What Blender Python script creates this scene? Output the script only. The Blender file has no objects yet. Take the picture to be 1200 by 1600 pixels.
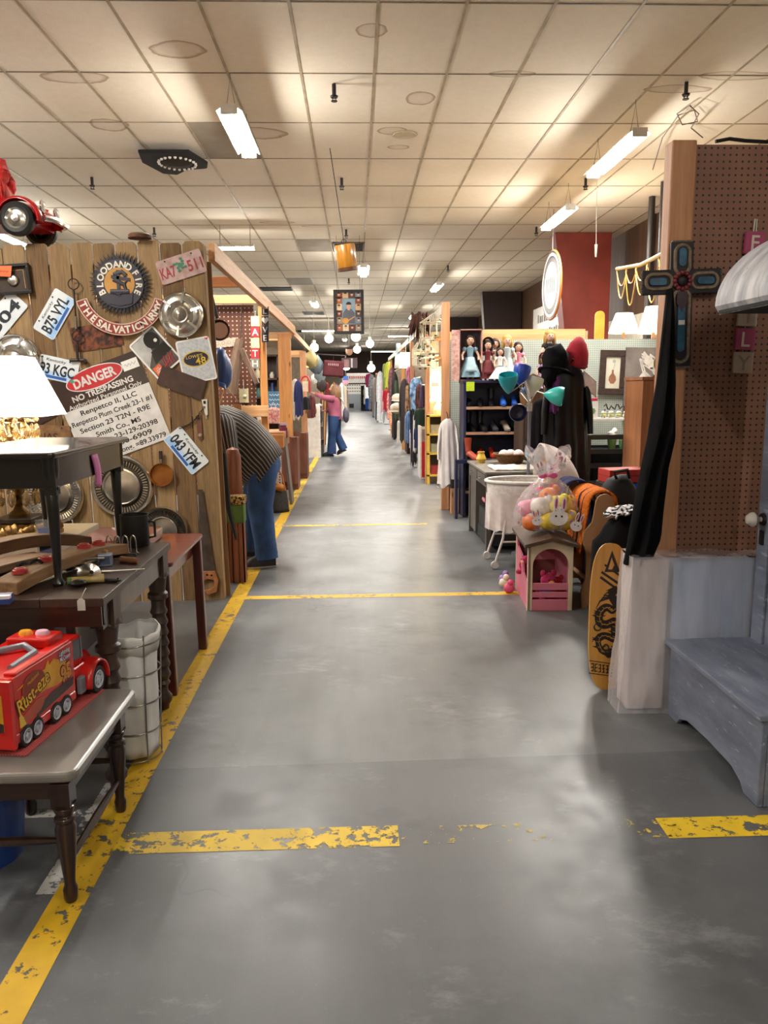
import bpy, bmesh, math, random
from math import pi, sin, cos, radians as R, sqrt, atan2
from mathutils import Vector as V, Matrix, noise
random.seed(7)
S = bpy.context.scene
COL = S.collection
H = 1.46; F = 1210.0
YAW, PITCH, ROLL = 1.977, 9.126, -0.5

# ---------------------------------------------------------------- camera
cam = bpy.data.cameras.new('camera'); cam_o = bpy.data.objects.new('camera', cam); COL.objects.link(cam_o)
cam.sensor_fit = 'HORIZONTAL'; cam.sensor_width = 36; cam.lens = 36 * F / 1200; cam.clip_start = .05; cam.clip_end = 200
CM = (Matrix.Rotation(R(-YAW), 4, 'Z') @ Matrix.Rotation(R(90 - PITCH), 4, 'X') @ Matrix.Rotation(R(ROLL), 4, 'Z'))
cam_o.matrix_world = Matrix.Translation((0, 0, H)) @ CM
S.camera = cam_o

def ray(x, y): return (CM.to_3x3() @ V(((x - 600) / F, -(y - 800) / F, -1.0)))
def at(x, y, Y):                      # point of the plane Y = const seen at pixel x, y of the photograph
    d = ray(x, y); t = Y / d.y; return V((d.x * t, Y, H + d.z * t))
def atZ(x, y, z=0.0):
    d = ray(x, y); t = (z - H) / d.z; return V((d.x * t, d.y * t, z))
def atX(x, y, X):
    d = ray(x, y); t = X / d.x; return V((X, d.y * t, H + d.z * t))

# ---------------------------------------------------------------- materials
def lin(c):
    if isinstance(c, str):
        c = c.lstrip('#'); c = tuple(int(c[i:i + 2], 16) for i in (0, 2, 4))
    if max(c) > 1.0: c = tuple(v / 255 for v in c)
    return tuple((v / 12.92 if v <= .04045 else ((v + .055) / 1.055) ** 2.4) for v in c[:3]) + (1,)
_M = {}
class NT:
    def __init__(s, name):
        s.m = bpy.data.materials.new(name); s.m.use_nodes = True; s.t = s.m.node_tree; s.t.nodes.clear()
        s.out = s.n('ShaderNodeOutputMaterial'); s.b = s.n('ShaderNodeBsdfPrincipled'); s.l(s.b.outputs[0], s.out.inputs[0])
        s.tc = None
    def n(s, t, **k):
        o = s.t.nodes.new(t)
        for a, v in k.items(): setattr(o, a, v)
        return o
    def l(s, a, b): s.t.links.new(a, b)
    def obj(s, scale=(1, 1, 1), rot=(0, 0, 0), loc=(0, 0, 0)):
        if not s.tc: s.tc = s.n('ShaderNodeTexCoord')
        mp = s.n('ShaderNodeMapping'); mp.inputs['Scale'].default_value = scale; mp.inputs['Rotation'].default_value = rot
        mp.inputs['Location'].default_value = loc
        s.l(s.tc.outputs['Object'], mp.inputs[0]); return mp.outputs[0]
    def noise(s, vec, scale, detail=4, rough=.55):
        o = s.n('ShaderNodeTexNoise'); o.inputs['Scale'].default_value = scale; o.inputs['Detail'].default_value = detail
        o.inputs['Roughness'].default_value = rough; s.l(vec, o.inputs['Vector']); return o.outputs[0]
    def math(s, op, a, b=None, c=None):
        o = s.n('ShaderNodeMath', operation=op)
        for i, v in enumerate((a, b, c)):
            if v is None: continue
            if hasattr(v, 'links'): s.l(v, o.inputs[i])
            else: o.inputs[i].default_value = v
        return o.outputs[0]
    def ramp(s, fac, stops):
        o = s.n('ShaderNodeValToRGB'); e = o.color_ramp.elements
        while len(e) < len(stops): e.new(.5)
        for i, (p, c) in enumerate(stops):
            e[i].position = p; e[i].color = c if len(c) == 4 else lin(c)
        s.l(fac, o.inputs[0]); return o.outputs[0]
    def mix(s, fac, a, b, mode='MIX'):
        o = s.n('ShaderNodeMixRGB', blend_type=mode)
        for i, v in enumerate((fac, a, b)):
            if hasattr(v, 'links'): s.l(v, o.inputs[i])
            elif i == 0: o.inputs[0].default_value = v
            else: o.inputs[i].default_value = v
        return o.outputs[0]
    def set(s, **k):
        for a, v in k.items():
            i = s.b.inputs[a.replace('_', ' ')]
            if hasattr(v, 'links'): s.l(v, i)
            else: i.default_value = v
    def bump(s, h, d=.01, st=.5):
        o = s.n('ShaderNodeBump'); o.inputs['Distance'].default_value = d; o.inputs['Strength'].default_value = st
        s.l(h, o.inputs['Height']); s.l(o.outputs[0], s.b.inputs['Normal'])
    def xyz(s):
        o = s.n('ShaderNodeSeparateXYZ'); s.l(s.obj(), o.inputs[0]); return o.outputs

def mat(name, col=None, rough=.6, metal=0, col2=None, scale=12, st=(1, 1, 1), bump=0, alpha=1, emit=0, coat=0, trans=0, lo=.35, hi=.65, sheen=0, ior=1.45, spec=.5):
    if name in _M: return _M[name]
    t = NT(name); c = lin(col)
    t.set(Roughness=rough, Metallic=metal)
    t.b.inputs['Specular IOR Level'].default_value = spec
    if col2 is None and not metal and not emit and not trans:     # every paint and cloth has slight unevenness
        col2 = tuple(min(1, v * .91) for v in (x for x in ([int(col.lstrip('#')[i:i + 2], 16) / 255 for i in (0, 2, 4)] if isinstance(col, str) else col)))
    if col2 is not None:
        n = t.noise(t.obj(st), scale)
        t.set(Base_Color=t.ramp(n, [(lo, c), (hi, lin(col2))]))
        if bump: t.bump(n, bump, .6)
    else:
        t.set(Base_Color=c)
        if bump: t.bump(t.noise(t.obj(st), scale), bump, .6)
    if emit:
        t.set(Emission_Color=c, Emission_Strength=emit)
    if coat: t.b.inputs['Coat Weight'].default_value = coat
    if sheen: t.b.inputs['Sheen Weight'].default_value = sheen
    if trans: t.b.inputs['Transmission Weight'].default_value = trans; t.b.inputs['IOR'].default_value = ior
    if alpha < 1: t.b.inputs['Alpha'].default_value = alpha
    _M[name] = t.m; return t.m

def wood(name, c1, c2, rough=.5, axis='z', scale=6, coat=0, knots=False, fine=40, grain=.3):
    if name in _M: return _M[name]
    t = NT(name)
    st = {'x': (.06, 1, 1), 'y': (1, .06, 1), 'z': (1, 1, .06)}[axis]
    n = t.noise(t.obj(tuple(v * scale for v in st)), 3, 6, .6)
    f = t.noise(t.obj(tuple(v * fine for v in st)), 2, 3)
    a = t.math('ADD', t.math('MULTIPLY', n, 1 - grain), t.math('MULTIPLY', f, grain))
    c = t.ramp(a, [(.36, lin(c1)), (.62, lin(c2))])
    if knots:
        vo = t.n('ShaderNodeTexVoronoi'); vo.inputs['Scale'].default_value = 1
        kst = {'x': (2.2, 7, 7), 'y': (7, 2.2, 7), 'z': (7, 7, 2.2)}[axis]
        t.l(t.obj(kst), vo.inputs['Vector'])
        k = t.ramp(vo.outputs['Distance'], [(.03, (0, 0, 0, 1)), (.12, (1, 1, 1, 1))])
        c = t.mix(k, lin('#5b3a20'), c)
    t.set(Base_Color=c, Roughness=rough); t.bump(a, .003, .4)
    if coat: t.b.inputs['Coat Weight'].default_value = coat
    _M[name] = t.m; return t.m

def pegboard(name, col, axes='xz', pitch=.0254, r=.13, hole='#0c0807', rough=.55, col2=None):
    if name in _M: return _M[name]
    t = NT(name); s = t.xyz(); ix = {'x': 0, 'y': 1, 'z': 2}
    d = []
    for a in axes:
        q = t.math('FRACT', t.math('DIVIDE', t.math('ADD', s[ix[a]], 50 * pitch), pitch)); q = t.math('SUBTRACT', q, .5)
        d.append(t.math('MULTIPLY', q, q))
    m = t.math('LESS_THAN', t.math('ADD', d[0], d[1]), r * r)
    n = t.noise(t.obj(), 5)
    base = t.ramp(n, [(.3, lin(col)), (.7, lin(col2 or col))])
    t.set(Base_Color=t.mix(m, base, lin(hole)), Roughness=rough)
    t.bump(t.math('SUBTRACT', 1.0, m), .004, .8)
    _M[name] = t.m; return t.m

# ---------------------------------------------------------------- mesh builder
def frame(c, right=(1, 0, 0), up=(0, 0, 1), ang=0.0):
    r = V(right).normalized(); u = V(up).normalized(); n = r.cross(u)
    a = R(ang); r2 = r * cos(a) + u * sin(a); u2 = u * cos(a) - r * sin(a)
    m = Matrix.Identity(4)
    for i in range(3): m[i][0] = r2[i]; m[i][1] = u2[i]; m[i][2] = n[i]; m[i][3] = c[i]
    return m
def T(x, y, z): return Matrix.Translation((x, y, z))
def RX(a): return Matrix.Rotation(R(a), 4, 'X')
def RY(a): return Matrix.Rotation(R(a), 4, 'Y')
def RZ(a): return Matrix.Rotation(R(a), 4, 'Z')
_TX = {}
def textgeo(s, bold=0.0):
    k = (s, bold)
    if k not in _TX:
        cu = bpy.data.curves.new('t', 'FONT'); cu.body = s; cu.size = 1; cu.offset = bold; cu.resolution_u = 3
        o = bpy.data.objects.new('t', cu); COL.objects.link(o)
        dg = bpy.context.evaluated_depsgraph_get(); me = o.evaluated_get(dg).to_mesh()
        vs = [v.co.copy() for v in me.vertices]; fs = [tuple(p.vertices) for p in me.polygons]
        o.evaluated_get(dg).to_mesh_clear(); bpy.data.objects.remove(o); bpy.data.curves.remove(cu)
        if vs:
            x0 = min(v.x for v in vs); x1 = max(v.x for v in vs); y0 = min(v.y for v in vs); y1 = max(v.y for v in vs)
        else: x0 = x1 = y0 = y1 = 0
        _TX[k] = (vs, fs, x0, x1, y0, y1)
    return _TX[k]
class MB:
    def __init__(s, m=None):
        s.v = []; s.f = []; s.fm = []; s.sm = []; s.mats = []; s.x = Matrix.Identity(4); s.cur = 0
        if m is not None: s.use(m)
    def use(s, m):
        if m not in s.mats: s.mats.append(m)
        s.cur = s.mats.index(m); return s
    def add(s, vs, fs, smooth=False, x=None):
        o = len(s.v); M = s.x @ x if x is not None else s.x
        s.v += [M @ V(p) for p in vs]; s.f += [tuple(i + o for i in f) for f in fs]
        s.fm += [s.cur] * len(fs); s.sm += [smooth] * len(fs); return s
    def box(s, x0, x1, y0, y1, z0, z1, x=None):
        vs = [(a, b, c) for a in (x0, x1) for b in (y0, y1) for c in (z0, z1)]
        return s.add(vs, [(0, 1, 3, 2), (4, 6, 7, 5), (0, 4, 5, 1), (2, 3, 7, 6), (0, 2, 6, 4), (1, 5, 7, 3)], x=x)
    def bar(s, a, b, w, t, up=(0, 0, 1)):      # rectangular bar from a to b
        a, b = V(a), V(b); d = (b - a); L = d.length; d.normalize(); u = V(up)
        r = d.cross(u)
        if r.length < 1e-4: r = d.cross(V((1, 0, 0)))
        r.normalize(); u = r.cross(d)
        vs = [p + r * i + u * j for p in (a, b) for i, j in ((-w / 2, -t / 2), (w / 2, -t / 2), (w / 2, t / 2), (-w / 2, t / 2))]
        return s.add(vs, [(3, 2, 1, 0), (4, 5, 6, 7), (0, 1, 5, 4), (1, 2, 6, 5), (2, 3, 7, 6), (3, 0, 4, 7)])
    def tube(s, pts, r, n=8, closed=False, flat=1.0, x=None):
        pts = [V(p) for p in pts]; N = len(pts); rr = r if isinstance(r, (list, tuple)) else [r] * N
        vs = []; fs = []; prev = None
        for i, p in enumerate(pts):
            a = pts[i - 1] if (i or closed) else p; b = pts[(i + 1) % N] if (i < N - 1 or closed) else p
            d = (b - a).normalized() if (b - a).length > 1e-9 else V((0, 0, 1))
            if prev is None:
                q = V((0, 0, 1)) if abs(d.z) < .9 else V((1, 0, 0)); u = d.cross(q).normalized()
            else:
                u = prev - d * prev.dot(d)
                u = u.normalized() if u.length > 1e-6 else d.orthogonal().normalized()
            prev = u; w = d.cross(u)
            for k in range(n):
                t = 2 * pi * k / n; vs.append(p + u * (cos(t) * rr[i]) + w * (sin(t) * rr[i] * flat))
        for i in range(N if closed else N - 1):
            j = (i + 1) % N
            for k in range(n): fs.append((i * n + k, i * n + (k + 1) % n, j * n + (k + 1) % n, j * n + k))
        if not closed: fs += [tuple(range(n))[::-1], tuple((N - 1) * n + k for k in range(n))]
        return s.add(vs, fs, True, x)
    def cyl(s, a, b, r0, r1=None, n=16): return s.tube([a, b], [r0, r0 if r1 is None else r1], n)
    def lathe(s, prof, n=24, x=None, a0=0, a1=2 * pi, sx=1, sy=1):
        full = abs(a1 - a0 - 2 * pi) < 1e-6; m = n if full else n + 1; vs = []; fs = []; P = len(prof)
        for k in range(m):
            t = a0 + (a1 - a0) * k / n
            for r, z in prof: vs.append((r * cos(t) * sx, r * sin(t) * sy, z))
        for k in range(n):
            j = (k + 1) % m
            for i in range(P - 1): fs.append((k * P + i, j * P + i, j * P + i + 1, k * P + i + 1))
        return s.add(vs, fs, True, x)
    def prism(s, poly, d, x=None, z0=0.0, smooth=False):     # polygon in local xy, extruded along +z
        n = len(poly); vs = [(p[0], p[1], z0) for p in poly] + [(p[0], p[1], z0 + d) for p in poly]
        fs = [tuple(range(n))[::-1], tuple(range(n, 2 * n))] + [(i, (i + 1) % n, n + (i + 1) % n, n + i) for i in range(n)]
        return s.add(vs, fs, smooth, x)
    def surf(s, fn, nu, nv, cu=False, cv=False, x=None, smooth=True):
        vs = [fn(i / (nu if cu else nu - 1), j / (nv if cv else nv - 1)) for i in range(nu) for j in range(nv)]
        fs = []
        for i in range(nu if cu else nu - 1):
            for j in range(nv if cv else nv - 1):
                a, b = (i + 1) % nu, (j + 1) % nv
                fs.append((i * nv + j, a * nv + j, a * nv + b, i * nv + b))
        return s.add(vs, fs, smooth, x)
    def ball(s, c, rx, ry=None, rz=None, n=16, x=None, jit=0):
        ry = rx if ry is None else ry; rz = rx if rz is None else rz; m = max(6, n // 2 + 2)
        def fn(u, v):
            a = 2 * pi * u; b = pi * v; k = 1
            if jit: k = 1 + jit * noise.noise(V((cos(a) * sin(b) * 2 + c[0] * 9, sin(a) * sin(b) * 2 + c[1] * 9, cos(b) * 2 + c[2] * 9)))
            return (c[0] + rx * k * cos(a) * sin(b), c[1] + ry * k * sin(a) * sin(b), c[2] - rz * k * cos(b))
        return s.surf(fn, n, m, cu=True, x=x)
    def torus(s, c, r, t, n=24, m=8, x=None):
        return s.surf(lambda u, v: (c[0] + (r + t * cos(2 * pi * v)) * cos(2 * pi * u), c[1] + (r + t * cos(2 * pi * v)) * sin(2 * pi * u), c[2] + t * sin(2 * pi * v)), n, m, True, True, x)
    def rrect(s, w, h, r, d, x=None, z0=0, n=4, cx=0, cy=0):
        p = []
        for (sx, sy, a) in ((1, -1, -90), (1, 1, 0), (-1, 1, 90), (-1, -1, 180)):
            for k in range(n + 1):
                t = R(a + 90 * k / n); p.append((cx + sx * (w / 2 - r) + r * cos(t), cy + sy * (h / 2 - r) + r * sin(t)))
        return s.prism(p, d, x, z0)
    def text(s, t, h, x=None, bold=0.0, w=None, cx=0, cy=0, z=.001, align='c', sh=0.0):
        vs, fs, x0, x1, y0, y1 = textgeo(t, bold)
        if not vs: return s
        k = h / .72; kx = k if w is None else w / (x1 - x0)
        ox = (x0 + x1) / 2 if align == 'c' else x0
        return s.add([((v.x - ox) * kx + cx + sh * (v.y) * k, (v.y - .36) * k + cy, z) for v in vs], fs, False, x)
    def build(s, name, parent=None, M=None, bevel=0, seg=2, solid=0, sub=0, sharp=40, recalc=False):
        me = bpy.data.meshes.new(name); me.from_pydata(s.v, [], s.f)
        for m in s.mats: me.materials.append(m)
        me.polygons.foreach_set('material_index', s.fm); me.polygons.foreach_set('use_smooth', s.sm)
        me.validate(); me.update()
        if recalc:
            bm = bmesh.new(); bm.from_mesh(me); bmesh.ops.recalc_face_normals(bm, faces=bm.faces); bm.to_mesh(me); bm.free()
        if any(s.sm): me.set_sharp_from_angle(angle=R(sharp))
        o = bpy.data.objects.new(name, me); COL.objects.link(o)
        if parent is not None: o.parent = parent
        if M is not None: o.matrix_local = M
        if solid:
            md = o.modifiers.new('s', 'SOLIDIFY'); md.thickness = solid; md.offset = 0
        if bevel:
            md = o.modifiers.new('b', 'BEVEL'); md.width = bevel; md.segments = seg; md.limit_method = 'ANGLE'; md.angle_limit = R(40)
        if sub:
            md = o.modifiers.new('d', 'SUBSURF'); md.levels = sub; md.render_levels = sub
        return o
def tag(o, label=None, cat=None, group=None, kind=None):
    if label: o['label'] = label
    if cat: o['category'] = cat
    if group: o['group'] = group
    if kind: o['kind'] = kind
    return o
def thing(name, label, cat, loc=(0, 0, 0), rz=0, group=None, M=None, sc=1):
    o = bpy.data.objects.new(name, None); COL.objects.link(o); o.empty_display_size = .1
    o.matrix_world = M if M is not None else T(*loc) @ RZ(rz) @ Matrix.Scale(sc, 4)
    return tag(o, label, cat, group)
def dup(o, label, loc=None, rz=0, group=None, M=None, sc=1):
    def cp(a, par):
        c = a.copy(); COL.objects.link(c); c.parent = par
        for ch in [x for x in kids if x.parent == a]: cp(ch, c)
        return c
    kids = list(o.children_recursive)
    c = cp(o, None); c['label'] = label
    if group: c['group'] = group
    c.matrix_world = M if M is not None else T(*loc) @ RZ(rz) @ Matrix.Scale(sc, 4)
    return c
def struct(o): o['kind'] = 'structure'; return o
def turned(mb, x, y, z0, z1, r, feet=True, style=0):
    h = z1 - z0
    if style == 0:      # baluster chair leg
        P = [(0, 0), (r * .62, 0), (r * .75, .012), (r * .8, .04), (r * .6, .055), (r * .62, .07), (r * 1.0, .48 * h), (r * 1.12, .62 * h), (r * .9, .66 * h), (r * 1.15, .68 * h), (r * 1.15, .705 * h), (r * .8, .72 * h), (r * 1.1, .76 * h), (r * 1.1, .785 * h), (r * .85, .80 * h), (r * 1.3, .815 * h)]
        mb.lathe(P, 14, T(x, y, z0)); mb.box(x - r * 1.05, x + r * 1.05, y - r * 1.05, y + r * 1.05, z0 + .80 * h, z1)
    elif style == 1:    # tapered slim leg with ring
        P = [(0, 0), (r * .8, 0), (r * .95, .01), (r * .55, .03), (r * .6, .05), (r * .95, .62 * h), (r * 1.05, .72 * h), (r * .85, .74 * h), (r * 1.2, .76 * h), (r * 1.2, .78 * h), (r * .85, .8 * h), (r * 1.1, .84 * h), (r * 1.3, .90 * h), (r * 1.35, h)]
        mb.lathe(P, 14, T(x, y, z0))
    elif style == 2:    # heavy rope-and-vase leg
        P = [(0, 0), (r * .55, 0), (r * .6, .02), (r * .9, .04), (r * .95, .06), (r * .55, .085), (r * .5, .11), (r * .8, .125), (r * .62, .14)]
        for k in range(7): P += [(r * .72, .15 + k * .05), (r * .92, .165 + k * .05), (r * .72, .19 + k * .05)]
        P += [(r * .75, .52), (r * 1.05, .53), (r * 1.05, .55), (r * .8, .56), (r * 1.1, .6 * h / .68), (r * 1.25, .86 * h)]
        P = [p for p in P if p[1] <= h]
        mb.lathe(P, 14, T(x, y, z0)); mb.box(x - r, x + r, y - r, y + r, z0 + .85 * h, z1)
# ================================================================ THE HALL
# ---- concrete floor
def floor_mat():
    t = NT('polished_concrete'); v = t.obj()
    a = t.noise(v, .55, 5, .6); b = t.noise(v, 3.2, 6, .65); c = t.noise(t.obj((14, 2.2, 1)), 1.0, 4)
    m = t.math('ADD', t.math('MULTIPLY', a, .55), t.math('ADD', t.math('MULTIPLY', b, .33), t.math('MULTIPLY', c, .12)))
    col = t.ramp(m, [(.34, lin('#4b4c4d')), (.5, lin('#636466')), (.64, lin('#757677'))])
    sp = t.noise(v, 90, 2); col = t.mix(t.ramp(sp, [(.66, (0, 0, 0, 1)), (.72, (.35, .35, .35, 1))]), col, lin('#8b8b89'))
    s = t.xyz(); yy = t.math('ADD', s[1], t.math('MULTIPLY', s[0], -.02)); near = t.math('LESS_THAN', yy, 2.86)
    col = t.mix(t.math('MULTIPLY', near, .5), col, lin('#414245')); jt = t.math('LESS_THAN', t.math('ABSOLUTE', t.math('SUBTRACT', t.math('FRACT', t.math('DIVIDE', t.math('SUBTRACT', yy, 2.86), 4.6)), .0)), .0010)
    col = t.mix(t.math('MULTIPLY', jt, .5), col, lin('#3a3a3a'))
    sc = t.math('MULTIPLY', t.noise(t.obj((3, 5.5, 1), (0, 0, .5)), 2.2, 8, .75), t.noise(v, 1.7, 3)); col = t.mix(t.ramp(sc, [(.30, (0, 0, 0, 1)), (.44, (.38, .38, .38, 1))]), col, lin('#9c9d9e'))
    dk = t.noise(t.obj((1.1, 1.6, 1), (0, 0, .9), (3, 1, 0)), 1.1, 6, .7); col = t.mix(t.ramp(dk, [(.52, (0, 0, 0, 1)), (.66, (.55, .55, .55, 1))]), col, lin('#3d3e40'))
    cr = t.n('ShaderNodeTexVoronoi', feature='DISTANCE_TO_EDGE'); cr.inputs['Scale'].default_value = .32
    dv = t.n('ShaderNodeVectorMath', operation='ADD'); nn = t.n('ShaderNodeTexNoise'); nn.inputs['Scale'].default_value = 2.5; t.l(v, nn.inputs[0])
    t.l(v, dv.inputs[0]); t.l(nn.outputs[1], dv.inputs[1]); t.l(dv.outputs[0], cr.inputs['Vector'])
    ck = t.math('MULTIPLY', t.ramp(cr.outputs[0], [(.0015, (1, 1, 1, 1)), (.004, (0, 0, 0, 1))]), t.ramp(t.noise(v, 1.3, 2), [(.5, (0, 0, 0, 1)), (.6, (.5, .5, .5, 1))]))
    col = t.mix(ck, col, lin('#333231'))
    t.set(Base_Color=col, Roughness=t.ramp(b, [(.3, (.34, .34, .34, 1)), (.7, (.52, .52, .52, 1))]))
    t.bump(b, .002, .25); return t.m
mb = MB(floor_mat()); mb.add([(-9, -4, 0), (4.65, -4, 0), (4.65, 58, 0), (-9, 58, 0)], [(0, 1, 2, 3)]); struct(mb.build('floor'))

def paint_mat(name, col, thr, sc=22):
    t = NT(name); v = t.obj(); n = t.math('ADD', t.math('MULTIPLY', t.noise(v, sc, 8, .7), .7), t.math('MULTIPLY', t.noise(v, 2.2, 2), .3))
    t.set(Base_Color=t.ramp(t.noise(v, 9), [(.3, lin(col)), (.7, tuple(x * .8 for x in lin(col)[:3]) + (1,))]), Roughness=.55,
          Alpha=t.ramp(n, [(thr, (0, 0, 0, 1)), (thr + .02, (1, 1, 1, 1))]))
    return t.m
YEL = paint_mat('worn_yellow_paint', '#d2a71a', .425); YEL2 = paint_mat('flaking_yellow_paint', '#e0bb22', .45); YEL3 = paint_mat('faded_yellow_paint', '#cbb04a', .545, 16)
WHP = paint_mat('worn_white_paint', '#c9c9c4', .46)
def strip(n, x0, x1, y0, y1, m, z=.0012):
    b = MB(m); b.add([(x0, y0, z), (x1, y0, z), (x1, y1, z), (x0, y1, z)], [(0, 1, 2, 3)]); struct(b.build(n))
strip('floor_marking_line', -.905, -.80, .6, 9.2, YEL); strip('floor_marking_line', -.90, -.80, 9.2, 19, YEL2)
strip('floor_marking_line', -.80, .12, 2.29, 2.41, YEL2); strip('floor_marking_line', .12, .62, 2.30, 2.40, YEL3); strip('floor_marking_line', .86, 1.06, 2.30, 2.41, YEL3)
strip('floor_marking_line', 1.0, 2.2, 2.29, 2.41, YEL2); strip('floor_marking_line', -.80, 1.3, 5.30, 5.385, YEL)
strip('floor_marking_line', -.80, .75, 8.2, 8.27, YEL2); strip('floor_marking_line', .5, 1.2, 11.2, 11.27, YEL3)
strip('floor_marking_line', -.96, -.905, 2.1, 2.75, WHP); strip('floor_marking_line', -1.3, -.96, 2.52, 2.57, WHP)

# ---- suspended tile ceiling
CZ = 4.06
XS = [-1.64 + .61 * k for k in range(-12, 11)] + [4.65]; YS = [5.77 + 1.22 * k for k in range(-8, 43)]
def ceil_mat(name, c1, c2):
    t = NT(name); v = t.obj()
    n = t.noise(v, .6, 4); f = t.noise(v, 130, 2); g = t.noise(v, 14, 5)
    col = t.ramp(t.math('ADD', t.math('MULTIPLY', n, .7), t.math('MULTIPLY', g, .3)), [(.35, lin(c1)), (.68, lin(c2))])
    col = t.mix(t.ramp(f, [(.60, (0, 0, 0, 1)), (.70, (.30, .30, .30, 1))]), col, lin('#8b7a5f'))
    s = t.xyz(); wob = t.math('MULTIPLY', t.math('SUBTRACT', t.noise(v, 5, 3), .5), .55); tot = None
    for cx, cy, rx, ry in ((-1.34, 6.55, .22, .16), (-2.33, 7.1, .28, .14), (-2.42, 8.3, .2, .2), (-.98, 8.55, .3, .2), (.42, 8.45, .16, .13), (.62, 7.55, .14, .17), (.5, 9.0, .13, .08), (1.35, 6.98, .2, .07), (-1.2, 12.9, .3, .1), (-.6, 13.2, .25, .08), (.15, 6.2, .12, .12), (2.9, 7.3, .3, .1), (3.3, 7.0, .35, .1)):
        dx = t.math('DIVIDE', t.math('SUBTRACT', s[0], cx), rx); dy = t.math('DIVIDE', t.math('SUBTRACT', s[1], cy), ry)
        d = t.math('ADD', t.math('SQRT', t.math('ADD', t.math('MULTIPLY', dx, dx), t.math('MULTIPLY', dy, dy))), wob)
        ring = t.ramp(d, [(.0, (.10, .10, .10, 1)), (.74, (.16, .16, .16, 1)), (.93, (.75, .75, .75, 1)), (1.0, (0, 0, 0, 1))])
        tot = ring if tot is None else t.math('MAXIMUM', tot, ring)
    col = t.mix(tot, col, lin('#8a6238'))
    t.set(Base_Color=col, Roughness=.85); t.bump(f, .002, .5); return t.m
CT = ceil_mat('ceiling_tile', '#ddd0ba', '#ebe1d0'); CG = mat('ceiling_tile_grey', '#8d8272', .8, col2='#9d9382', scale=3)
grey = {(-1, 2), (1, 7), (-1, 11), (-2, 7), (2, 16)}       # column, row counted from the tile left of x = -1.64
mb = MB(CT)
for i in range(len(XS) - 1):
    for j in range(len(YS) - 1):
        kx = round((XS[i] + 1.64) / .61); ky = round((YS[j] - 5.77) / 1.22)
        mb.use(CG if (kx, ky) in ((0, 2), (1, 7), (0, 11), (-2, 15)) else CT)
        a, b, c, d = XS[i], XS[i + 1], YS[j], YS[j + 1]
        mb.add([(a, c, CZ), (a, d, CZ), (b, d, CZ), (b, c, CZ)], [(0, 1, 2, 3)])
mb.use(mat('ceiling_back', '#55504a')); mb.box(-9, 4.65, -4, 58, CZ + .02, CZ + .1)
struct(mb.build('ceiling'))
TB = mat('ceiling_tee_metal', '#b5a58a', .6, col2='#8a7a62', scale=5, lo=.3, hi=.7)
mb = MB(TB)
for x in XS[:-1]: mb.box(x - .011, x + .011, -4, 58, CZ - .005, CZ - .0005)
mb.use(mat('ceiling_tee_cross', '#9c8b70', .7, col2='#6b5c48', scale=5))
for y in YS: mb.box(-9, 4.65, y - .0075, y + .0075, CZ - .004, CZ - .0004)
struct(mb.build('trim_1'))

# ---- walls
BRN = wood('dark_brown_wall_panelling', '#3b2717', '#5a3c22', .6, 'z', 3)
WHW = mat('white_lower_wall', '#d9d2c0', .8)
mb = MB(BRN); mb.box(4.65, 4.85, -4, 58, 2.62, CZ); mb.use(WHW); mb.box(4.65, 4.85, -4, 58, 0, 2.62)
mb.use(mat('dark_wall_batten', '#241a12', .6))
for y in (9.9, 10.9, 12.3, 14.8, 18, 24): mb.box(4.60, 4.65, y, y + .12, 0, CZ)
struct(mb.build('wall_right'))
mb = MB(mat('cream_wall', '#b9ab93', .8)); mb.box(-9.2, -9, -4, 58, 0, CZ); struct(mb.build('wall_left'))
mb = MB(mat('cream_wall_back', '#b0a48d', .8)); mb.box(-9, 4.65, -4.2, -4, 0, CZ); struct(mb.build('wall_back'))
mb = MB(mat('pale_far_wall', '#d8d4c9', .7)); mb.box(-9, 4.65, 58, 58.2, 0, 2.2); mb.use(mat('brown_far_wall_band', '#4a2b1d', .6)); mb.box(-9, 4.65, 57.9, 58.2, 2.2, CZ)
struct(mb.build('wall_far'))
def tapered(n, x0t, x0b, y, d, m):
    b = MB(m); b.prism([(4.65, 0), (4.65, CZ - .01), (x0t, CZ - .01), (x0b, .0)], d, frame((0, y + d, 0)))
    struct(b.build(n))
REDC = mat('red_painted_column', '#8c3526', .55, col2='#7c2d21', scale=2, coat=.1)
def taper_y(n, x0t, x0b, x1, y, d, m):
    b = MB(m); b.prism([(x1, 0), (x1, CZ - .01), (x0t, CZ - .01), (x0b, .0)], d, frame((0, y + d, 0))); struct(b.build(n))
taper_y('wall_column_red', 3.44, 3.95, 4.42, 13.7, .35, REDC)
DKC = mat('dark_column', '#2a140f', .6, col2='#22100c')
for y in (21.95, 29.8, 38, 46): taper_y('wall_column_dark', 3.52, 3.85, 4.62, y, .35, DKC)
for y in (5.6, -1.5): taper_y('wall_column_dark', 3.9, 4.1, 4.62, y, .35, DKC)

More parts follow.
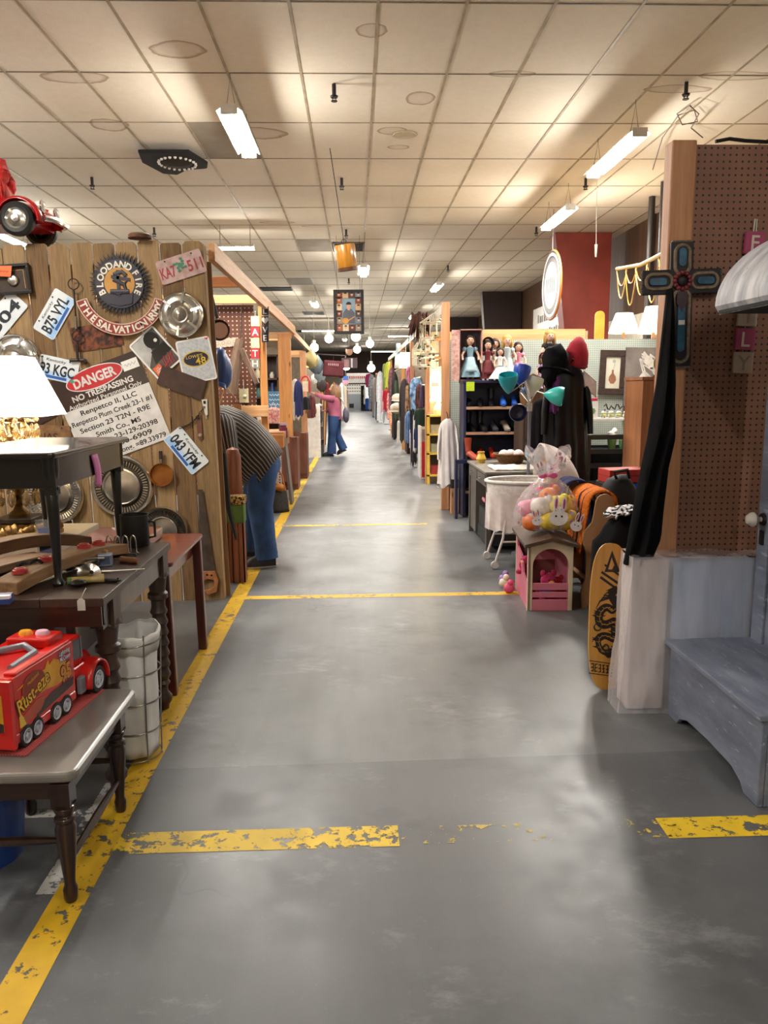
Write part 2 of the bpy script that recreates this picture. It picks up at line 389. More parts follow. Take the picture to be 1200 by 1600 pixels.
# ---- strip lights, lamps
TUBE = mat('lit_fluorescent_tube', '#fff4df', emit=16); WMET = mat('white_enamel_metal', '#e6e2d8', .4); CHN = mat('steel_chain', '#8b8478', .4, .8); CORD = mat('white_cord', '#d9d3c6', .7)
LAMPC = (1.0, .965, .90)
LIGHTS = []
def striplight(x, y, z, L, label, along='y', W=160, drop=True, group='fluorescent strip lights', vis=True, glow=True):
    rz = 0 if along == 'y' else 90
    t = thing('strip_light', label, 'ceiling light', (x, y, z), rz, group)
    b = MB(WMET); b.prism([(-.11, 0), (-.04, .05), (.04, .05), (.11, 0), (.105, -.003), (.037, .043), (-.037, .043), (-.105, -.003)], L, frame((0, L / 2, 0), (1, 0, 0), (0, 0, 1)))
    b.box(-.07, .07, -L / 2 - .006, -L / 2, -.03, .05); b.box(-.07, .07, L / 2, L / 2 + .006, -.03, .05); b.build('housing', t)
    for sx in (-.034, .034):
        b = MB(TUBE); b.cyl((sx, -L / 2 + .004, -.008), (sx, L / 2 - .004, -.008), .024, n=12); b.build('tube', t)
    if drop:
        for sy in (-1, 1):
            b = MB(CHN); b.tube([(-.04, sy * L * .4, .05), (0, sy * L * .4, CZ - z - .05), (.04, sy * L * .4, .05)], .004, 5)
            b.tube([(0, sy * L * .4, CZ - z - .05), (0, sy * L * .4, CZ - z - .006)], .004, 5); b.build('chain', t)
    la = bpy.data.lights.new('strip_glow', 'AREA'); la.shape = 'RECTANGLE'; la.size = .13; la.size_y = L; la.energy = W * .62; la.color = LAMPC
    lo = bpy.data.objects.new('strip_glow', la); COL.objects.link(lo); lo.parent = t; lo.location = (0, 0, -.036)
    # the bare tubes also throw light sideways and, past the reflector, onto the ceiling
    for sy in (-.25, .25):
        la2 = bpy.data.lights.new('tube_glow', 'POINT'); la2.energy = W * .155; la2.color = LAMPC; la2.shadow_soft_size = .05
        lo2 = bpy.data.objects.new('tube_glow', la2); COL.objects.link(lo2); lo2.parent = t; lo2.location = (0, sy * L, -.10)
    return t
striplight(-1.01, 7.46, 3.72, 1.22, 'lit strip light on chains left of the aisle, beside the grey ceiling tile')
striplight(2.61, 8.1, 3.72, 1.4, 'lit strip light high above the booths on the right, nearest the pegboard post')
striplight(2.79, 11.0, 3.72, 1.3, 'lit strip light just in front of the red column top')
striplight(-1.9, 13.04, 3.70, .6, 'short lit strip light above the end of the plank fence', 'x', 90)
striplight(.18, 15.6, 3.70, 1.22, 'lit strip light seen end on beyond the hanging drum')
striplight(2.07, 35, 3.70, 1.22, 'long lit strip light crosswise far down above the right booths', 'x', 200)
striplight(1.7, 45, 3.5, 1.6, 'crosswise strip light farthest down the aisle, on the right', 'x', 200)
striplight(-1.2, 30, 3.6, 1.6, 'crosswise strip light behind the hanging maroon sign', 'x', 200)
for k, (x, y) in enumerate(((-1.1, 22), (1.9, 18.5), (1.9, 26), (0, 50), (-.5, 38))):
    striplight(x, y, 3.74, 1.22, ['lit strip light above the left booths in the distance', 'lit strip light behind the first dark column', 'lit strip light above the distant clothes booths',
               'lit strip light over the far end counter', 'lit strip light above the middle of the distant aisle'][k], 'y', 170)
# unseen strip lights added out of view as fill light
for x, y, w in ((-4.6, 7.4, 190), (-5.2, 12.5, 200), (-5.2, 18, 200), (-5.2, 25, 200), (-2.7, 3.2, 110), (-4.6, 1.5, 90), (2.3, -.6, 46), (-.2, -3.3, 110)):
    striplight(x, y, 3.72, 1.22, 'unseen fluorescent strip light added outside the picture for fill light', 'y', w)
GLOBE = mat('lit_globe_bulb', '#fff6ea', emit=14)
def globe(px, py, Y, r, label):
    p = at(px, py, Y); t = thing('globe_lamp', label, 'lamp', p, 0, 'bare globe lamps over the distant aisle')
    b = MB(GLOBE); b.ball((0, 0, 0), r); b.build('bulb', t); b = MB(WMET); b.cyl((0, 0, r * .9), (0, 0, r * 1.7), r * .4); b.build('socket', t)
    b = MB(CORD); b.cyl((0, 0, r * 1.6), (0, 0, CZ - p.z), .006, n=6); b.build('cord', t)
    la = bpy.data.lights.new('globe_glow', 'POINT'); la.energy = 60; la.color = (1, .95, .87); la.shadow_soft_size = r * 1.05
    lo = bpy.data.objects.new('globe_glow', la); COL.objects.link(lo); lo.parent = t
for a in ((514, 529, 24, .13, 'lit globe lamp left of the hanging poster frame'), (556, 526, 20, .12, 'lit globe lamp just below the hanging poster frame'), (491, 543, 26, .14, 'lit globe lamp leftmost of the distant globes'),
          (558, 546, 28, .13, 'lit globe lamp lowest of the distant globes'), (578, 537, 24, .12, 'lit globe lamp right of the hanging poster frame'), (541, 572, 34, .18, 'lit globe lamp beside the maroon sign'), (580, 575, 40, .2, 'lit globe lamp far down to the right of the end signs')): globe(*a)

# ---- things on the ceiling
SPK = mat('sprinkler_black', '#1c1815', .5)
def sprinkler(px, py, label):
    p = atZ(px, py, CZ - .08); t = thing('sprinkler', label, 'sprinkler', (p.x, p.y, CZ), 0, 'ceiling sprinklers')
    b = MB(SPK); b.cyl((0, 0, -.005), (0, 0, -.09), .018, n=8); b.build('pipe', t)
    b = MB(SPK); b.cyl((0, 0, -.10), (0, 0, -.115), .035, .03, 12); b.box(-.018, -.012, -.005, .005, -.14, -.09); b.box(.012, .018, -.005, .005, -.14, -.09); b.cyl((0, 0, -.14), (0, 0, -.145), .028, n=12); b.build('head', t)
for a in ((522, 146, 'black sprinkler head in the middle of the ceiling, nearest the camera over the aisle'), (1072, 143, 'black sprinkler head above the right pegboard post'), (144, 287, 'black sprinkler head above the plank fence'),
          (534, 288, 'black sprinkler head over the aisle, second from the camera'), (915, 288, 'black sprinkler head between the two right strip lights'), (241, 363, 'black sprinkler head just above the top of the fence'),
          (541, 366, 'black sprinkler head right above the hanging drum'), (838, 362, 'black sprinkler head beside the red column top'), (545, 440, 'black sprinkler head above the hanging poster frame'), (700, 420, 'black sprinkler head above the right distant booths')): sprinkler(*a)
p = atZ(632, 210, CZ); t = thing('ceiling_speaker', 'round pale speaker cover in a ceiling tile over the aisle', 'speaker', (p.x, p.y, CZ - .001))
b = MB(mat('speaker_cover', '#c4b596', .7)); b.lathe([(0, -.02), (.06, -.018), (.12, -.012), (.125, -.004), (.135, -.004), (.14, 0)], 28); b.build('cover', t)
VNT = mat('vent_metal_brown', '#5b4c3e', .5); VNB = mat('vent_dark_inside', '#14100d', .8)
def vent(x, y, w, d, label, m=VNT, slats=6):
    t = thing('ceiling_vent', label, 'vent', (x, y, CZ - .006)); b = MB(m)
    for q in ((-w / 2, w / 2, -d / 2, -d / 2 + .03), (-w / 2, w / 2, d / 2 - .03, d / 2), (-w / 2, -w / 2 + .03, -d / 2, d / 2), (w / 2 - .03, w / 2, -d / 2, d / 2)): b.box(*q, -.014, 0)
    for k in range(slats):
        yy = -d / 2 + .05 + (d - .1) * k / max(1, slats - 1); b.box(-w / 2 + .03, w / 2 - .03, yy - .012, yy + .004, -.012, -.006)
    b.build('grille', t); b = MB(VNB); b.box(-w / 2 + .02, w / 2 - .02, -d / 2 + .02, d / 2 - .02, -.004, 0); b.build('opening', t)
p = atZ(545, 385, CZ); vent(p.x, p.y, .58, .9, 'dark square ceiling vent behind the hanging drum')
p = atZ(490, 489, CZ); vent(p.x, p.y, .75, 1.1, 'grey double ceiling vent far down the aisle', mat('vent_grey', '#7c756a', .5))
p = atZ(432, 451, CZ); vent(p.x, p.y, .8, .7, 'black open ceiling vent beside the grey tile down the aisle', VNB, 2)
p = atZ(480, 517, CZ); vent(p.x, p.y, .9, 1.0, 'black slot vent in the distant ceiling, left of the poster', VNB, 2)
# black hat with studs hung flat under the ceiling
HAT = mat('black_felt', '#0d0b0b', .9, col2='#181414'); STUD = mat('white_stud', '#e8e2d6', .4)
t = thing('sombrero', 'black wide hat with a ring of white studs hung flat under the ceiling', 'hat', (-1.93, 9.2, CZ - .09))
poly = [(-.36, -.34), (.18, -.34), (.30, .1), (.26, .28), (.02, .34), (-.14, .55), (-.30, .5), (-.42, .05)]
b = MB(HAT); b.prism(poly, .035, z0=-.01); b.build('brim', t, bevel=.012)
b = MB(mat('hat_crown', '#2b2118', .9)); b.lathe([(0, -.045), (.08, -.043), (.14, -.03), (.17, -.01)], 24, T(-.03, .05, 0)); b.build('crown', t)
for k in range(22):
    a = 2 * pi * k / 22; b = MB(STUD); b.ball((-.03 + .20 * cos(a), .05 + .20 * sin(a) * 1.2, -.014), .018, n=8); b.build('stud', t)
b = MB(CHN); b.cyl((0, 0, .02), (0, 0, .085), .004, n=5); b.build('wire', t)
# loose wires over the right booth
t = thing('wire_bundle', 'loose coil of thin wire hanging from the ceiling above the pegboard post', 'wire', (0, 0, 0))
b = MB(mat('thin_wire', '#5a4d40', .6))
P = [atZ(x, y, CZ - .03 - .03 * (k % 3)) for k, (x, y) in enumerate(((1020, 265), (1035, 215), (1060, 180), (1085, 172), (1090, 190), (1066, 195), (1058, 178), (1078, 165), (1092, 178), (1080, 200), (1098, 215)))]
b.tube(P, .006, 5); b.build('wire', t)
t = thing('pull_cord', 'white pull cord with a weight hanging in front of the red column', 'cord', at(931, 395, 10)); b = MB(CORD)
b.tube([(0, 0, -.05), (0, 0, .10)], [.012, .02], 8); b.tube([(0, 0, .1), (-.02, 0, CZ - t.location.z if False else .95)], .004, 5); b.build('cord', t)
p = at(541, 402, 9.0); t = thing('hanging_drum', 'small yellow barrel drum hanging from a ceiling hook over the aisle', 'drum', p)
t.matrix_world = T(*p) @ RY(-8) @ RX(6)
b = MB(wood('amber_barrel', '#b07824', '#7a4a14', .3, 'z', 5, coat=.4)); b.lathe([(0, -.135), (.095, -.135), (.108, -.12), (.115, 0), (.118, .12), (.11, .135), (0, .135)], 24); b.build('barrel', t)
b = MB(mat('dark_hoop', '#4a2b12', .4)); b.lathe([(.100, -.145), (.116, -.145), (.118, -.11), (.112, -.11)], 24); b.build('hoop', t)
b = MB(SPK); b.tube([(.0, 0, .13), (.0, 0, 1.13)], .005, 5); b.tube([(0, 0, .14), (.03, 0, .17), (0, 0, .2), (-.03, 0, .17), (0, 0, .14)], .005, 5); b.build('hook', t)
# hanging poster frame
Yp = 14.0; c = at(545, 487.5, Yp); t = thing('hanging_poster', 'black framed portrait collage poster hanging over the middle of the aisle', 'poster', M=frame(c))
w, h = .53, .76; b = MB(mat('black_frame', '#0b0a0a', .4))
for q in ((-w / 2, w / 2, h / 2 - .05, h / 2), (-w / 2, w / 2, -h / 2, -h / 2 + .05), (-w / 2, -w / 2 + .05, -h / 2 + .05, h / 2 - .05), (w / 2 - .05, w / 2, -h / 2 + .05, h / 2 - .05)): b.box(q[0], q[1], q[2], q[3], -.02, .012)
b.build('frame', t)
b = MB(mat('poster_dark', '#3a2f2c', .5)); b.box(-w / 2 + .04, w / 2 - .04, -h / 2 + .04, h / 2 - .04, -.01, -.002)
cols = ['#7d3f33', '#c3a078', '#4c3a36', '#6b7f94', '#a05a3c', '#d4c0a4', '#5b2d27', '#8d8378']
cells = [(-.17 + .113 * i, .29) for i in range(4)] + [(-.17, .2 - .115 * i) for i in range(4)] + [(.17, .2 - .115 * i) for i in range(4)] + [(-.17 + .113 * i, -.27) for i in range(4)]
SKIN = mat('print_skin', '#c99a7c', .6); HAIRD = mat('print_hair', '#241812', .6)
for k, (x, y) in enumerate(cells):
    b.use(mat('print%d' % (k % 8), cols[k % 8], .5)); b.box(x - .052, x + .052, y - .055, y + .055, -.002, 0)
    b.use(SKIN); b.prism([(x + .022 * cos(a * pi / 6), y + .01 + .028 * sin(a * pi / 6)) for a in range(12)], .001)
    b.use(HAIRD); b.prism([(x + .026 * cos(a * pi / 7), y + .02 + .026 * sin(a * pi / 7)) for a in range(8)], .0015)
b.use(mat('print_sky', '#7f98ab', .5)); b.box(-.115, .115, -.21, .23, -.002, .0005)
b.use(mat('print_shirt', '#575a64', .6)); b.prism([(-.11, -.2), (.11, -.2), (.105, -.02), (.05, .05), (-.05, .05), (-.105, -.02)], .001, z0=.001)
b.use(SKIN); b.prism([(.04 * cos(a * pi / 8), .105 + .055 * sin(a * pi / 8)) for a in range(16)], .001, z0=.002); b.box(-.02, .02, .03, .07, .001, .0025)
b.use(HAIRD); b.prism([(.047 * cos(a * pi / 8), .125 + .05 * sin(a * pi / 8)) for a in range(9)], .001, z0=.003)
b.use(mat('print_guitar', '#c48a3c', .5)); b.prism([(-.06 + .06 * cos(a * pi / 8), -.15 + .05 * sin(a * pi / 8)) for a in range(16)], .001, z0=.003); b.prism([(-.02, -.14), (.1, -.07), (.105, -.085), (-.01, -.16)], .001, z0=.0035)
b.build('print', t)
b = MB(SPK); b.tube([(-.2, h / 2, 0), (-.2, CZ - c.z, 0)], .003, 5); b.tube([(.2, h / 2, 0), (.2, CZ - c.z, 0)], .003, 5); b.build('wire', t)
# ================================================================ PLANK FENCE AND WHAT HANGS ON IT
FY = 5.30
PL = [wood('fence_plank_a', '#6e5536', '#94764e', .75, 'z', 4, knots=True, fine=60, grain=.5), wood('fence_plank_b', '#5f482c', '#85683f', .75, 'z', 4, knots=True, fine=60, grain=.5), wood('fence_plank_c', '#775d3c', '#a0815a', .75, 'z', 3, fine=60, grain=.5), wood('fence_plank_d', '#543c24', '#7a5d3a', .8, 'z', 5, knots=True, fine=60, grain=.5)]
t = thing('plank_fence', 'weathered wooden plank fence covered with licence plates and hubcaps', 'fence', (-.94, FY, 0)); t.matrix_world = T(-.94, FY, 0) @ RY(-.95)
b = MB(); x = 0; k = 0
while x > -4.2:
    w = .142; top = 2.415 + .02 * noise.noise(V((k * 1.7, 0, 0))); c = .014 if k % 3 else .022
    b.use(PL[(k * 7 + k // 3) % 4]); tw = .006 * noise.noise(V((k, 3, 0)))
    pts = [(x - w + .004, 0), (x - .004, 0), (x - .004 + tw, top - c), (x - .004 - c + tw, top), (x - w + .003 + c + tw, top), (x - w + .003 + tw, top - c)]
    b.prism(pts, .019, frame((0, .02, 0))); x -= w + .002; k += 1
b.build('planks', t, bevel=.002, seg=1)
P2 = wood('fence_rail', '#8a6540', '#b58b5c', .7, 'x', 4)
for z in (.35, 1.2, 2.2):
    b = MB(P2); b.box(-4.2, -.01, .022, .06, z, z + .089); b.build('rail', t, bevel=.004)
b = MB(wood('fence_end_post', '#8d6a45', '#b89567', .75, 'z', 4)); b.box(-.06, -.004, .022, .11, 0, 2.40); b.build('end_post', t, bevel=.004)
b = MB(wood('fence_edge_board', '#6f5236', '#977149', .8, 'z', 5)); b.box(-.03, .022, .115, .135, 0, 2.3); b.build('edge_board', t, bevel=.003)

def onfence(px, py, ang=0, off=.004): return frame(at(px, py, FY - off), (1, 0, 0), (0, 0, 1), ang)
PLW = mat('plate_white', '#dfe3e6', .35, col2='#cfd6dc', scale=6); PLB = mat('plate_blue', '#2f5fb0', .4); PLSKY = mat('plate_sky', '#8db8e4', .4, col2='#b9d3ec', scale=8)
INK = mat('plate_ink', '#1c1f2a', .5); BOLT = mat('bolt_dark', '#2a2522', .5, .6); GRN = mat('sticker_green', '#2f9a78', .5)
def plate(px, py, ang, text, top, label, base=PLW, ink=INK, strip=PLB, sky=True, off=.006, deco=None, w=.305, group='licence plates on the fence'):
    o = MB(base); h = .152
    o.rrect(w, h, .014, .002)
    if sky: o.use(PLSKY); o.box(-w / 2 + .006, w / 2 - .006, -h / 2 + .005, -.02, .002, .0024)
    if strip: o.use(strip); o.box(-.085, .085, -h / 2 + .010, -h / 2 + .028, .0024, .003)
    o.use(ink); o.text(text, .070, None, .026, w * .84, z=.0034, cy=-.006)
    if top: o.text(top, .020, None, .0, w * .42, z=.0034, cy=.053, sh=.25)
    if deco: deco(o)
    o.use(BOLT)
    for sx in (-.09, .09): o.cyl((sx, .062, .002), (sx, .062, .006), .005, n=8)
    r = o.build('license_plate', M=onfence(px, py, ang, off)); tag(r, label, 'license plate', group); return r
plate(85, 491, 57, 'B75 VYL', 'Kentucky', 'white Kentucky licence plate reading B75 VYL, tilted steeply on the fence')
plate(7, 493, 47, '304', None, 'white licence plate with 304 near the left end of the fence', strip=None, sky=False)
plate(86, 576, -13, '093 KGC', 'Kentucky', 'white Kentucky licence plate reading 093 KGC beside the danger sign', deco=lambda o: (o.use(GRN), o.box(.11, .135, -.07, -.05, .003, .0036)))
plate(291, 704, -53, '043 YFM', 'Kentucky', 'blue and white Kentucky licence plate reading 043 YFM, low by the small copper pan')
RED_INK = mat('plate_red_ink', '#9c2c33', .5)
def kat(o):
    o.use(mat('plate_green_leaf', '#3f7a5c', .6))
    for k in range(14):
        a = k * 2.4; rr = .045 * ((k * 7 % 13) / 13); o.prism([(.0 + rr * cos(a) * 1.1 + .012 * cos(q * pi / 3), .01 + rr * sin(a) + .010 * sin(q * pi / 3)) for q in range(6)], .0006, z0=.003 + k * .00002)
    o.use(RED_INK); o.text('KA7', .07, None, .02, .10, z=.004, cx=-.092, cy=-.008); o.text('511', .07, None, .02, .10, z=.004, cx=.092, cy=-.008)
plate(283, 417, 17, ' ', None, 'rusty pinkish licence plate reading KA7 511 at the top right of the fence', base=mat('plate_rusty_pink', '#b99a96', .6, col2='#8d6d5c', scale=14, lo=.45, hi=.75), strip=None, sky=False, deco=kat)
RUST = mat('rusted_plate', '#7a3f22', .75, col2='#2f1710', scale=22, bump=.002, lo=.4, hi=.6)
def plain_plate(px, py, ang, label, m, w=.305, h=.152, off=.004, txt=None, c2=None):
    o = MB(m); o.rrect(w, h, .014, .003); o.rrect(w - .012, h - .012, .012, .004); o.use(BOLT)
    for sx in (-.09, .09):
        for sy in (-.06, .06): o.cyl((sx, sy, .002), (sx, sy, .0055), .005, n=8)
    if txt: o.use(c2); o.text(txt, .05, None, .006, z=.005)
    return tag(o.build('license_plate', M=onfence(px, py, ang, off)), label, 'license plate', 'licence plates on the fence')
plain_plate(151, 526, 8, 'rusted brown licence plate under the red army ribbon sign', RUST, .33, .16)
plain_plate(284, 598, -21, 'dark brown blank licence plate below the yellow number 48 card', mat('brown_plate', '#46291b', .6, col2='#331d13', scale=14, bump=.001), .31, .135, off=.012)
plain_plate(76, 682, -3, 'rusty licence plate with worn letters LIAS half hidden behind the black side table', mat('rusty_tan_plate', '#6d4a2e', .8, col2='#8c6a45', scale=16), txt='LIAS', c2=mat('rust_ink', '#3a2416', .8))
plain_plate(68, 640, 28, 'dark maroon licence plate hidden behind the lamp shade edge', mat('dark_maroon_plate', '#3b1c16', .6, col2='#2a1510', scale=14), off=.003)

# two race cards
CARDW = mat('card_white', '#e8e6e2', .35)
o = MB(CARDW); w, h = .215, .29; o.rrect(w, h, .018, .003)
o.use(mat('card_charcoal', '#3c3634', .4, col2='#57504c', scale=7)); o.box(-w / 2 + .012, w / 2 - .012, -h / 2 + .012, h / 2 - .012, .003, .0034)
o.use(mat('card_grey', '#9a9896', .4, col2='#c3c1be', scale=9)); o.prism([(-.095, -.05), (-.095, .13), (.02, .13), (-.01, .02)], .0006, z0=.0034)
o.use(mat('card_helmet', '#15110f', .3)); o.prism([(.035 + .052 * cos(a * pi / 10), .075 + .056 * sin(a * pi / 10)) for a in range(20)], .0006, z0=.0042)
o.prism([(-.02, .02), (.09, .02), (.1, -.05), (-.05, -.06)], .0006, z0=.004)
o.use(CARDW); o.prism([(.055 + .012 * cos(a * pi / 6), .06 + .012 * sin(a * pi / 6)) for a in range(12)], .0005, z0=.0049)
o.use(mat('card_orange', '#e0632a', .4)); o.box(-.088, -.03, -.125, -.067, .0044, .005, RZ(0)); o.use(CARDW); o.text('THE', .009, None, .004, z=.0055, cx=-.06, cy=-.083); o.text('HOME', .010, None, .004, z=.0055, cx=-.058, cy=-.096); o.text('DEPOT', .010, None, .004, z=.0055, cx=-.058, cy=-.109)
o.use(mat('card_red', '#c0282c', .4))
for k in range(5): o.tube([(-.015 + k * .019, -.125, .005), (.005 + k * .019, -.06 + .012 * (k % 2), .005)], .0032, 5)
o.tube([(-.02, -.11, .005), (.03, -.10, .005), (.08, -.065, .005)], .003, 5)
tag(o.build('race_card', M=onfence(243, 551, 40, .008)), 'dark race car card with orange square logo and red signature, tilted on the fence', 'sign', 'race cards on the fence')
o = MB(CARDW); w, h = .225, .285; o.rrect(w, h, .018, .003)
o.use(mat('card_speckled', '#a9acb0', .5, col2='#c4c6c8', scale=60)); o.rrect(w - .02, h - .02, .012, .0004, z0=.003)
def oval(o, rx, ry, z, cx=0, cy=0, n=28): o.prism([(cx + rx * cos(2 * pi * a / n), cy + ry * sin(2 * pi * a / n)) for a in range(n)], .0005, z0=z)
YLW = mat('card_yellow', '#d9b52a', .4); o.use(YLW); oval(o, .088, .052, .0036, 0, .01); o.use(mat('card_navy', '#1b1a36', .4)); oval(o, .081, .045, .0042, 0, .01)
o.use(YLW); o.text('LOWE\'S', .020, None, .006, .11, z=.0049, cx=-.01, cy=.028, sh=.2); o.text('48', .046, None, .012, .07, z=.0049, cx=.028, cy=-.006)
o.use(mat('card_red', '#c0282c')); o.prism([(.095, .118), (.082, .132), (.088, .136), (.095, .131), (.102, .136), (.108, .132)], .0005, z0=.0036)
tag(o.build('race_card', M=onfence(307, 563, 10, .010)), 'grey card with yellow oval number 48 logo at the right end of the fence', 'sign', 'race cards on the fence')

# emblem
DKM = mat('blackened_metal', '#1d1a1e', .5, .3, col2='#2b272c', scale=20); NAVYM = mat('emblem_ring', '#2f2b38', .5); EMG = mat('emblem_gold', '#c08a3c', .5); LETW = mat('emblem_letters', '#e3dccb', .5)
t = thing('army_emblem', 'black sunburst metal emblem lettered BLOOD AND FIRE on the fence', 'sign', M=onfence(188, 444, 0, .012))
b = MB(DKM); n = 44
for rr, z in ((.205, 0), (.185, .006)):
    P = []
    for k in range(n * 2):
        a = pi * k / n + z * 9; r = rr if k % 2 else rr * .74; P.append((r * cos(a), r * sin(a)))
    b.prism(P, .005, z0=z)
b.build('sunburst', t)
b = MB(NAVYM); b.prism([(.155 * cos(2 * pi * a / 48), .155 * sin(2 * pi * a / 48)) for a in range(48)], .006, z0=.011); b.use(EMG); b.prism([(.098 * cos(2 * pi * a / 40), .098 * sin(2 * pi * a / 40) + .005) for a in range(40)], .003, z0=.016)
b.use(NAVYM); b.prism([(-.085, -.06), (.085, -.06), (.075, -.125), (0, -.14), (-.075, -.125)], .004, z0=.018)
def arctext(b, s, r, a0, a1, h, bold=.035, z=.02, inv=False):
    n = len(s)
    for k, ch in enumerate(s):
        if ch == ' ': continue
        a = a0 + (a1 - a0) * k / (n - 1)
        b.text(ch, h, T(r * cos(R(a)), r * sin(R(a)), z) @ RZ(a - 90 if not inv else a + 90), bold, z=0)
b.use(LETW); arctext(b, 'BLOOD', .127, 205, 117, .042); arctext(b, 'AND', .124, 97, 58, .042); arctext(b, 'FIRE', .127, 32, -26, .040)
b.build('lettered_disc', t)
b = MB(NAVYM); b.tube([(.045, .05, .022), (.02, .075, .022), (-.03, .06, .022), (-.035, .025, .022), (.03, -.005, .022), (.04, -.04, .022), (-.01, -.065, .022), (-.05, -.045, .022)], .014, 8, flat=.5)
b.bar((-.006, .085, .022), (-.006, -.08, .022), .02, .008, (0, 0, 1)); b.bar((-.05, .045, .022), (.07, .025, .022), .02, .008, (0, 0, 1)); b.tube([(-.06, -.05, .022), (.06, -.05, .022)], .016, 8, flat=.5); b.tube([(.06, .03, .022), (.03, .0, .022)], .006, 6)
b.build('crest', t)
RIB = mat('ribbon_red', '#8c2a24', .5, col2='#7a2420', scale=9); RIBE = mat('ribbon_edge', '#d8b9a4', .5)
t = thing('ribbon_sign', 'curved red ribbon sign lettered THE SALVATION ARMY below the sunburst emblem', 'sign', M=onfence(188, 450, 0, .026))
def arcband(b, r0, r1, a0, a1, z0, d, n=14):
    P = [(r1 * cos(R(a0 + (a1 - a0) * k / n)), r1 * sin(R(a0 + (a1 - a0) * k / n))) for k in range(n + 1)] + [(r0 * cos(R(a1 - (a1 - a0) * k / n)), r0 * sin(R(a1 - (a1 - a0) * k / n))) for k in range(n + 1)]
    b.prism(P, d, z0=z0)
for nm, a0, a1, s, z in (('ribbon_tail', 196, 236, 'THE', .0), ('ribbon_middle', 229, 311, 'SALVATION', .005), ('ribbon_tail', 304, 344, 'ARMY', .0)):
    b = MB(RIBE); arcband(b, .228, .303, a0, a1, z, .004); b.use(RIB); arcband(b, .234, .297, a0 + 1.2, a1 - 1.2, z, .0055); b.use(LETW)
    m = 6.5 if s != 'SALVATION' else 8
    arctext(b, s, .264, a0 + m + (1 if s == 'THE' else 0), a1 - m + (-1 if s != 'THE' else -3), .046, .035, z=z + .007, inv=True); b.build(nm, t)

# danger sign
SGW = mat('sign_white', '#dcd8d6', .35); SGB = mat('sign_brown', '#2e1d17', .4, col2='#382219', scale=5); SGR = mat('sign_red', '#c0272d', .4); SGK = mat('sign_ink', '#1a1715', .5)
t = None; o = MB(SGW); w, h = .61, .615; o.box(-w / 2, w / 2, -h / 2, h / 2, 0, .003); o.use(SGB); o.box(-w / 2, w / 2, h / 2 - .225, h / 2, .003, .0036)
o.use(SGW); oval(o, .20, .072, .0037, -.02, .235, 40); o.use(SGR); oval(o, .193, .065, .0043, -.02, .235, 40); o.use(SGW); o.text('DANGER', .062, None, .035, .30, z=.0052, cx=-.02, cy=.235)
o.text('NO TRESPASSING', .038, None, .03, .43, z=.0042, cx=.0, cy=.145); o.text('Authorized Personnel Only', .030, None, .012, .52, z=.0042, cx=0, cy=.10)
o.use(mat('sticker_paper', '#efece6', .6)); o.box(.18, .29, .20, .265, .0042, .0048); o.use(mat('sticker_pen', '#5f5aa0', .6)); o.tube([(.195 + .008 * q, .234 + .010 * sin(q * 2.1), .005) for q in range(11)], .0012, 4)
o.use(SGK)
for s, cy, ww in (('Renpetco II, LLC', .045, .40), ('Renpetco Plum Creek 23-1 #1', -.010, .57), ('Section 23 T2N - R9E', -.065, .50), ('Smith Co., MS', -.12, .32), ('Number: 23-129-20398', -.172, .52), ('601-480-6909', -.222, .40), ('Lat. 32.01 Long. =89.33979', -.272, .56)):
    o.text(s, .033, None, .02, ww, z=.0036, cx=.0, cy=cy)
tag(o.build('danger_sign', M=onfence(174, 640, 19.5, .004)), 'large square DANGER no trespassing sign hung tilted in the middle of the fence', 'sign')

# hubcaps
CHR = mat('bright_chrome', '#f2f0ec', .2, 1, col2='#dad6d0', scale=6); CHR2 = mat('brushed_chrome', '#d5cfc6', .33, 1, col2='#b5aea4', scale=10); DKR = mat('hubcap_dark_ring', '#4a443d', .4, .7)
def hubcap(px, py, r, label, kind, off=.01):
    t = thing('hubcap', label, 'hubcap', M=onfence(px, py, random.uniform(0, 60), off), group='hubcaps on the fence')
    b = MB(CHR)
    if kind == 0:    # spoked cap
        b.lathe([(r * .55, .02), (r * .60, .035), (r * .78, .03), (r * .86, .02), (r * .93, .032), (r, .018), (r * 1.0, 0)], 48)
        for k in range(6):
            a = k * pi / 3; b.bar((r * .5 * cos(a), r * .5 * sin(a), .036), (r * .92 * cos(a), r * .92 * sin(a), .026), r * .10, .012)
        b.build('rim', t)
        b = MB(CHR2); b.lathe([(0, .075), (.01, .073), (r * .30, .045), (r * .36, .05), (r * .42, .04), (r * .56, .022)], 40); b.build('centre_cone', t)
    else:
        b.lathe([(r * .86, .022), (r * .90, .034), (r * .95, .036), (r, .022), (r, 0)], 56); b.build('rim', t)
        b = MB(CHR if kind == 2 else DKR); b.lathe([(r * .60, .022), (r * .64, .016), (r * .87, .024)], 56)
        b.use(CHR if kind != 2 else CHR2); n = 56
        for k in range(n):
            a = 2 * pi * k / n; b.bar((r * .68 * cos(a), r * .68 * sin(a), .021), (r * .84 * cos(a), r * .84 * sin(a), .026), r * .035, .008)
        b.build('ribbed_ring', t)
        b = MB(CHR2); b.lathe([(0, .055), (.004, .055), (r * .52, .030), (r * .53, .03)], 32); b.use(CHR); b.lathe([(r * .52, .028), (r * .55, .042), (r * .60, .040), (r * .62, .018)], 56); b.build('centre_cone', t)
    return t
hubcap(283, 492, .148, 'shiny chrome spoked hubcap right of the army emblem', 0)
hubcap(26, 562, .165, 'chrome hubcap partly hidden by the white lamp shade', 0, .012)
hubcap(86, 775, .195, 'bright chrome hubcap behind the legs of the black side table', 2)
hubcap(192, 760, .21, 'large dark ringed hubcap just right of the black side table legs', 1)
hubcap(256, 828, .165, 'lowest hubcap with ribbed edge, behind the mahogany table', 1, .012)

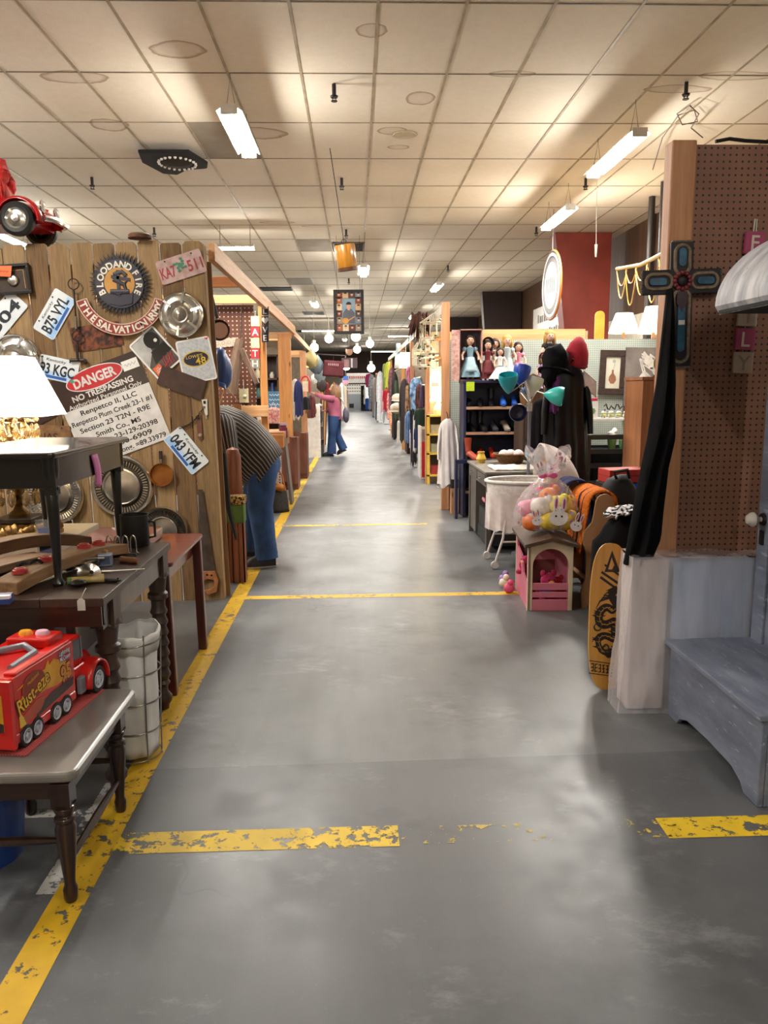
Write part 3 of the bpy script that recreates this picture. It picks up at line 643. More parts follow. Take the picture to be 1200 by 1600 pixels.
# hand tools and small hangings
t = thing('hand_saw', 'old rusty hand saw hanging blade up at the right end of the fence', 'saw', M=onfence(322, 850, 0, .012)); k = .228 * 19
b = MB(mat('saw_steel', '#5d5048', .5, .5, col2='#46372d', scale=9)); b.prism([(-.038, .38), (-.008, .38), (.055, -.20), (-.045, -.20)], .0025); b.build('blade', t)
b = MB(wood('saw_handle_wood', '#b3744a', '#8a5230', .5, 'z', 8))
hp = [(-.045, -.19), (.055, -.19), (.075, -.26), (.06, -.34), (.0, -.36), (-.03, -.33), (.02, -.32), (.045, -.30), (.045, -.255), (.0, -.245), (-.04, -.27), (-.05, -.23)]
b.prism(hp, .022, z0=-.009); b.use(BOLT); b.cyl((0, -.215, .012), (0, -.215, .016), .008, n=8); b.cyl((.03, -.22, .012), (.03, -.22, .016), .008, n=8); b.build('handle', t, bevel=.003)
t = thing('small_pan', 'small copper skillet with dark handle hanging right of the largest hubcap', 'pan', M=onfence(254, 741, 0, .006))
b = MB(mat('copper', '#a4682c', .4, .6, col2='#7e4a1e', scale=7)); b.lathe([(0, .004), (.068, .004), (.075, .012), (.08, .034), (.076, .034), (.07, .012), (.0, .008)], 32); b.build('pan_body', t)
b = MB(mat('pan_handle', '#332119', .5)); b.tube([(0, .07, .02), (0, .115, .02), (0, .16, .022)], [.008, .014, .012], 8, flat=.5); b.use(CHR2); b.cyl((0, .075, .022), (0, .105, .024), .007, n=8); b.build('handle', t)
o = MB(mat('opener_white', '#d9d8d2', .35, .3)); o.prism([(-.018, .06), (.02, .06), (.01, -.045), (-.006, -.045)], .004); o.use(BOLT); o.box(-.008, .008, .03, .05, .004, .006); o.use(CHR2); o.box(-.006, .004, -.07, -.045, .0, .003)
tag(o.build('bottle_opener', M=onfence(321, 638, 5, .004)), 'white bottle opener hanging on the last plank of the fence', 'bottle opener')
o = MB(mat('rusty_strap', '#6b4431', .6, .3)); o.rrect(.032, .17, .016, .004); o.use(CHR2); o.cyl((0, -.05, .004), (0, -.05, .012), .012, n=10); o.use(BOLT); o.cyl((0, .06, .004), (0, .06, .008), .008, n=10)
tag(o.build('strap_hinge', M=onfence(312, 668, 2, .004)), 'rounded rusty strap hinge below the white bottle opener', 'hinge')
o = MB(mat('chain_dark', '#3d352f', .4, .7)); pa, pb = at(282, 668, FY - .012), at(318, 637, FY - .012)
for k in range(15):
    c = pa.lerp(pb, k / 14) - V((0, 0, .03 * sin(pi * k / 14))); o.torus((0, 0, 0), .008, .0022, 10, 5, frame(c, (1, 0, 0), (0, 0, 1), 40) @ (RX(90) if k % 2 else RX(20)) @ Matrix.Diagonal((1.3, .8, 1, 1)))
tag(o.build('chain'), 'thin dark chain strung above the 043 YFM licence plate', 'chain')
o = MB(mat('iron_dark', '#2b2320', .5, .5)); o.torus((.0, .145, .01), .034, .004, 20, 6); o.tube([(0, .11, .01), (0, -.15, .01)], .006, 6); o.torus((.0, -.185, .01), .032, .004, 20, 6); o.tube([(0, -.22, .01), (.0, -.34, .012)], .006, 6); o.use(mat('iron_bright', '#b9b2a8', .25, .9)); o.tube([(0, -.06, .014), (0, -.14, .014)], .010, 6)
tag(o.build('bridle_bit', M=onfence(118, 480, 0, .02)), 'dark iron bar with two rings hanging left of the army emblem', 'bridle bit')
o = MB(mat('iron_dark')); o.tube([(-.05, 0, .012), (.05, .0, .012)], .011, 8); o.tube([(.0, 0, .012), (0, .1, .012)], .007, 6); o.tube([(.05, 0, .012), (.055, -.02, .02)], .012, 8)
tag(o.build('iron_tee_handle', M=onfence(122, 563, 0, .01)), 'dark iron tee handle below the rusted brown plate', 'tool')
t = thing('shadow_box', 'black shadow box frame with round gold medals and an orange tag', 'picture frame', M=onfence(8, 438, 4, .01)); w, h = .34, .19
b = MB(mat('black_gloss', '#17110e', .3))
for q in ((-w / 2, w / 2, h / 2 - .02, h / 2), (-w / 2, w / 2, -h / 2, -h / 2 + .02), (-w / 2, -w / 2 + .02, -h / 2 + .02, h / 2 - .02), (w / 2 - .02, w / 2, -h / 2 + .02, h / 2 - .02)): b.box(q[0], q[1], q[2], q[3], 0, .03)
b.build('frame', t, bevel=.003)
b = MB(mat('box_backing', '#3b2a20', .7)); b.box(-w / 2 + .02, w / 2 - .02, -h / 2 + .02, h / 2 - .02, 0, .006); b.use(mat('gold_line', '#b08a4a', .4, .6)); b.box(.125, .128, -.06, .06, .006, .008); b.box(-.1, .128, .055, .058, .006, .008); b.build('backing', t)
for x in (-.08, .055):
    b = MB(CHR2); b.lathe([(0, .02), (.024, .02), (.036, .012), (.038, .006)], 24, T(x, -.005, .005)); b.use(mat('medal_gold', '#d09a38', .3, .8)); b.torus((x, -.005, .012), .030, .005, 24, 6); b.build('medal', t)
o = MB(mat('orange_paper', '#e0703e', .7)); o.prism([(-.05, -.035), (.045, -.03), (.05, .04), (-.05, .03)], .001, z0=0); o.use(INK); o.tube([(-.03 + .006 * q, .006 * sin(q * 2.2), .0015) for q in range(11)], .0012, 4); tag(o.build('price_tag', M=onfence(6, 424, -6, .045)), 'orange paper price tag on the black shadow box', 'price tag')
o = MB(mat('rust_disc', '#6d4326', .7, col2='#4a2c18', scale=12)); o.lathe([(0, .03), (.06, .03), (.075, .02), (.075, 0), (0, 0)], 24); o.use(mat('iron_dark')); o.box(-.075, .075, -.012, .012, .0, .012)
tag(o.build('rusty_lid', M=T(-1.39, FY + .005, 2.43)), 'small rusty round lid lying on top of the fence', 'lid')

# toy car on top of the fence
RCAR = mat('toy_car_red', '#b3141c', .22, coat=.6); BLK = mat('black_rubber', '#0c0b0b', .6); CLR = mat('headlight_glass', '#f2efe6', .08, spec=.8)
c = at(30, 374, FY - .07); t = thing('toy_car', 'big red rounded toy car standing on top of the fence at the left', 'toy car', (c.x - .34, FY + .12, 2.43))
b = MB(RCAR)
def carshell(u, v):
    x = -.42 + .93 * u; s = sin(pi * min(1, max(0, (x + .44) / .97))) ** .5
    cab = max(0, 1 - ((x + .02) / .27) ** 2) ** .5 * .19 if abs(x + .02) < .27 else 0
    hood = .17 * s + .02; w = .17 * s ** .6 + .005
    a = pi * v; z = .09 + (hood + cab) * sin(a) ** .7; y = w * cos(a) * (1 - .30 * (z > .27))
    return (x, y, z)
b.surf(carshell, 40, 20); b.box(-.36, .44, -.15, .15, .08, .12); b.build('body', t)
for x in (-.26, .34):
    for y in (-.19, .19):
        b = MB(BLK); b.lathe([(.064, -.03), (.085, -.035), (.105, -.02), (.107, 0), (.105, .02), (.085, .035), (.064, .03)], 28, T(x, y, .107) @ RX(90)); wo = b.build('wheel', t)
        b = MB(CHR); sgn = 1 if y < 0 else -1
        b.lathe([(0, .045), (.022, .043), (.03, .030), (.052, .024), (.066, .032)], 24, T(x, y, .107) @ RX(90 * sgn)); b.build('hub', wo)
        b = MB(RCAR); b.surf(lambda u, v: (x + (.125 + .02 * sin(pi * v)) * cos(R(-5) + R(190) * u), y * .86 + (.075 * (v - .5)), .107 + (.125 + .02 * sin(pi * v)) * sin(R(-5) + R(190) * u)), 16, 6); b.build('fender', t, solid=.006)
b = MB(CHR); b.tube([(.50, -.17, .12), (.535, -.10, .12), (.54, .10, .12), (.50, .17, .12)], .02, 8); b.build('bumper', t)
for y in (-.115, .115):
    b = MB(CLR); b.ball((.455, y, .20), .035); b.use(CHR); b.torus((0, 0, 0), .036, .006, 20, 6, T(.475, y, .20) @ RY(90)); b.build('headlight', t)
b = MB(mat('car_window', '#2a2426', .1, coat=.5)); b.box(-.12, .1, -.131, -.126, .29, .36); b.box(-.12, .1, .126, .131, .29, .36); b.build('window', t)
FUR = mat('red_fluff', '#c93026', .95, col2='#8d1c16', scale=30)
b = MB(FUR); rnd = random.Random(3)
for k in range(70):
    x = -.3 + .5 * rnd.random(); y = -.12 + .2 * rnd.random(); z = .36 + .10 * rnd.random()
    b.ball((x, y, z), .05 + .03 * rnd.random(), jit=.4, n=8)
for k in range(40):
    x = -.05 + .28 * rnd.random(); y = -.16 + .06 * rnd.random(); z = .40 - .25 * rnd.random() * max(0, x)
    b.tube([(x, y, z), (x + .03, y - .01, z - .05), (x + .02 + .03 * rnd.random(), y, z - .11)], [.012, .008, .002], 5)
tag(b.build('feather_boa', M=T(*t.location)), 'fluffy red feather boa heaped on the toy car roof', 'feather boa')
# ================================================================ LEFT FOREGROUND
DKW = wood('dark_stained_wood', '#1f110c', '#35201a', .3, 'z', 5, coat=.25); DKWX = wood('dark_stained_wood_x', '#241611', '#3c2820', .3, 'x', 5, coat=.2)
BLKP = mat('black_lacquer', '#15120f', .28, coat=.35, col2='#1c1815', scale=5); MAH = wood('mahogany', '#5a2417', '#7c3724', .28, 'x', 4, coat=.4); MAHZ = wood('mahogany_leg', '#43190f', '#64281a', .3, 'z', 4, coat=.3)
# stool with grey seat
t = thing('stool', 'dark turned-leg stool with a grey seat carrying the red toy truck', 'stool', (-.845, 2.07, 0))
for x, y in ((0, 0), (.0, .48), (-.31, 0), (-.31, .48)):
    b = MB(DKW); turned(b, x, y, 0, .375, .026); b.build('leg', t, bevel=.002)
b = MB(mat('seat_grey', '#77726d', .3, col2='#857f79', scale=4, coat=.3)); b.rrect(.42, .62, .035, .032, T(-.155, .265, .385)); b.build('seat', t, bevel=.012, seg=3)
b = MB(DKWX)
for q in ((-.33, .02, -.015, .015), (-.33, .02, .465, .495)): b.box(*q, .325, .386)
for x in (-.31, 0): b.box(x - .014, x + .014, 0, .48, .325, .386)
b.build('seat_rail', t)
for a, c, z in (((-.31, 0), (0, 0), .19), ((-.31, .48), (0, .48), .19), ((0, 0), (0, .48), .12)):
    b = MB(DKW); p, q = V((a[0], a[1], z)), V((c[0], c[1], z)); b.tube([p, p.lerp(q, .2), p.lerp(q, .5), p.lerp(q, .8), q], [.008, .011, .014, .011, .008], 8); b.build('stretcher', t)
SZ = .418
def lacy(name, c):
    m = NT(name); s = m.xyz(); q = [m.math('ABSOLUTE', m.math('SUBTRACT', m.math('FRACT', m.math('MULTIPLY', m.math('ADD', s[k], 9.0), 110)), .5)) for k in (0, 1)]
    m.set(Base_Color=m.mix(m.math('GREATER_THAN', m.math('MAXIMUM', q[0], q[1]), .3), lin('#9a3b3c'), lin(c)), Roughness=.8); return m.m
b = MB(lacy('red_crochet', '#d4615d')); b.rrect(.25, .50, .01, .003, T(0, 0, 0)); tag(b.build('doily', M=T(-1.055, 2.395, SZ) @ RZ(-8)), 'pinkish red crocheted runner under the toy truck on the stool', 'doily')
# red toy truck
TR = mat('truck_red', '#d01f18', .28, coat=.3, col2='#c41a14', scale=3); TRD = mat('truck_dark_red', '#7d130f', .4); TG = mat('truck_grey', '#7d7f88', .4); TBLK = mat('tyre_black', '#121214', .6); HUBG = mat('hub_grey', '#c4c7d2', .45)
t = thing('toy_truck', 'large red plastic toy truck with trailer lettered Rust-eze and 95', 'toy truck', (-.993, 2.14, SZ + .003), -8.5)
b = MB(TR)
b.box(-.20, 0, .0, .345, .055, .228)                                       # trailer hull
b.box(-.21, -.19 + .0, -.012, .0, .035, .225); b.box(-.205, .004, -.012, .004, .02, .06)
for y0, y1 in ((.0, .024), (.125, .195), (.300, .345)): b.box(-.2, 0, y0, y1, .026, .056)
b.box(-.2, -.16, .02, .33, .226, .238); b.box(-.04, .0, .02, .33, .226, .238)
b.build('trailer', t, bevel=.006, seg=3)
b = MB(TR); b.box(-.2, .006, -.022, -.006, .022, .226); b.use(mat('decal_yellow', '#e0a92a', .4, col2='#c98420', scale=14)); b.box(-.185, -.02, -.0235, -.022, .075, .185)
b.use(mat('decal_dark', '#3c2a24', .5)); b.prism([(-.185, .075), (-.02, .075), (-.02, .10), (-.10, .125), (-.185, .10)], .001, frame((0, -.0237, 0), (1, 0, 0), (0, 0, 1)))
b.use(mat('decal_orange', '#b5471f', .4)); b.prism([(-.165, .1), (-.06, .09), (-.03, .12), (-.07, .15), (-.14, .14)], .001, frame((0, -.0242, 0), (1, 0, 0), (0, 0, 1)))
b.build('rear_door', t, bevel=.004)
b = MB(TR)
b.box(-.185, -.015, .345, .47, .04, .12); b.box(-.18, -.02, .345, .435, .12, .222); b.box(-.175, -.03, .25, .345, .228, .262)
b.prism([(.43, .04), (.515, .04), (.53, .06), (.528, .115), (.50, .145), (.43, .15)], .13, frame((-.165, 0, 0), (0, 1, 0), (0, 0, 1)))
b.build('cab', t, bevel=.009, seg=3)
b = MB(mat('truck_window', '#2b2d38', .15, coat=.4)); b.box(-.021, -.0185, .365, .425, .145, .210); b.box(-.17, -.03, .434, .4365, .15, .212); b.use(TG); b.box(-.0185, -.016, .36, .366, .14, .215); b.box(-.0185, -.016, .424, .43, .14, .215); b.build('window', t)
b = MB(TR)
def fender(u, v): a = R(-8) + R(196) * u; r = .062 + .006 * sin(pi * v); return (-.05 + .075 * v, .468 + r * cos(a), .046 + r * sin(a) * 1.12)
b.surf(fender, 18, 6); b.build('fender', t, solid=.007); b = MB(TR); b.surf(lambda u, v: (-.165 - .05 * v, fender(u, v)[1], fender(u, v)[2]), 18, 6); b.build('fender', t, solid=.007)
b = MB(TG); b.box(-.012, .008, .365, .40, .03, .09); b.build('fuel_tank', t, bevel=.006)
for y, r in ((.05, .034), (.105, .034), (.215, .034), (.275, .034), (.468, .048)):
    for sgn, x in ((1, -.002 if r < .04 else .012), (-1, -.20)):
        M = T(x, y, r) @ RY(90 * sgn)
        b = MB(TBLK); b.lathe([(r * .5, -.028), (r * .9, -.028), (r, -.02), (r, .0), (r * .92, .006), (r * .66, .006)], 24, M); wo = b.build('wheel', t)
        b = MB(HUBG); b.lathe([(0, .008), (r * .2, .008), (r * .24, .001), (r * .55, .002), (r * .62, .008), (r * .68, .004)], 24, M); b.use(TG)
        for k in range(6): a = k * pi / 3; b.cyl(M @ V((r * .4 * cos(a), r * .4 * sin(a), 0)), M @ V((r * .4 * cos(a), r * .4 * sin(a), .004)), r * .07, n=6)
        b.build('hub', wo)
sf = frame((.0012, .17, .14), (0, 1, 0), (0, 0, 1))
DY = mat('decal_yellow'); 
b = MB(DY); b.prism([(-.15, -.005), (-.10, .045), (-.155, .045), (-.09, .058), (.0, .055), (.02, .078), (.025, .058), (.05, .07), (.13, .032), (.155, -.02), (.06, -.02), (.0, -.01)], .0008, sf, z0=.0)
b.use(mat('decal_dark')); b.prism([(-.06, -.075), (.155, -.055), (.16, -.03), (.03, -.03), (-.06, -.05)], .0009, sf)
b.use(mat('decal_brown', '#8f2f1a', .4)); b.prism([(-.065 + .062 * cos(a * pi / 12), .03 + .042 * sin(a * pi / 12)) for a in range(24)], .0012, sf)
b.use(mat('decal_edge', '#2a1512', .4)); b.text('Rust-eze', .050, sf @ RZ(14) @ T(-.065, .03, 0), .04, .185, z=.0016); b.use(mat('decal_gold', '#f0bb2c', .4)); b.text('Rust-eze', .046, sf @ RZ(14) @ T(-.065, .03, 0), .015, .175, z=.0022)
b.text('Medicated', .012, sf @ RZ(14) @ T(-.055, .066, 0), .0, .06, z=.002)
b.use(mat('decal_edge')); b.text('95', .058, sf @ RZ(6) @ T(.115, -.008, 0), .045, .07, z=.0016); b.use(mat('decal_orange2', '#e58a3a', .4)); b.text('95', .052, sf @ RZ(6) @ T(.115, -.008, 0), .02, .062, z=.0022)
b.use(mat('decal_navy', '#2c3f78', .4)); b.text('Lightning', .019, sf @ T(.115, .072, 0), .03, .068, z=.0012); b.text('McQueen', .019, sf @ T(.118, .052, 0), .03, .068, z=.0012)
b.use(mat('decal_white', '#e9ebf3', .4)); b.text('Lightning', .016, sf @ T(.115, .072, 0), .008, .064, z=.0018); b.text('McQueen', .016, sf @ T(.118, .052, 0), .008, .064, z=.0018)
b.use(mat('decal_orange')); b.prism([(-.15, -.075), (-.04, -.06), (.0, -.025), (-.06, -.02), (-.13, -.04)], .0013, sf); b.use(mat('decal_flame', '#e8c24a', .4)); b.prism([(-.15, -.07), (-.12, -.07), (-.13, -.045), (-.15, -.02)], .0016, sf)
b.build('side_decal', t)
b = MB(TG)
P = [(-.10, .03 + .23, .0)]
b.tube([(-.16, .06, .236), (-.16, .19, .24), (-.10, .235, .245), (-.04, .19, .24), (-.04, .06, .236)], .011, 8); b.build('carry_handle', t)
for x, y, c, n in ((-.13, .38, '#f0a22a', 'yellow button'), (-.075, .385, '#e3b7c6', 'pale pink button')):
    b = MB(mat('button_' + c[1:], c, .35)); b.lathe([(0, .012), (.018, .011), (.024, .004), (.025, -.01)], 20, T(x, y - .085, .264) @ Matrix.Diagonal((1, .7, 1, 1))); tag(b.build('button', t), n)

# white laundry hamper in a wire frame
t = thing('laundry_hamper', 'tall white cloth hamper in a round wire frame beside the dark table leg', 'hamper', (-.905, 2.97, 0))
WIRE = mat('wire_chrome', '#8f8a82', .3, .8); CLO = mat('white_liner', '#f0efed', .85, col2='#e2e1df', scale=6)
b = MB(CLO)
def ham(u, v):
    a = 2 * pi * u; z = .025 + .495 * v; r = .084 + .022 * v + .004 * sin(a * 7 + 4 * v) + .003 * noise.noise(V((cos(a) * 3, sin(a) * 3, v * 5)))
    return (r * cos(a), r * sin(a), z + (.012 * sin(a * 2) * v))
b.surf(ham, 48, 14, cu=True); b.lathe([(.0, .03), (.082, .03)], 24); 
def roll(u, v): a = 2 * pi * u; q = pi * v; return ((.106 + .008 * sin(q) + .004) * cos(a), (.106 + .008 * sin(q) + .004) * sin(a), .52 + .012 * sin(a * 2) + .012 * cos(q) - .05 * (v > .9) + .004 * sin(9 * a))
b.surf(roll, 48, 6, cu=True); b.build('liner', t, solid=.003)
b = MB(WIRE)
for z, r in ((.015, .098), (.13, .100), (.25, .106), (.37, .111), (.49, .117)): b.torus((0, 0, z), r, .0028, 40, 6)
for k in range(6):
    a = k * pi / 3 + .2; b.tube([(.098 * cos(a), .098 * sin(a), .0), (.098 * cos(a), .098 * sin(a), .01), (.100 * cos(a), .100 * sin(a), .13), (.117 * cos(a), .117 * sin(a), .49), (.118 * cos(a), .118 * sin(a), .53)], .0028, 6)
b.build('wire_frame', t)

# big dark table
TZ = .765
t = thing('work_table', 'big dark wooden table covered with old tools in the left foreground', 'table', (-.86, 2.57, 0))
TT = wood('table_top_dark', '#2f211b', '#4a372d', .38, 'y', 4); 
b = MB(TT)
for k in range(7): b.box(-1.5 + k * .214, -1.5 + (k + 1) * .214 - .002, .0, .97, TZ - .03, TZ)
b.build('top', t, bevel=.002)
b = MB(DKWX); b.box(-1.45, -.02, .02, .045, .66, TZ - .03); b.build('apron', t); b = MB(DKWX); b.box(-1.45, -.02, .925, .95, .645, TZ - .03); b.build('apron', t); b = MB(DKW); b.box(-.045, -.02, .03, .94, .645, TZ - .03); b.build('apron', t)
for x, y in ((-.05, .155), (-.05, .87), (-1.4, .08), (-1.4, .87)):
    b = MB(wood('turned_leg_grey', '#2b1d17', '#47342b', .4, 'z', 5)); turned(b, x, y, 0, .735, .043, style=2); b.build('leg', t)
# mahogany table behind
t = thing('mahogany_table', 'reddish mahogany drop-leaf table between the dark table and the fence', 'table', (-.87, 3.55, 0))
b = MB(MAH); b.rrect(.56, .76, .03, .022, T(-.28, .39, .638)); b.build('top', t, bevel=.006)
b = MB(MAH); b.box(-.52, -.05, .04, .06, .55, .638); b.box(-.52, -.05, .70, .72, .55, .638); b.box(-.07, -.05, .04, .72, .55, .638); b.box(-.52, -.50, .04, .72, .55, .638); b.build('apron', t)
for x, y in ((-.045, .05), (-.03, .72), (-.50, .05), (-.50, .72)):
    b = MB(MAHZ); b.bar((x, y, .64), (x + .01, y, 0), .048, .048, (0, 1, 0)); b.build('leg', t, bevel=.008)
b = MB(MAH); b.box(-.54, -.20, .10, .50, .491, .55); tag(b.build('wooden_box', M=T(-.87, 3.72, .17), bevel=.01), 'flat reddish wooden box lying on the mahogany table', 'box')

# black side table standing on the dark table
t = thing('side_table', 'small black side table with a pink tag standing on top of the dark table', 'side table', (-1.08, 2.756, TZ))
for x, y in ((0, 0), (-.01, .77), (-.335, .77), (-.335, 0)):
    b = MB(BLKP); turned(b, x, y, 0, .46, .023, style=1); b.build('leg', t)
b = MB(BLKP); b.rrect(.43, .90, .02, .022, T(-.175, .385, .462)); b.build('top', t, bevel=.007, seg=3)
b = MB(BLKP); b.box(-.36, .02, -.02, .0, .355, .462); b.box(-.36, .02, .77, .79, .355, .462); b.box(.0, .02, -.0, .77, .355, .462); b.box(-.36, -.34, 0, .77, .355, .462); b.box(-.02, .024, -.024, .022, .33, .462); b.box(-.03, .02, .75, .795, .33, .462); b.build('apron', t, bevel=.003)
b = MB(mat('pink_paper', '#d06fae', .7)); b.surf(lambda u, v: (.0235 + .004 * sin(v * 4), .36 + .075 * u + .045 * v, .44 - .135 * v), 4, 8); o = b.build('price_tag', solid=.001); o.matrix_world = T(-1.08, 2.756, TZ); tag(o, 'pink paper tag stuck on the apron of the black side table', 'price tag')

# cream stand with the crystal lamp
CRM = mat('cream_stone', '#c9bda4', .5, col2='#b8ab92', scale=4)
t = thing('low_cabinet', 'low cream topped cabinet behind the dark table with the lamp on it', 'cabinet', (-2.10, 4.15, 0)); b = MB(CRM); b.box(-.55, .60, -.33, .33, .66, .70); b.build('top', t, bevel=.005); b = MB(DKWX); b.box(-.5, .55, -.3, .3, 0, .66); b.build('body', t)
L = V((-1.76, 4.05, .70))
t = thing('table_lamp', 'lit table lamp with white shade, crystal drops and ornate gold base', 'table lamp', L)
GOLD = mat('antique_gold', '#a07a3e', .35, .7, col2='#6b4e28', scale=14); CRY = mat('crystal', '#f0d3a0', .05, trans=.8, ior=1.5, spec=1)
b = MB(GOLD); b.box(-.16, .16, -.16, .16, 0, .02); b.box(-.14, .14, -.14, .14, .02, .035); rnd = random.Random(5)
for k in range(40):
    a = 2 * pi * k / 40; x = max(-.14, min(.14, .2 * cos(a))); y = max(-.14, min(.14, .2 * sin(a))); b.ball((x, y, .055 + .012 * sin(k * 2.1)), .026, .026, .03, n=8, jit=.4)
b.box(-.12, .12, -.12, .12, .03, .085); b.build('base', t)
b = MB(mat('bronze_plinth', '#3a2a1c', .4)); b.box(-.095, .095, -.095, .095, .09, .115); b.build('plinth', t, bevel=.004)
b = MB(GOLD); b.lathe([(.05, .115), (.055, .13), (.03, .15), (.022, .17), (.035, .19), (.04, .2), (.018, .225), (.022, .25), (.045, .275), (.05, .3), (.035, .33), (.014, .345), (.014, .50), (.03, .515), (.03, .53), (.012, .54), (.012, .68)], 20); b.build('stem', t)
for zc, r, n in ((.315, .145, 14), (.30, .085, 8), (.635, .115, 12), (.61, .06, 6)):
    b = MB(GOLD); b.torus((0, 0, zc), r, .007, 28, 6); b.lathe([(.02, zc - .01), (r * .5, zc - .012), (r, zc)], 28)
    for k in range(n // 2): a = 4 * pi * k / n; b.tube([(.015 * cos(a), .015 * sin(a), zc - .03), (r * .6 * cos(a), r * .6 * sin(a), zc + .03), (r * cos(a), r * sin(a), zc)], .004, 5)
    b.build('crown_ring', t)
    for k in range(n):
        a = 2 * pi * k / n; x, y = r * cos(a), r * sin(a)
        b = MB(CRY); b.lathe([(0, -.13), (.014, -.115), (.019, -.09), (.008, -.05), (.0, -.04)], 8, T(x, y, zc)); b.ball((x, y, zc - .022), .014, n=8); b.build('crystal_drop', t)
SH = mat('lit_lamp_shade', '#fff1d8', emit=3.2)
b = MB(SH); z0, z1 = .635, .93; h0, h1 = .215, .105
for k in range(4):
    a = RZ(90 * k + 6); b.add([(-h0, -h0, z0), (h0, -h0, z0), (h1, -h1, z1), (-h1, -h1, z1)], [(0, 1, 2, 3)], x=a)
b.build('lamp_shade', t, solid=.003)
la = bpy.data.lights.new('lamp_glow', 'POINT'); la.energy = 13; la.color = (1, .74, .42); la.shadow_soft_size = .09; lo = bpy.data.objects.new('lamp_glow', la); COL.objects.link(lo); lo.parent = t; lo.location = (0, 0, .60)

# things lying on the dark table
OLDW = wood('old_board_wood', '#6f4f33', '#a27b52', .65, 'x', 6); OLDW2 = wood('old_board_wood_dark', '#4d3522', '#7a583a', .65, 'x', 6); REDD = mat('red_disc', '#b3302c', .5)
def stave(p, q, w, h, rise, label, m, discs=()):
    p, q = V(p), V(q); d = q - p; L = d.length; t = thing('curved_board', label, 'board', p, math.degrees(atan2(d.y, d.x)), 'old curved boards on the dark table')
    b = MB(m); n = 14
    vs = []
    for k in range(n + 1):
        u = k / n; z = rise * 4 * u * (1 - u)
        for y, zz in ((-w / 2, 0), (w / 2, 0), (w / 2, h), (-w / 2, h)): vs.append((u * L, y, z + zz))
    fs = [(0, 1, 2, 3)[::-1]] + [(k * 4 + i, k * 4 + (i + 1) % 4, k * 4 + 4 + (i + 1) % 4, k * 4 + 4 + i) for k in range(n) for i in range(4)] + [(n * 4, n * 4 + 1, n * 4 + 2, n * 4 + 3)]
    b.add(vs, fs, False); b.build('board', t, bevel=.004, recalc=True)
    for u in discs:
        z = rise * 4 * u * (1 - u) + h; b = MB(REDD); b.lathe([(0, .015), (.018, .015), (.026, .012), (.027, 0), (0, 0)], 20, T(u * L, 0, z)); b.torus((u * L, 0, z + .014), .016, .005, 16, 6); b.build('red_disc', t)
    return t
stave((-1.22, 2.64, TZ), (-1.03, 3.30, TZ), .10, .045, .03, 'curved light board with red discs nearest the black table leg', OLDW, (.12, .32, .66, .8))
stave((-1.60, 2.95, TZ), (-1.22, 3.46, TZ), .09, .05, .05, 'curved brown board lying far back on the dark table under the lamp', OLDW2)
stave((-1.50, 2.66, TZ), (-1.30, 3.2, TZ), .13, .03, .015, 'flat worn board at the left edge of the dark table', OLDW2)
b = MB(mat('blackened_can', '#2b2827', .5, .4, col2='#211d1b', scale=6)); b.lathe([(0, .0), (.062, 0), (.064, .004), (.062, .14), (.065, .142), (.06, .142), (.059, .01), (0, .01)], 32); b.tube([(.062, 0, .11), (.09, 0, .105), (.09, 0, .04), (.062, 0, .035)], .006, 6)
pc = atZ(212, 852, TZ); t = thing('tin_can', 'black tin can standing at the far right corner of the dark table', 'can', pc); b.build('can_body', t); b = MB(BOLT); b.cyl((-.005, -.064, .115), (-.005, -.068, .115), .005, n=8); b.build('rivet', t)
o = MB(WIRE)
for k in range(4): x = k * .034; o.tube([(x, 0, .0), (x, 0, .05), (x + .004, 0, .07), (x + .012, 0, .078), (x + .02, 0, .07), (x + .024, 0, .05), (x + .024, 0, .006), (x + .034, 0, .0)], .003, 6)
o.tube([(-.02, 0, 0), (.13, -.02, .0), (.14, -.05, 0)], .003, 6)
pc = atZ(167, 866, TZ); tag(o.build('wire_rack', M=T(pc.x, pc.y, TZ + .003)), 'bent wire rack with four loops in front of the tin can', 'rack')
t = thing('corkscrew', 'turned wooden handled tool lying in front of the tin can', 'tool', atZ(215, 877, TZ + .012), 150)
b = MB(wood('tool_handle', '#7b4c2e', '#a16c45', .4, 'x', 8)); b.tube([(0, 0, 0), (.02, 0, 0), (.06, 0, 0), (.09, 0, .0)], [.008, .013, .011, .014], 10); b.build('handle', t); b = MB(WIRE); b.tube([(.09, 0, 0), (.15, .01, -.004)], .0035, 6); b.build('shaft', t)
t = thing('steel_box', 'small bluish steel box with window on the dark table', 'box', atZ(165, 884, TZ), 12)
b = MB(mat('blue_steel', '#8d98ab', .3, .6)); b.box(-.028, .028, -.02, .02, 0, .05); b.build('case', t, bevel=.004); b = MB(mat('steel_window', '#55627c', .2)); b.box(-.02, .02, -.0215, -.02, .01, .04); b.build('window', t)
o = MB(mat('pale_wood_stick', '#c99c63', .6)); o.tube([(0, 0, 0), (.08, -.05, 0)], .006, 6); pc = atZ(143, 858, TZ + .05); tag(o.build('wood_stick', M=T(pc.x, pc.y, TZ + .05)), 'pale wooden stick leaning behind the small steel box', 'stick')
t = thing('ice_pick', 'thin silver skewer lying near the right edge of the dark table', 'skewer', atZ(158, 893, TZ + .006), 12); b = MB(CHR2); b.tube([(0, 0, 0), (.05, 0, 0), (.16, 0, 0)], [.007, .003, .002], 8); b.build('shaft', t)
t = thing('funnel', 'small tin funnel lying on a heap of old keys and hooks', 'funnel', atZ(140, 897, TZ + .03)); b = MB(CHR2); b.lathe([(.007, .06), (.008, .03), (.04, -.01), (.042, -.012), (.038, -.01), (.006, .028)], 24, RX(70) @ RY(25)); b.build('cone', t)
IRON = mat('iron_dark'); rnd = random.Random(11); gx = ['old iron hook', 'old iron key', 'bent iron nail']
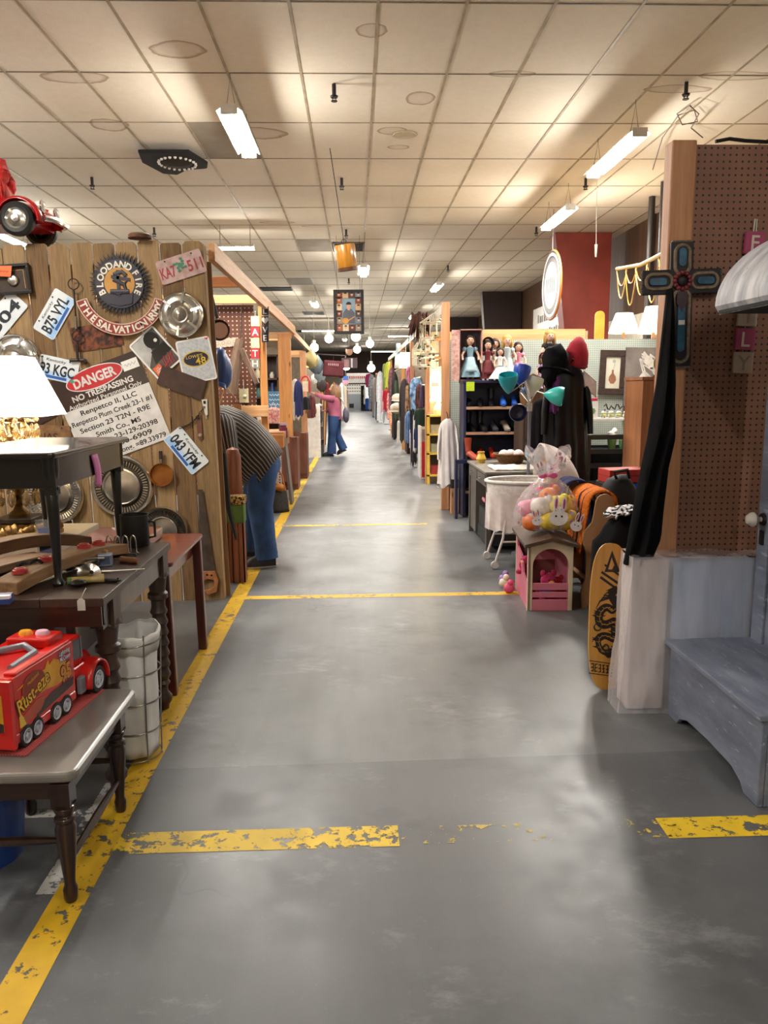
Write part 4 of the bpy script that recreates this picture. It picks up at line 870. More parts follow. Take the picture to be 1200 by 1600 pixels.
pc = atZ(118, 893, TZ)
for k in range(10):
    o = MB(IRON if k % 3 else CHR2); a = rnd.random() * 6.28; L2 = .03 + .03 * rnd.random(); o.tube([(0, 0, 0), (L2 * cos(a), L2 * sin(a), .006), (L2 * 1.3 * cos(a + .4), L2 * 1.3 * sin(a + .4), .0)], .005, 6); o.torus((0, 0, 0), .009, .004, 10, 5)
    tag(o.build('iron_hook', M=T(pc.x + .07 * (rnd.random() - .5), pc.y + .08 * (rnd.random() - .5), TZ + .006 + .004 * k)), 'small dark iron hook in the heap beside the tin funnel', 'hook', 'iron hooks beside the funnel')
t = thing('bottle_brush', 'yellow handled tool with green end and white price tag on the dark table', 'tool', atZ(112, 908, TZ + .016), 22)
b = MB(mat('yellow_handle', '#b9a356', .4, col2='#a58d42', scale=9)); b.cyl((0, 0, 0), (.065, 0, 0), .014, .0135); b.use(mat('yellow_handle_pale', '#cbb27a', .4)); b.cyl((.065, 0, 0), (.11, 0, 0), .012, .017); b.build('handle', t); b = MB(mat('green_end', '#5d7a3c', .5)); b.cyl((-.015, 0, 0), (0, 0, 0), .0145); b.build('end_cap', t)
b = MB(IRON); b.ball((.02, -.03, -.002), .03, .025, .014, n=10); b.build('head', t)
t = thing('knife', 'black handled knife near the front corner of the dark table', 'knife', atZ(150, 905, TZ + .008), -14); b = MB(mat('knife_handle', '#1b1818', .35)); b.tube([(0, 0, 0), (.03, 0, 0), (.08, 0, 0), (.10, 0, 0)], [.008, .012, .013, .006], 8, flat=.6); b.build('handle', t); b = MB(BOLT); b.cyl((.09, 0, .0), (.09, 0, .009), .004, n=8); b.build('rivet', t)
t = thing('string_tag', 'small white price tag on a string hanging over the dark table edge', 'price tag', at(127, 944, 2.545)); b = MB(CORD); b.tube([(.012, .02, .05), (.008, -.002, .035), (.0, 0, .016)], .0015, 5); b.build('string', t); b = MB(mat('tag_paper', '#d9d5cf', .6)); b.prism([(-.013, -.022), (.013, -.022), (.013, .012), (.005, .02), (-.005, .02), (-.013, .012)], .001, frame((0, 0, 0))); b.build('tag', t)
t = thing('blue_packet', 'blue card in a clear plastic packet leaning behind the black table leg', 'packet', atZ(78, 866, TZ), 10); b = MB(mat('blue_card', '#2f4a9c', .4)); b.box(-.04, .04, 0, .004, .005, .115); b.build('card', t); b = MB(mat('clear_plastic', '#e9eef2', .1, alpha=.25)); b.box(-.048, .048, -.004, .008, .0, .15); b.build('sleeve', t)
t = thing('blue_box', 'small blue and white box at the left edge of the dark table', 'box', atZ(0, 945, TZ), 8); b = MB(mat('blue_box', '#23428a', .4)); b.box(-.08, .03, -.0, .05, 0, .028); b.use(mat('decal_white')); b.box(-.08, .031, -.001, .02, .018, .0285); b.build('carton', t)
o = MB(IRON); o.torus((0, 0, .012), .022, .007, 16, 6, RX(60)); o.torus((.04, .01, .012), .02, .006, 16, 6, RX(40)); o.tube([(-.03, 0, .01), (.0, .0, .02), (.06, .02, .01)], .008, 6); pc = atZ(40, 893, TZ + .04); tag(o.build('iron_latch', M=T(pc.x, pc.y, TZ + .05)), 'black iron latch with rings lying on the left board', 'latch')
# blue bin below
t = thing('blue_bin', 'blue plastic bin standing on the floor under the stool', 'bin', (-1.21, 2.31, 0)); b = MB(mat('blue_plastic', '#1f3f86', .4)); b.lathe([(0, 0), (.12, 0), (.14, .21), (.148, .21), (.148, .23), (.132, .23), (.115, .012), (0, .012)], 32); b.build('bin_body', t)
# ================================================================ RIGHT FOREGROUND
PINE = wood('pine', '#a9714a', '#cf9b70', .55, 'z', 4, knots=True); PINEX = wood('pine_x', '#b58253', '#d9ab78', .55, 'x', 4); PINEY = wood('pine_y', '#b27e52', '#d8aa7a', .55, 'y', 4, knots=True)
PEGB = pegboard('brown_pegboard', '#7b5240', 'xz', .0275, .175, col2='#8c614c')
t = thing('tall_pegboard', 'tall brown pegboard panel with pine end post on the right', 'pegboard', (1.36, 3.45, 0))
b = MB(PEGB); b.box(.10, 1.9, .02, .028, 0, 2.475); b.build('board', t)
b = MB(PINE); b.box(0, .108, -.0, .09, 0, 2.49); b.build('post', t, bevel=.008); b = MB(PINEX); b.box(.108, 1.9, .03, .09, 2.38, 2.47); b.build('rail', t)
b = MB(BLK); P = [at(x, y, 3.5) for x, y in ((1118, 221), (1140, 217), (1165, 220), (1200, 222))]; b.tube(P, .008, 6); tag(b.build('black_cable'), 'black cable lying along the top edge of the brown pegboard', 'cable')
# cross
t = thing('wall_cross', 'large decorative dark cross with rope outline and blue inlay on the pine post', 'cross', M=frame(at(1063, 440, 3.435), ang=1.5)); CRD = mat('cross_dark', '#2c2427', .5, .3, col2='#1d1719', scale=12); CRBL = mat('cross_blue', '#3b6f8e', .35, coat=.3, col2='#274f68', scale=18); ROPE = mat('rope', '#8d7a66', .8, col2='#6f5e4c', scale=60); SIL = mat('silver_trim', '#8d8880', .3, .8)
b = MB(CRD); b.box(-.05, .05, -.365, .165, 0, .016); b.box(-.172, .172, -.055, .05, 0, .0155); b.build('plank_cross', t, bevel=.004)
for q in ((.032, .20, 0, -.2), (.032, .075, 0, .1), (.075, .03, -.105, 0), (.075, .03, .105, 0)): b = MB(CRBL); b.rrect(q[0], q[1], .014, .006, z0=.016, cx=q[2], cy=q[3]); b.build('inlay', t)
def ropeloop(b, cx, cy, w, h):
    P = []
    for k in range(24):
        a = 2 * pi * k / 24; s = min(w, h) / 2
        P.append((cx + (s * cos(a) if w <= h else s * cos(a) + (w - h) / 2 * (1 if cos(a) > 0 else -1)), cy + (s * sin(a) if h <= w else s * sin(a) + (h - w) / 2 * (1 if sin(a) > 0 else -1)), .018))
    b.tube(P, .0075, 6, closed=True)
for q in ((0, -.19, .07, .31), (0, .09, .065, .12), (-.10, 0, .115, .062), (.10, 0, .115, .062)): b = MB(ROPE); ropeloop(b, *q); b.build('rope_outline', t)
b = MB(mat('cross_red', '#7b2d33', .4)); 
for k in range(12):
    a = k * pi / 6; b.ball((.034 * cos(a), .034 * sin(a) - .0, .024), .011, n=8)
b.use(CRD); b.ball((0, 0, .022), .022, .022, .01, n=12); b.build('flower', t)
b = MB(mat('cross_brown', '#3a242a', .5)); b.prism([(-.02, -.04), (.02, -.04), (.024, -.09), (0, -.13), (-.024, -.09)], .006, z0=.018); b.build('leaf', t)
for q in (((-.045, .165), (.045, .165)), ((-.045, -.365), (.045, -.365)), ((-.172, -.05), (-.172, .045)), ((.172, -.05), (.172, .045))):
    b = MB(SIL); p, e = V((*q[0], .01)), V((*q[1], .01)); b.tube([p.lerp(e, k / 40) for k in range(41)], [.0035 + .0035 * abs(sin(k * pi / 4)) for k in range(41)], 8); b.build('beaded_end', t)
b = MB(mat('sticker_paper')); b.box(-.014, .014, -.185, -.165, .024, .0246); b.build('price_sticker', t)
# FAMILY letter blocks
FB = [mat('block_pink', '#a8416a', .5), mat('block_cream', '#b4a092', .6)]; FL = mat('block_letter', '#ddcfc6', .5); FLD = mat('block_letter_dim', '#8f7f74', .6)
t = thing('letter_sign', 'hanging column of small wooden blocks spelling FAMILY on the brown pegboard', 'sign', M=frame(at(1177, 380, 3.46), ang=-2.0))
for k, ch in enumerate('FAMILY'):
    pink = ch in 'FML'; b = MB(FB[0] if pink else FB[1]); y = -.1025 * k; b.box(-.042, .042, y - .046, y + .046, 0, .018); b.use(FL if pink else FLD)
    b.text(ch, .065, None, .01, z=.0195, cy=y); b.build('letter_block', t, bevel=0)
b = MB(CORD); b.tube([(-.006, .045, .004), (-.004, .10, .004), (.004, .10, .004), (.006, .045, .004)], .003, 6); b.tube([(0, -.046, .0), (0, -.56, 0)], .002, 5); b.build('cord', t)
# hall tree
GW = NT('distressed_grey_paint'); v = GW.obj((3, .8, 3)); n1 = GW.noise(v, 3, 6, .65); n2 = GW.noise(GW.obj((6, 1, 6)), 9, 5, .7)
GW.set(Base_Color=GW.mix(GW.ramp(n2, [(.60, (0, 0, 0, 1)), (.68, (.8, .8, .8, 1))]), GW.ramp(n1, [(.35, lin('#5b6070')), (.55, lin('#757b8c')), (.7, lin('#8b90a0'))]), lin('#a9aebb')), Roughness=.4); GW.bump(n2, .002, .4); GW = GW.m
GWL = NT('whitewashed_paint'); n1 = GWL.noise(GWL.obj((1.2, 5, 1.2)), 4, 6, .65); n2 = GWL.noise(GWL.obj((2, 9, 2)), 5, 5, .7)
GWL.set(Base_Color=GWL.mix(GWL.ramp(n2, [(.62, (0, 0, 0, 1)), (.70, (1, 1, 1, 1))]), GWL.ramp(n1, [(.35, lin('#8f8f98')), (.5, lin('#b3b2b8')), (.66, lin('#d2d0d2'))]), lin('#5d5c66')), Roughness=.55); GWL.bump(n2, .002, .4); GWL = GWL.m
t = thing('hall_tree_bench', 'distressed blue grey storage bench with door back and curved white hood at right', 'bench', (1.36, 2.46, 0)); y1 = .79
b = MB(GW); arch = [(0, 0), (.10, 0), (.13, .03), (.2, .055), (.395, .062), (.59, .055), (.66, .03), (.69, 0), (.79, 0), (.79, .325), (0, .325)]
b.prism(arch, .02, frame((0.02, 0, 0), (0, 1, 0), (0, 0, 1)) @ T(0, 0, -.0) @ Matrix.Scale(1, 4)); b.build('front_panel', t, bevel=.003)
b = MB(GW); b.box(.041, .369, 0, .02, 0, .325); b.build('side_panel', t, bevel=.003); b = MB(GW); b.box(.041, .369, y1 - .02, y1, 0, .325); b.build('side_panel', t, bevel=.003); b = MB(GW); b.box(.37, .39, 0, y1, 0, .325); b.build('back_panel', t)
b = MB(GW); b.box(-.005, .40, -.02, y1 + .015, .325, .347); b.build('seat_lid', t, bevel=.004)
b = MB(GW); b.box(.39, .43, -.3, y1, .0, 2.0); b.box(.375, .39, y1 - .09, y1, .347, 1.75); b.box(.38, .39, .3, .45, .347, 1.75); b.box(.38, .39, -.1, y1, .95, 1.08); b.build('door_back', t, bevel=.004)
b = MB(mat('white_porcelain', '#cfc6bb', .2, coat=.3)); kz = .89; b.lathe([(.0, .075), (.018, .072), (.03, .058), (.032, .045), (.02, .03), (.011, .02), (.011, 0)], 20, T(.375, y1 - .045, kz) @ RY(-90)); tag(b.build('door_knob', t), 'white porcelain door knob')
b = MB(IRON); b.lathe([(0, .012), (.025, .01), (.028, 0)], 20, T(.375, y1 - .045, kz) @ RY(-90)); b.box(.368, .376, y1 - .06, y1 - .03, kz - .11, kz - .05); b.build('knob_plate', t)
b = MB(GWL); P = [( .42 - .45 * cos(R(a)), 1.745 + .29 * sin(R(a))) for a in range(0, 91, 6)] + [(.42 - .43 * cos(R(a)), 1.715 + .285 * sin(R(a))) for a in range(90, -1, -6)]
b.prism(P, 1.05, frame((0, y1 - .35, 0)), z0=0, smooth=True); b.build('hood', t, recalc=True, sharp=30)
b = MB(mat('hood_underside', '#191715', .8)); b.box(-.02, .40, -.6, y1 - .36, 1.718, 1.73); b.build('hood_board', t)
# plastic wrapped boards
PLAS = NT('clear_plastic_sheet'); nz = PLAS.noise(PLAS.obj((2.5, 2.5, .35)), 4, 3); PLAS.set(Base_Color=lin('#e6dfe2'), Roughness=.16, Alpha=PLAS.ramp(nz, [(.3, (.28, .28, .28, 1)), (.7, (.46, .46, .46, 1))])); PLAS.bump(nz, .02, .5); PLAS = PLAS.m
t = thing('wrapped_furniture', 'large boxy furniture piece wrapped in translucent plastic against the brown pegboard', 'wrapped furniture', (1.165, 3.28, 0))
b = MB(mat('pale_pink_board', '#e0d2d0', .5)); b.box(.045, .205, .012, .15, 0.01, .70); b.build('pale_board', t); b = MB(mat('slate_blue_board', '#9db8dc', .45, col2='#aac2e2', scale=3)); b.box(.235, .62, .03, .15, .01, .68); b.build('blue_board', t)
b = MB(mat('dark_back_board', '#4c4644', .6)); b.box(.625, .86, .03, .15, .02, .69); b.build('dark_strip', t)
b = MB(PLAS)
def sheet(u, v):     # around the left side, front, right
    L = [(-.005 + .045 * v, .155), (-.004 + .045 * v, .0), (.225, -.012), (.87, .0)]; s = u * 3; i = min(2, int(s)); f = s - i
    x = L[i][0] + (L[i + 1][0] - L[i][0]) * f; y = L[i][1] + (L[i + 1][1] - L[i][1]) * f
    w = .012 * noise.noise(V((x * 6, y * 6 + 3, v * 3))) + .005 * noise.noise(V((x * 25, 1, v * 9 + x * 14)))
    return (x + (w if i == 0 else w * .4), y - abs(w) - .02 * (1 - v) * (x < .3), .002 + .715 * v - .02 * (x > .25) * v * (x - .2))
b.surf(sheet, 61, 26)
def top(u, v): x = .04 + .83 * u; return (x, -.006 + .165 * v, .716 - .02 * (x > .25) * (x - .2) + .012 * noise.noise(V((x * 8, v * 4, 5))))
b.surf(top, 30, 8); b.build('plastic_cover', t)
# skateboard
BAM = mat('bamboo_deck', '#cf9a48', .35, col2='#bd883a', scale=3, st=(8, .6, 8), coat=.2); DINK = mat('deck_black_print', '#1b1512', .45)
p = at(948, 962, 3.56); t = thing('skateboard', 'yellow skateboard deck with black dragon print leaning against the plastic wrap', 'skateboard', M=frame(p + V((.015, .02, -.01)), (1, .12, 0), (.035, .14, .99), -2))
b = MB(BAM); Lh, wh = .355, .098; P = []
for k in range(40):
    a = 2 * pi * k / 40; c, s = cos(a), sin(a); P.append((wh * (abs(c) ** .75) * (1 if c > 0 else -1), Lh * (abs(s) ** .62) * (1 if s > 0 else -1)))
b.prism(P, .011, z0=-.006); b.use(DINK)
b.prism([(-.03, .215), (.005, .32), (.05, .215)], .0006, z0=.0052); b.use(BAM); b.prism([(-.012, .228), (.004, .285), (.018, .25), (.008, .228)], .0006, z0=.006); b.use(DINK); b.bar((-.045, .215, .0056), (.06, .15, .0056), .012, .0008, (0, 0, 1)); b.bar((-.05, .19, .0056), (.05, .125, .0056), .012, .0008, (0, 0, 1)); b.bar((-.03, .25, .0056), (.07, .185, .0056), .010, .0008, (0, 0, 1))
def ribbon(b, P, W, z):
    vs = []
    for k, p in enumerate(P):
        a, c = P[max(0, k - 1)], P[min(len(P) - 1, k + 1)]; d = V((c[0] - a[0], c[1] - a[1])); d = d.normalized() if d.length else V((0, 1)); vs += [(p[0] - d.y * W[k], p[1] + d.x * W[k], z), (p[0] + d.y * W[k], p[1] - d.x * W[k], z)]
    b.add(vs, [(2 * k, 2 * k + 1, 2 * k + 3, 2 * k + 2) for k in range(len(P) - 1)])
SP = [(.042 * sin(u * .135) + .01 * sin(u * .3), .105 - .29 * u / 99 + .022 * sin(u * .27)) for u in range(100)]
SW = [.006 + .015 * sin(pi * min(1, u / 99 * .9 + .08)) for u in range(100)]
ribbon(b, SP, SW, .0056)
for k in range(3, 96, 4):
    for sg in (-1, 1): x, y = SP[k]; b.prism([(x + sg * .014, y - .006), (x + sg * (.026 + .006 * (k % 3)), y + .004), (x + sg * .014, y + .005)], .0005, z0=.0054)
for x, y, sg in ((-.045, .03, -1), (.05, -.03, 1), (-.05, -.10, -1), (.04, -.15, 1)):
    ribbon(b, [(x * .5, y), (x, y + .012), (x + sg * .02, y - .008)], [.008, .006, .003], .0058)
    for q in (-.012, 0, .012): ribbon(b, [(x + sg * .018, y - .006), (x + sg * .032, y - .012 + q)], [.003, .001], .0058)
b.use(BAM)
for k in range(5, 95, 3): x, y = SP[k]; w_ = SW[k] * .6; ribbon(b, [(x - w_, y + .002), (x, y - .003), (x + w_, y + .002)], [.0013] * 3, .0062)
ribbon(b, [(p[0] + .004, p[1]) for p in SP[4:90]], [.0012] * 86, .0064)
b.use(DINK); b.prism([(-.01, .13), (.03, .15), (.065, .12), (.06, .075), (.08, .06), (.05, .055), (.045, .03), (.02, .05), (.0, .08)], .0008, z0=.0058)
for a in range(5): ribbon(b, [(.03, .10), (.0 - .012 * a, .13 - .014 * a), (-.02 - .012 * a, .125 - .022 * a)], [.005, .004, .001], .006)
b.use(BAM); b.prism([(.035 + .006 * cos(a), .105 + .005 * sin(a)) for a in range(6)], .0004, z0=.0068); ribbon(b, [(.04, .075), (.065, .07), (.075, .062)], [.003, .002, .001], .0069); b.use(DINK)
b.torus((-.055, -.05, .006), .018, .004, 18, 5); b.torus((-.01, -.15, .006), .014, .004, 18, 5)
b.prism([(-.03, -.175), (.02, -.17), (.06, -.14), (.03, -.18), (.05, -.195), (.0, -.2)], .0008, z0=.0058)
for y in (-.225, -.285): b.bar((-.092, y + .012, .0056), (.09, y - .012, .0056), .004, .0008, (0, 0, 1))
rnd = random.Random(2)
for k in range(9):
    x = -.075 + k * .019; y = -.255 - (x * .13)
    for q in range(3): b.bar((x - .007, y - .018 + q * .017, .0056), (x + .007, y - .016 + q * .017, .0056), .005, .0008, (0, 0, 1))
    b.bar((x - .006 + .012 * rnd.random(), y - .02, .0056), (x - .006 + .012 * rnd.random(), y + .02, .0056), .005, .0008, (0, 0, 1))
b.build('deck', t)
# black cloth on the post
CLB = mat('black_cloth', '#0b0a0c', .95, col2='#121113', scale=7, spec=.15)
rows = [(452, 1043, 1050), (480, 1040, 1052), (540, 1034, 1054), (600, 1028, 1056), (660, 1018, 1056), (685, 1014, 1054), (730, 1003, 1042), (790, 990, 1034), (840, 980, 1029), (880, 972, 1012)]
t = None; b = MB(CLB); NV = 28
def cl(u, v, back=0):
    f = u * (len(rows) - 1); i = min(len(rows) - 2, int(f)); g = f - i; r0, r1 = rows[i], rows[i + 1]
    y = r0[0] + (r1[0] - r0[0]) * g; xa = r0[1] + (r1[1] - r0[1]) * g; xb = r0[2] + (r1[2] - r0[2]) * g
    a = 2 * pi * v; x = (xa + xb) / 2 + (xb - xa) / 2 * cos(a); d = .035 + .03 * u
    p = at(x, y, 3.36); p.y += d * sin(a) * .8 + .022 * sin(cos(a) * 7 + u * 5) * min(1, u * 2.5); return p
b.surf(cl, 40, 36, cv=True); tag(b.build('black_drape', recalc=True), 'long black cloth hanging down from the pine post beside the cross', 'cloth')

# pink playhouse
PNK = mat('playhouse_pink', '#cc7487', .5, col2='#bd6678', scale=4); CRT = mat('playhouse_cream', '#d6c3a6', .5, col2='#c9b596', scale=5); PBR = wood('playhouse_roof', '#3d2a20', '#56402f', .5, 'x', 5)
t = thing('toy_playhouse', 'small pink wooden toy house with cream arched front and brown roof', 'toy house', (1.11, 4.90, 0), -4)
w, d, h = .29, .58, .455
b = MB(CRT); arch = [(0, 0), (.028, 0), (.028, .30)] + [(.145 - .117 * cos(R(a)), .30 + .115 * sin(R(a))) for a in range(0, 181, 15)] + [(.262, .30), (.262, 0), (w, 0), (w, h - .02), (w / 2, h + .012), (0, h - .02)]
b.prism(arch, .02, frame((0, .02, 0))); b.build('arched_front', t, bevel=.002)
b = MB(PNK)
for z0, z1 in ((.0, .075), (.088, .125), (.138, .185)): b.box(.026, .264, .002, .016, z0, z1)
b.build('front_slats', t, bevel=.003)
b = MB(PNK); b.prism([(0, 0), (d, 0), (d, h - .02), (d - .03, h - .02), (d - .05, .33), (.32, .30), (.24, .20), (.12, .17), (.03, .22), (.02, h - .02), (0, h - .02)], .014, frame((0.014, 0.0, 0), (0, 1, 0), (0, 0, 1)) @ T(0, 0, -.014)); b.build('side_wall', t)
b = MB(CRT); b.box(-.004, .016, -.0, .025, 0, h - .02); b.box(-.004, .016, d - .02, d, 0, h - .02); b.build('corner_trim', t)
b = MB(PNK); b.box(w - .014, w, .02, d, 0, h - .02); b.box(.014, w, d - .014, d, 0, h - .02); b.build('back_wall', t); b = MB(mat('playhouse_inside', '#7c3b34', .6)); b.box(.01, w - .014, .02, d - .01, 0, .01); b.box(.015, w - .015, d - .02, d - .014, .01, .22); b.build('inside', t)
b = MB(mat('scroll_ink', '#5a2a2c', .6)); 
for k in range(6): b.torus((.16 + .018 * k, .36 + .012 * (k % 2), 0), .011, .002, 12, 4, frame((0, d - .016, 0)))
b.build('scroll_drawing', t)
b = MB(mat('picture_grey', '#7d8078', .5)); b.box(.05, .14, d - .024, d - .018, .25, .36); b.build('picture', t)
b = MB(PBR)
b.prism([(-.03, h - .028), (w / 2, h + .02), (w + .03, h - .028), (w + .03, h - .006), (w / 2, h + .042), (-.03, h - .006)], d + .07, frame((0, d + .03, 0))); b.build('roof', t, bevel=.002)
PLR = mat('red_plush', '#b5222f', .95, col2='#8c1622', scale=26); PLM = mat('magenta_plush', '#c43566', .95, col2='#9a2450', scale=26)
def plush(loc, m, label, s=1, rz=0, ears=True):
    t = thing('plush_toy', label, 'plush toy', loc, rz, 'plush toys in the pink house', sc=s)
    b = MB(m); b.ball((0, 0, .05), .05, .045, .055, 14, jit=.1); b.ball((0, -.01, .12), .04, .038, .038, 14, jit=.1)
    for sx in (-1, 1):
        b.ball((sx * .045, -.03, .025), .022, .035, .02, 10); b.ball((sx * .05, -.01, .075), .016, .02, .032, 10)
        if ears: b.ball((sx * .028, -.005, .155), .015, .01, .018, 10)
    b.build('plush_body', t); b = MB(mat('plush_muzzle', '#e8a860', .8)); b.ball((0, -.045, .112), .018, .012, .014, 10); b.build('muzzle', t); b = MB(BLK); b.ball((-.014, -.046, .13), .004, n=6); b.ball((.014, -.046, .13), .004, n=6); b.build('eye', t)
plush((1.27, 5.02, .015), PLM, 'magenta plush animal behind the arched front of the pink house', 1.35, 10); plush((1.34, 5.06, .015), PLR, 'red plush animal at the right inside the pink house', 1.1, -20)
plush((1.17, 5.22, .16), PLM, 'pink plush animal leaning out of the side opening of the pink house', .9, -60, False); 
b = MB(mat('purple_plastic', '#6f78d8', .4)); b.ball((0, 0, .03), .05, .03, .03, 12); tag(b.build('purple_toy', M=T(1.24, 4.96, .10)), 'small purple toy behind the front slats of the pink house', 'toy')
# Easter bag
CEL = NT('printed_cellophane'); v = CEL.obj(); vo = CEL.n('ShaderNodeTexVoronoi'); vo.inputs['Scale'].default_value = 21; CEL.l(v, vo.inputs['Vector'])
pr = CEL.ramp(vo.outputs['Distance'], [(.27, (1, 1, 1, 1)), (.30, (0, 0, 0, 1))]); hs = CEL.n('ShaderNodeHueSaturation'); hs.inputs['Saturation'].default_value = 1.2; CEL.l(vo.outputs['Color'], hs.inputs['Color'])
pc = CEL.ramp(vo.outputs['Color'], [(.2, lin('#e46d9c')), (.4, lin('#7cc4ea')), (.55, lin('#f6f1f4')), (.7, lin('#e8d85a')), (.85, lin('#e0507a'))])
CEL.set(Base_Color=CEL.mix(pr, lin('#f3eef2'), pc), Roughness=.09, Alpha=CEL.ramp(CEL.math('MAXIMUM', pr, CEL.math('MULTIPLY', CEL.noise(v, 9, 3), CEL.math('MULTIPLY_ADD', CEL.xyz()[2], 1.1, .10))), [(0, (.05, .05, .05, 1)), (1, (.9, .9, .9, 1))])); CEL.bump(CEL.noise(v, 22, 4), .012, .7); CEL = CEL.m
EB = V((1.29, 5.16, h + .03))
t = thing('gift_bag', 'big clear cellophane gift bag printed with bunnies on the pink house roof', 'gift bag', EB)
b = MB(CEL); prof = [(.10, .005), (.17, .02), (.205, .08), (.21, .14), (.19, .22), (.14, .29), (.085, .345), (.055, .375), (.05, .39), (.075, .42), (.12, .47), (.145, .52), (.13, .555)]
def bag(u, v):
    f = v * (len(prof) - 1); i = min(len(prof) - 2, int(f)); g = f - i; r = prof[i][0] * (1 - g) + prof[i + 1][0] * g; z = prof[i][1] * (1 - g) + prof[i + 1][1] * g; a = 2 * pi * u
    k = 1 + .05 * sin(a * 9 + 3 * v) * (v > .1) + .10 * noise.noise(V((cos(a) * 2.5, sin(a) * 2.5, v * 6))) + (.14 * sin(a * 7) if v > .72 else 0)
    return (r * k * cos(a), r * k * sin(a) * .85, z + (.03 * sin(a * 5) if v > .93 else 0))
b.surf(bag, 64, 34, cu=True); b.build('cellophane', t)
b = MB(mat('pink_bow', '#e0609a', .4)); b.torus((0, 0, .382), .055, .008, 20, 6); b.ball((-.05, -.05, .385), .03, .015, .02, 10); b.ball((.02, -.06, .385), .03, .015, .02, 10); b.build('bow', t)
BUNW = mat('bunny_white', '#f4f0f2', .5); BUNP = mat('bunny_pink', '#c04a80', .5)
def bunny(x, z, s, a):
    b = MB(BUNW); M = frame((x, -.185 + .25 * x * x - (z - .12) ** 2 * -.9, z), (1, -.0, 0), (0, 0, 1), a) @ Matrix.Scale(s, 4)
    b.prism([(.05 * cos(k * pi / 10), .042 * sin(k * pi / 10)) for k in range(20)], .001, M)
    for sx in (-.02, .022): b.prism([(sx + .013 * cos(k * pi / 8), .075 + .042 * sin(k * pi / 8)) for k in range(16)], .001, M)
    b.use(BUNP)
    for sx in (-.02, .022): b.prism([(sx + .006 * cos(k * pi / 8), .075 + .028 * sin(k * pi / 8)) for k in range(16)], .0012, M, z0=.001)
    b.use(BLK)
    for sx in (-.015, .016): b.prism([(sx + .005 * cos(k * pi / 4), .008 + .006 * sin(k * pi / 4)) for k in range(8)], .0012, M, z0=.001)
    b.build('printed_bunny', t)
bunny(.03, .12, 1.25, -4); bunny(.15, .06, .8, -20); bunny(-.11, .10, .7, 12); bunny(-.07, .42, .6, 20); bunny(.07, .45, .55, -10)
toys = [('yellow', '#f2d20c', 0, -.085, .08, 'low in front'), ('yellow', '#f4dc14', .10, -.06, .075, 'low at the right'), ('orange', '#e2701a', -.115, -.05, .07, 'low at the left'), ('yellow', '#f6e020', .05, -.065, .19, 'high in front'), ('white', '#efe7dd', -.06, -.06, .18, 'high at the left'), ('yellow', '#eacb10', .12, .03, .16, 'at the right back'), ('pink', '#e78fb0', -.12, .04, .15, 'at the left back'), ('blue', '#5fa8d8', 0, .07, .10, 'at the back'), ('orange', '#e8862f', .02, .05, .23, 'on top')]
for k, (cn, c, x, y, z, wh) in enumerate(toys):
    b = MB(mat('egg_' + cn + str(k), c, .5)); b.ball((0, 0, 0), .078, .066, .062, 14, jit=.12); b.ball((.035, -.035, .045), .034, n=12)
    tag(b.build('easter_toy', M=T(EB.x + x, EB.y + y, EB.z + z) @ RZ(30 * (k % 3))), f'soft {cn} easter toy inside the cellophane gift bag, {wh}', 'easter toy', 'easter toys in the gift bag')

# wooden rack with crochet blanket
MDF = mat('tan_board', '#a87c56', .55, col2='#99704c', scale=3)
t = thing('quilt_rack', 'tan wooden quilt rack with round topped end panel holding blankets', 'quilt rack', (1.53, 4.93, 0))
shape = [(-.05, 0), (.05, 0), (.05, .03), (.0, .10), (-.04, .16), (-.045, .2)]
P = [(-.05, 0), (-.02, 0), (.0, .035), (.12, .035), (.14, 0), (.2, 0), (.2, .10), (.165, .19), (.155, .36), (.2, .46), (.21, .5), (.15, .56), (.14, .66)] + [(.08 + .062 * cos(R(a)), .70 + .065 * sin(R(a))) for a in range(0, 181, 20)] + [(.01, .64), (.0, .58), (-.05, .52), (-.06, .46), (-.03, .36), (-.03, .2), (-.06, .12)]
for y in (0, .68): b = MB(MDF); b.prism(P, .018, frame((0, y + .018, 0))); b.build('end_panel', t, bevel=.003)
b = MB(MDF)
for x, z in ((.08, .70), (-.01, .5), (.16, .5), (.07, .12)): b.cyl((x, .018, z), (x, .68, z), .014, n=10)
b.build('rail', t)
def blanket(y0, y1, m, label, zt=.73, wd=.07, L=.45, name='blanket', xc=.08, m2=None, holes=False):
    b = MB(m)
    def fn(u, v):
        s = (u - .5) * 2; y = y0 + (y1 - y0) * v
        if abs(s) < .3: a = s / .3 * pi / 2; x = xc + wd * sin(a); z = zt - wd * .8 * (1 - cos(a))
        else: q = (abs(s) - .3) / .7; x = xc + (wd + .05 * q) * (1 if s > 0 else -1); z = zt - wd * .8 - L * q
        return (1.53 + x + .008 * sin(v * 14 + u * 5), 4.93 + y, z + .006 * sin(v * 20))
    b.surf(fn, 40, 16); o = b.build(name, solid=.014); return tag(o, label, 'blanket')
stp = NT('crochet_orange_black'); s = stp.xyz(); n = stp.noise(stp.obj(), 60, 3); ss = stp.math('FRACT', stp.math('ADD', stp.math('MULTIPLY', s[1], 9.0), stp.math('MULTIPLY', n, .15)))
stp.set(Base_Color=stp.ramp(ss, [(0, lin('#e0761c')), (.52, lin('#d9701a')), (.56, lin('#2c1420')), (.74, lin('#2a1226')), (.78, lin('#e0761c'))]), Roughness=.95); stp.bump(n, .02, .9)
blanket(.05, .42, stp.m, 'orange and black striped crochet blanket draped over the quilt rack', .775, .095, .34)
blanket(.42, .66, mat('navy_blanket', '#1c2350', .95, col2='#161b40', scale=9), 'navy blue blanket folded on the back of the quilt rack', .80, .10, .4, xc=.02)
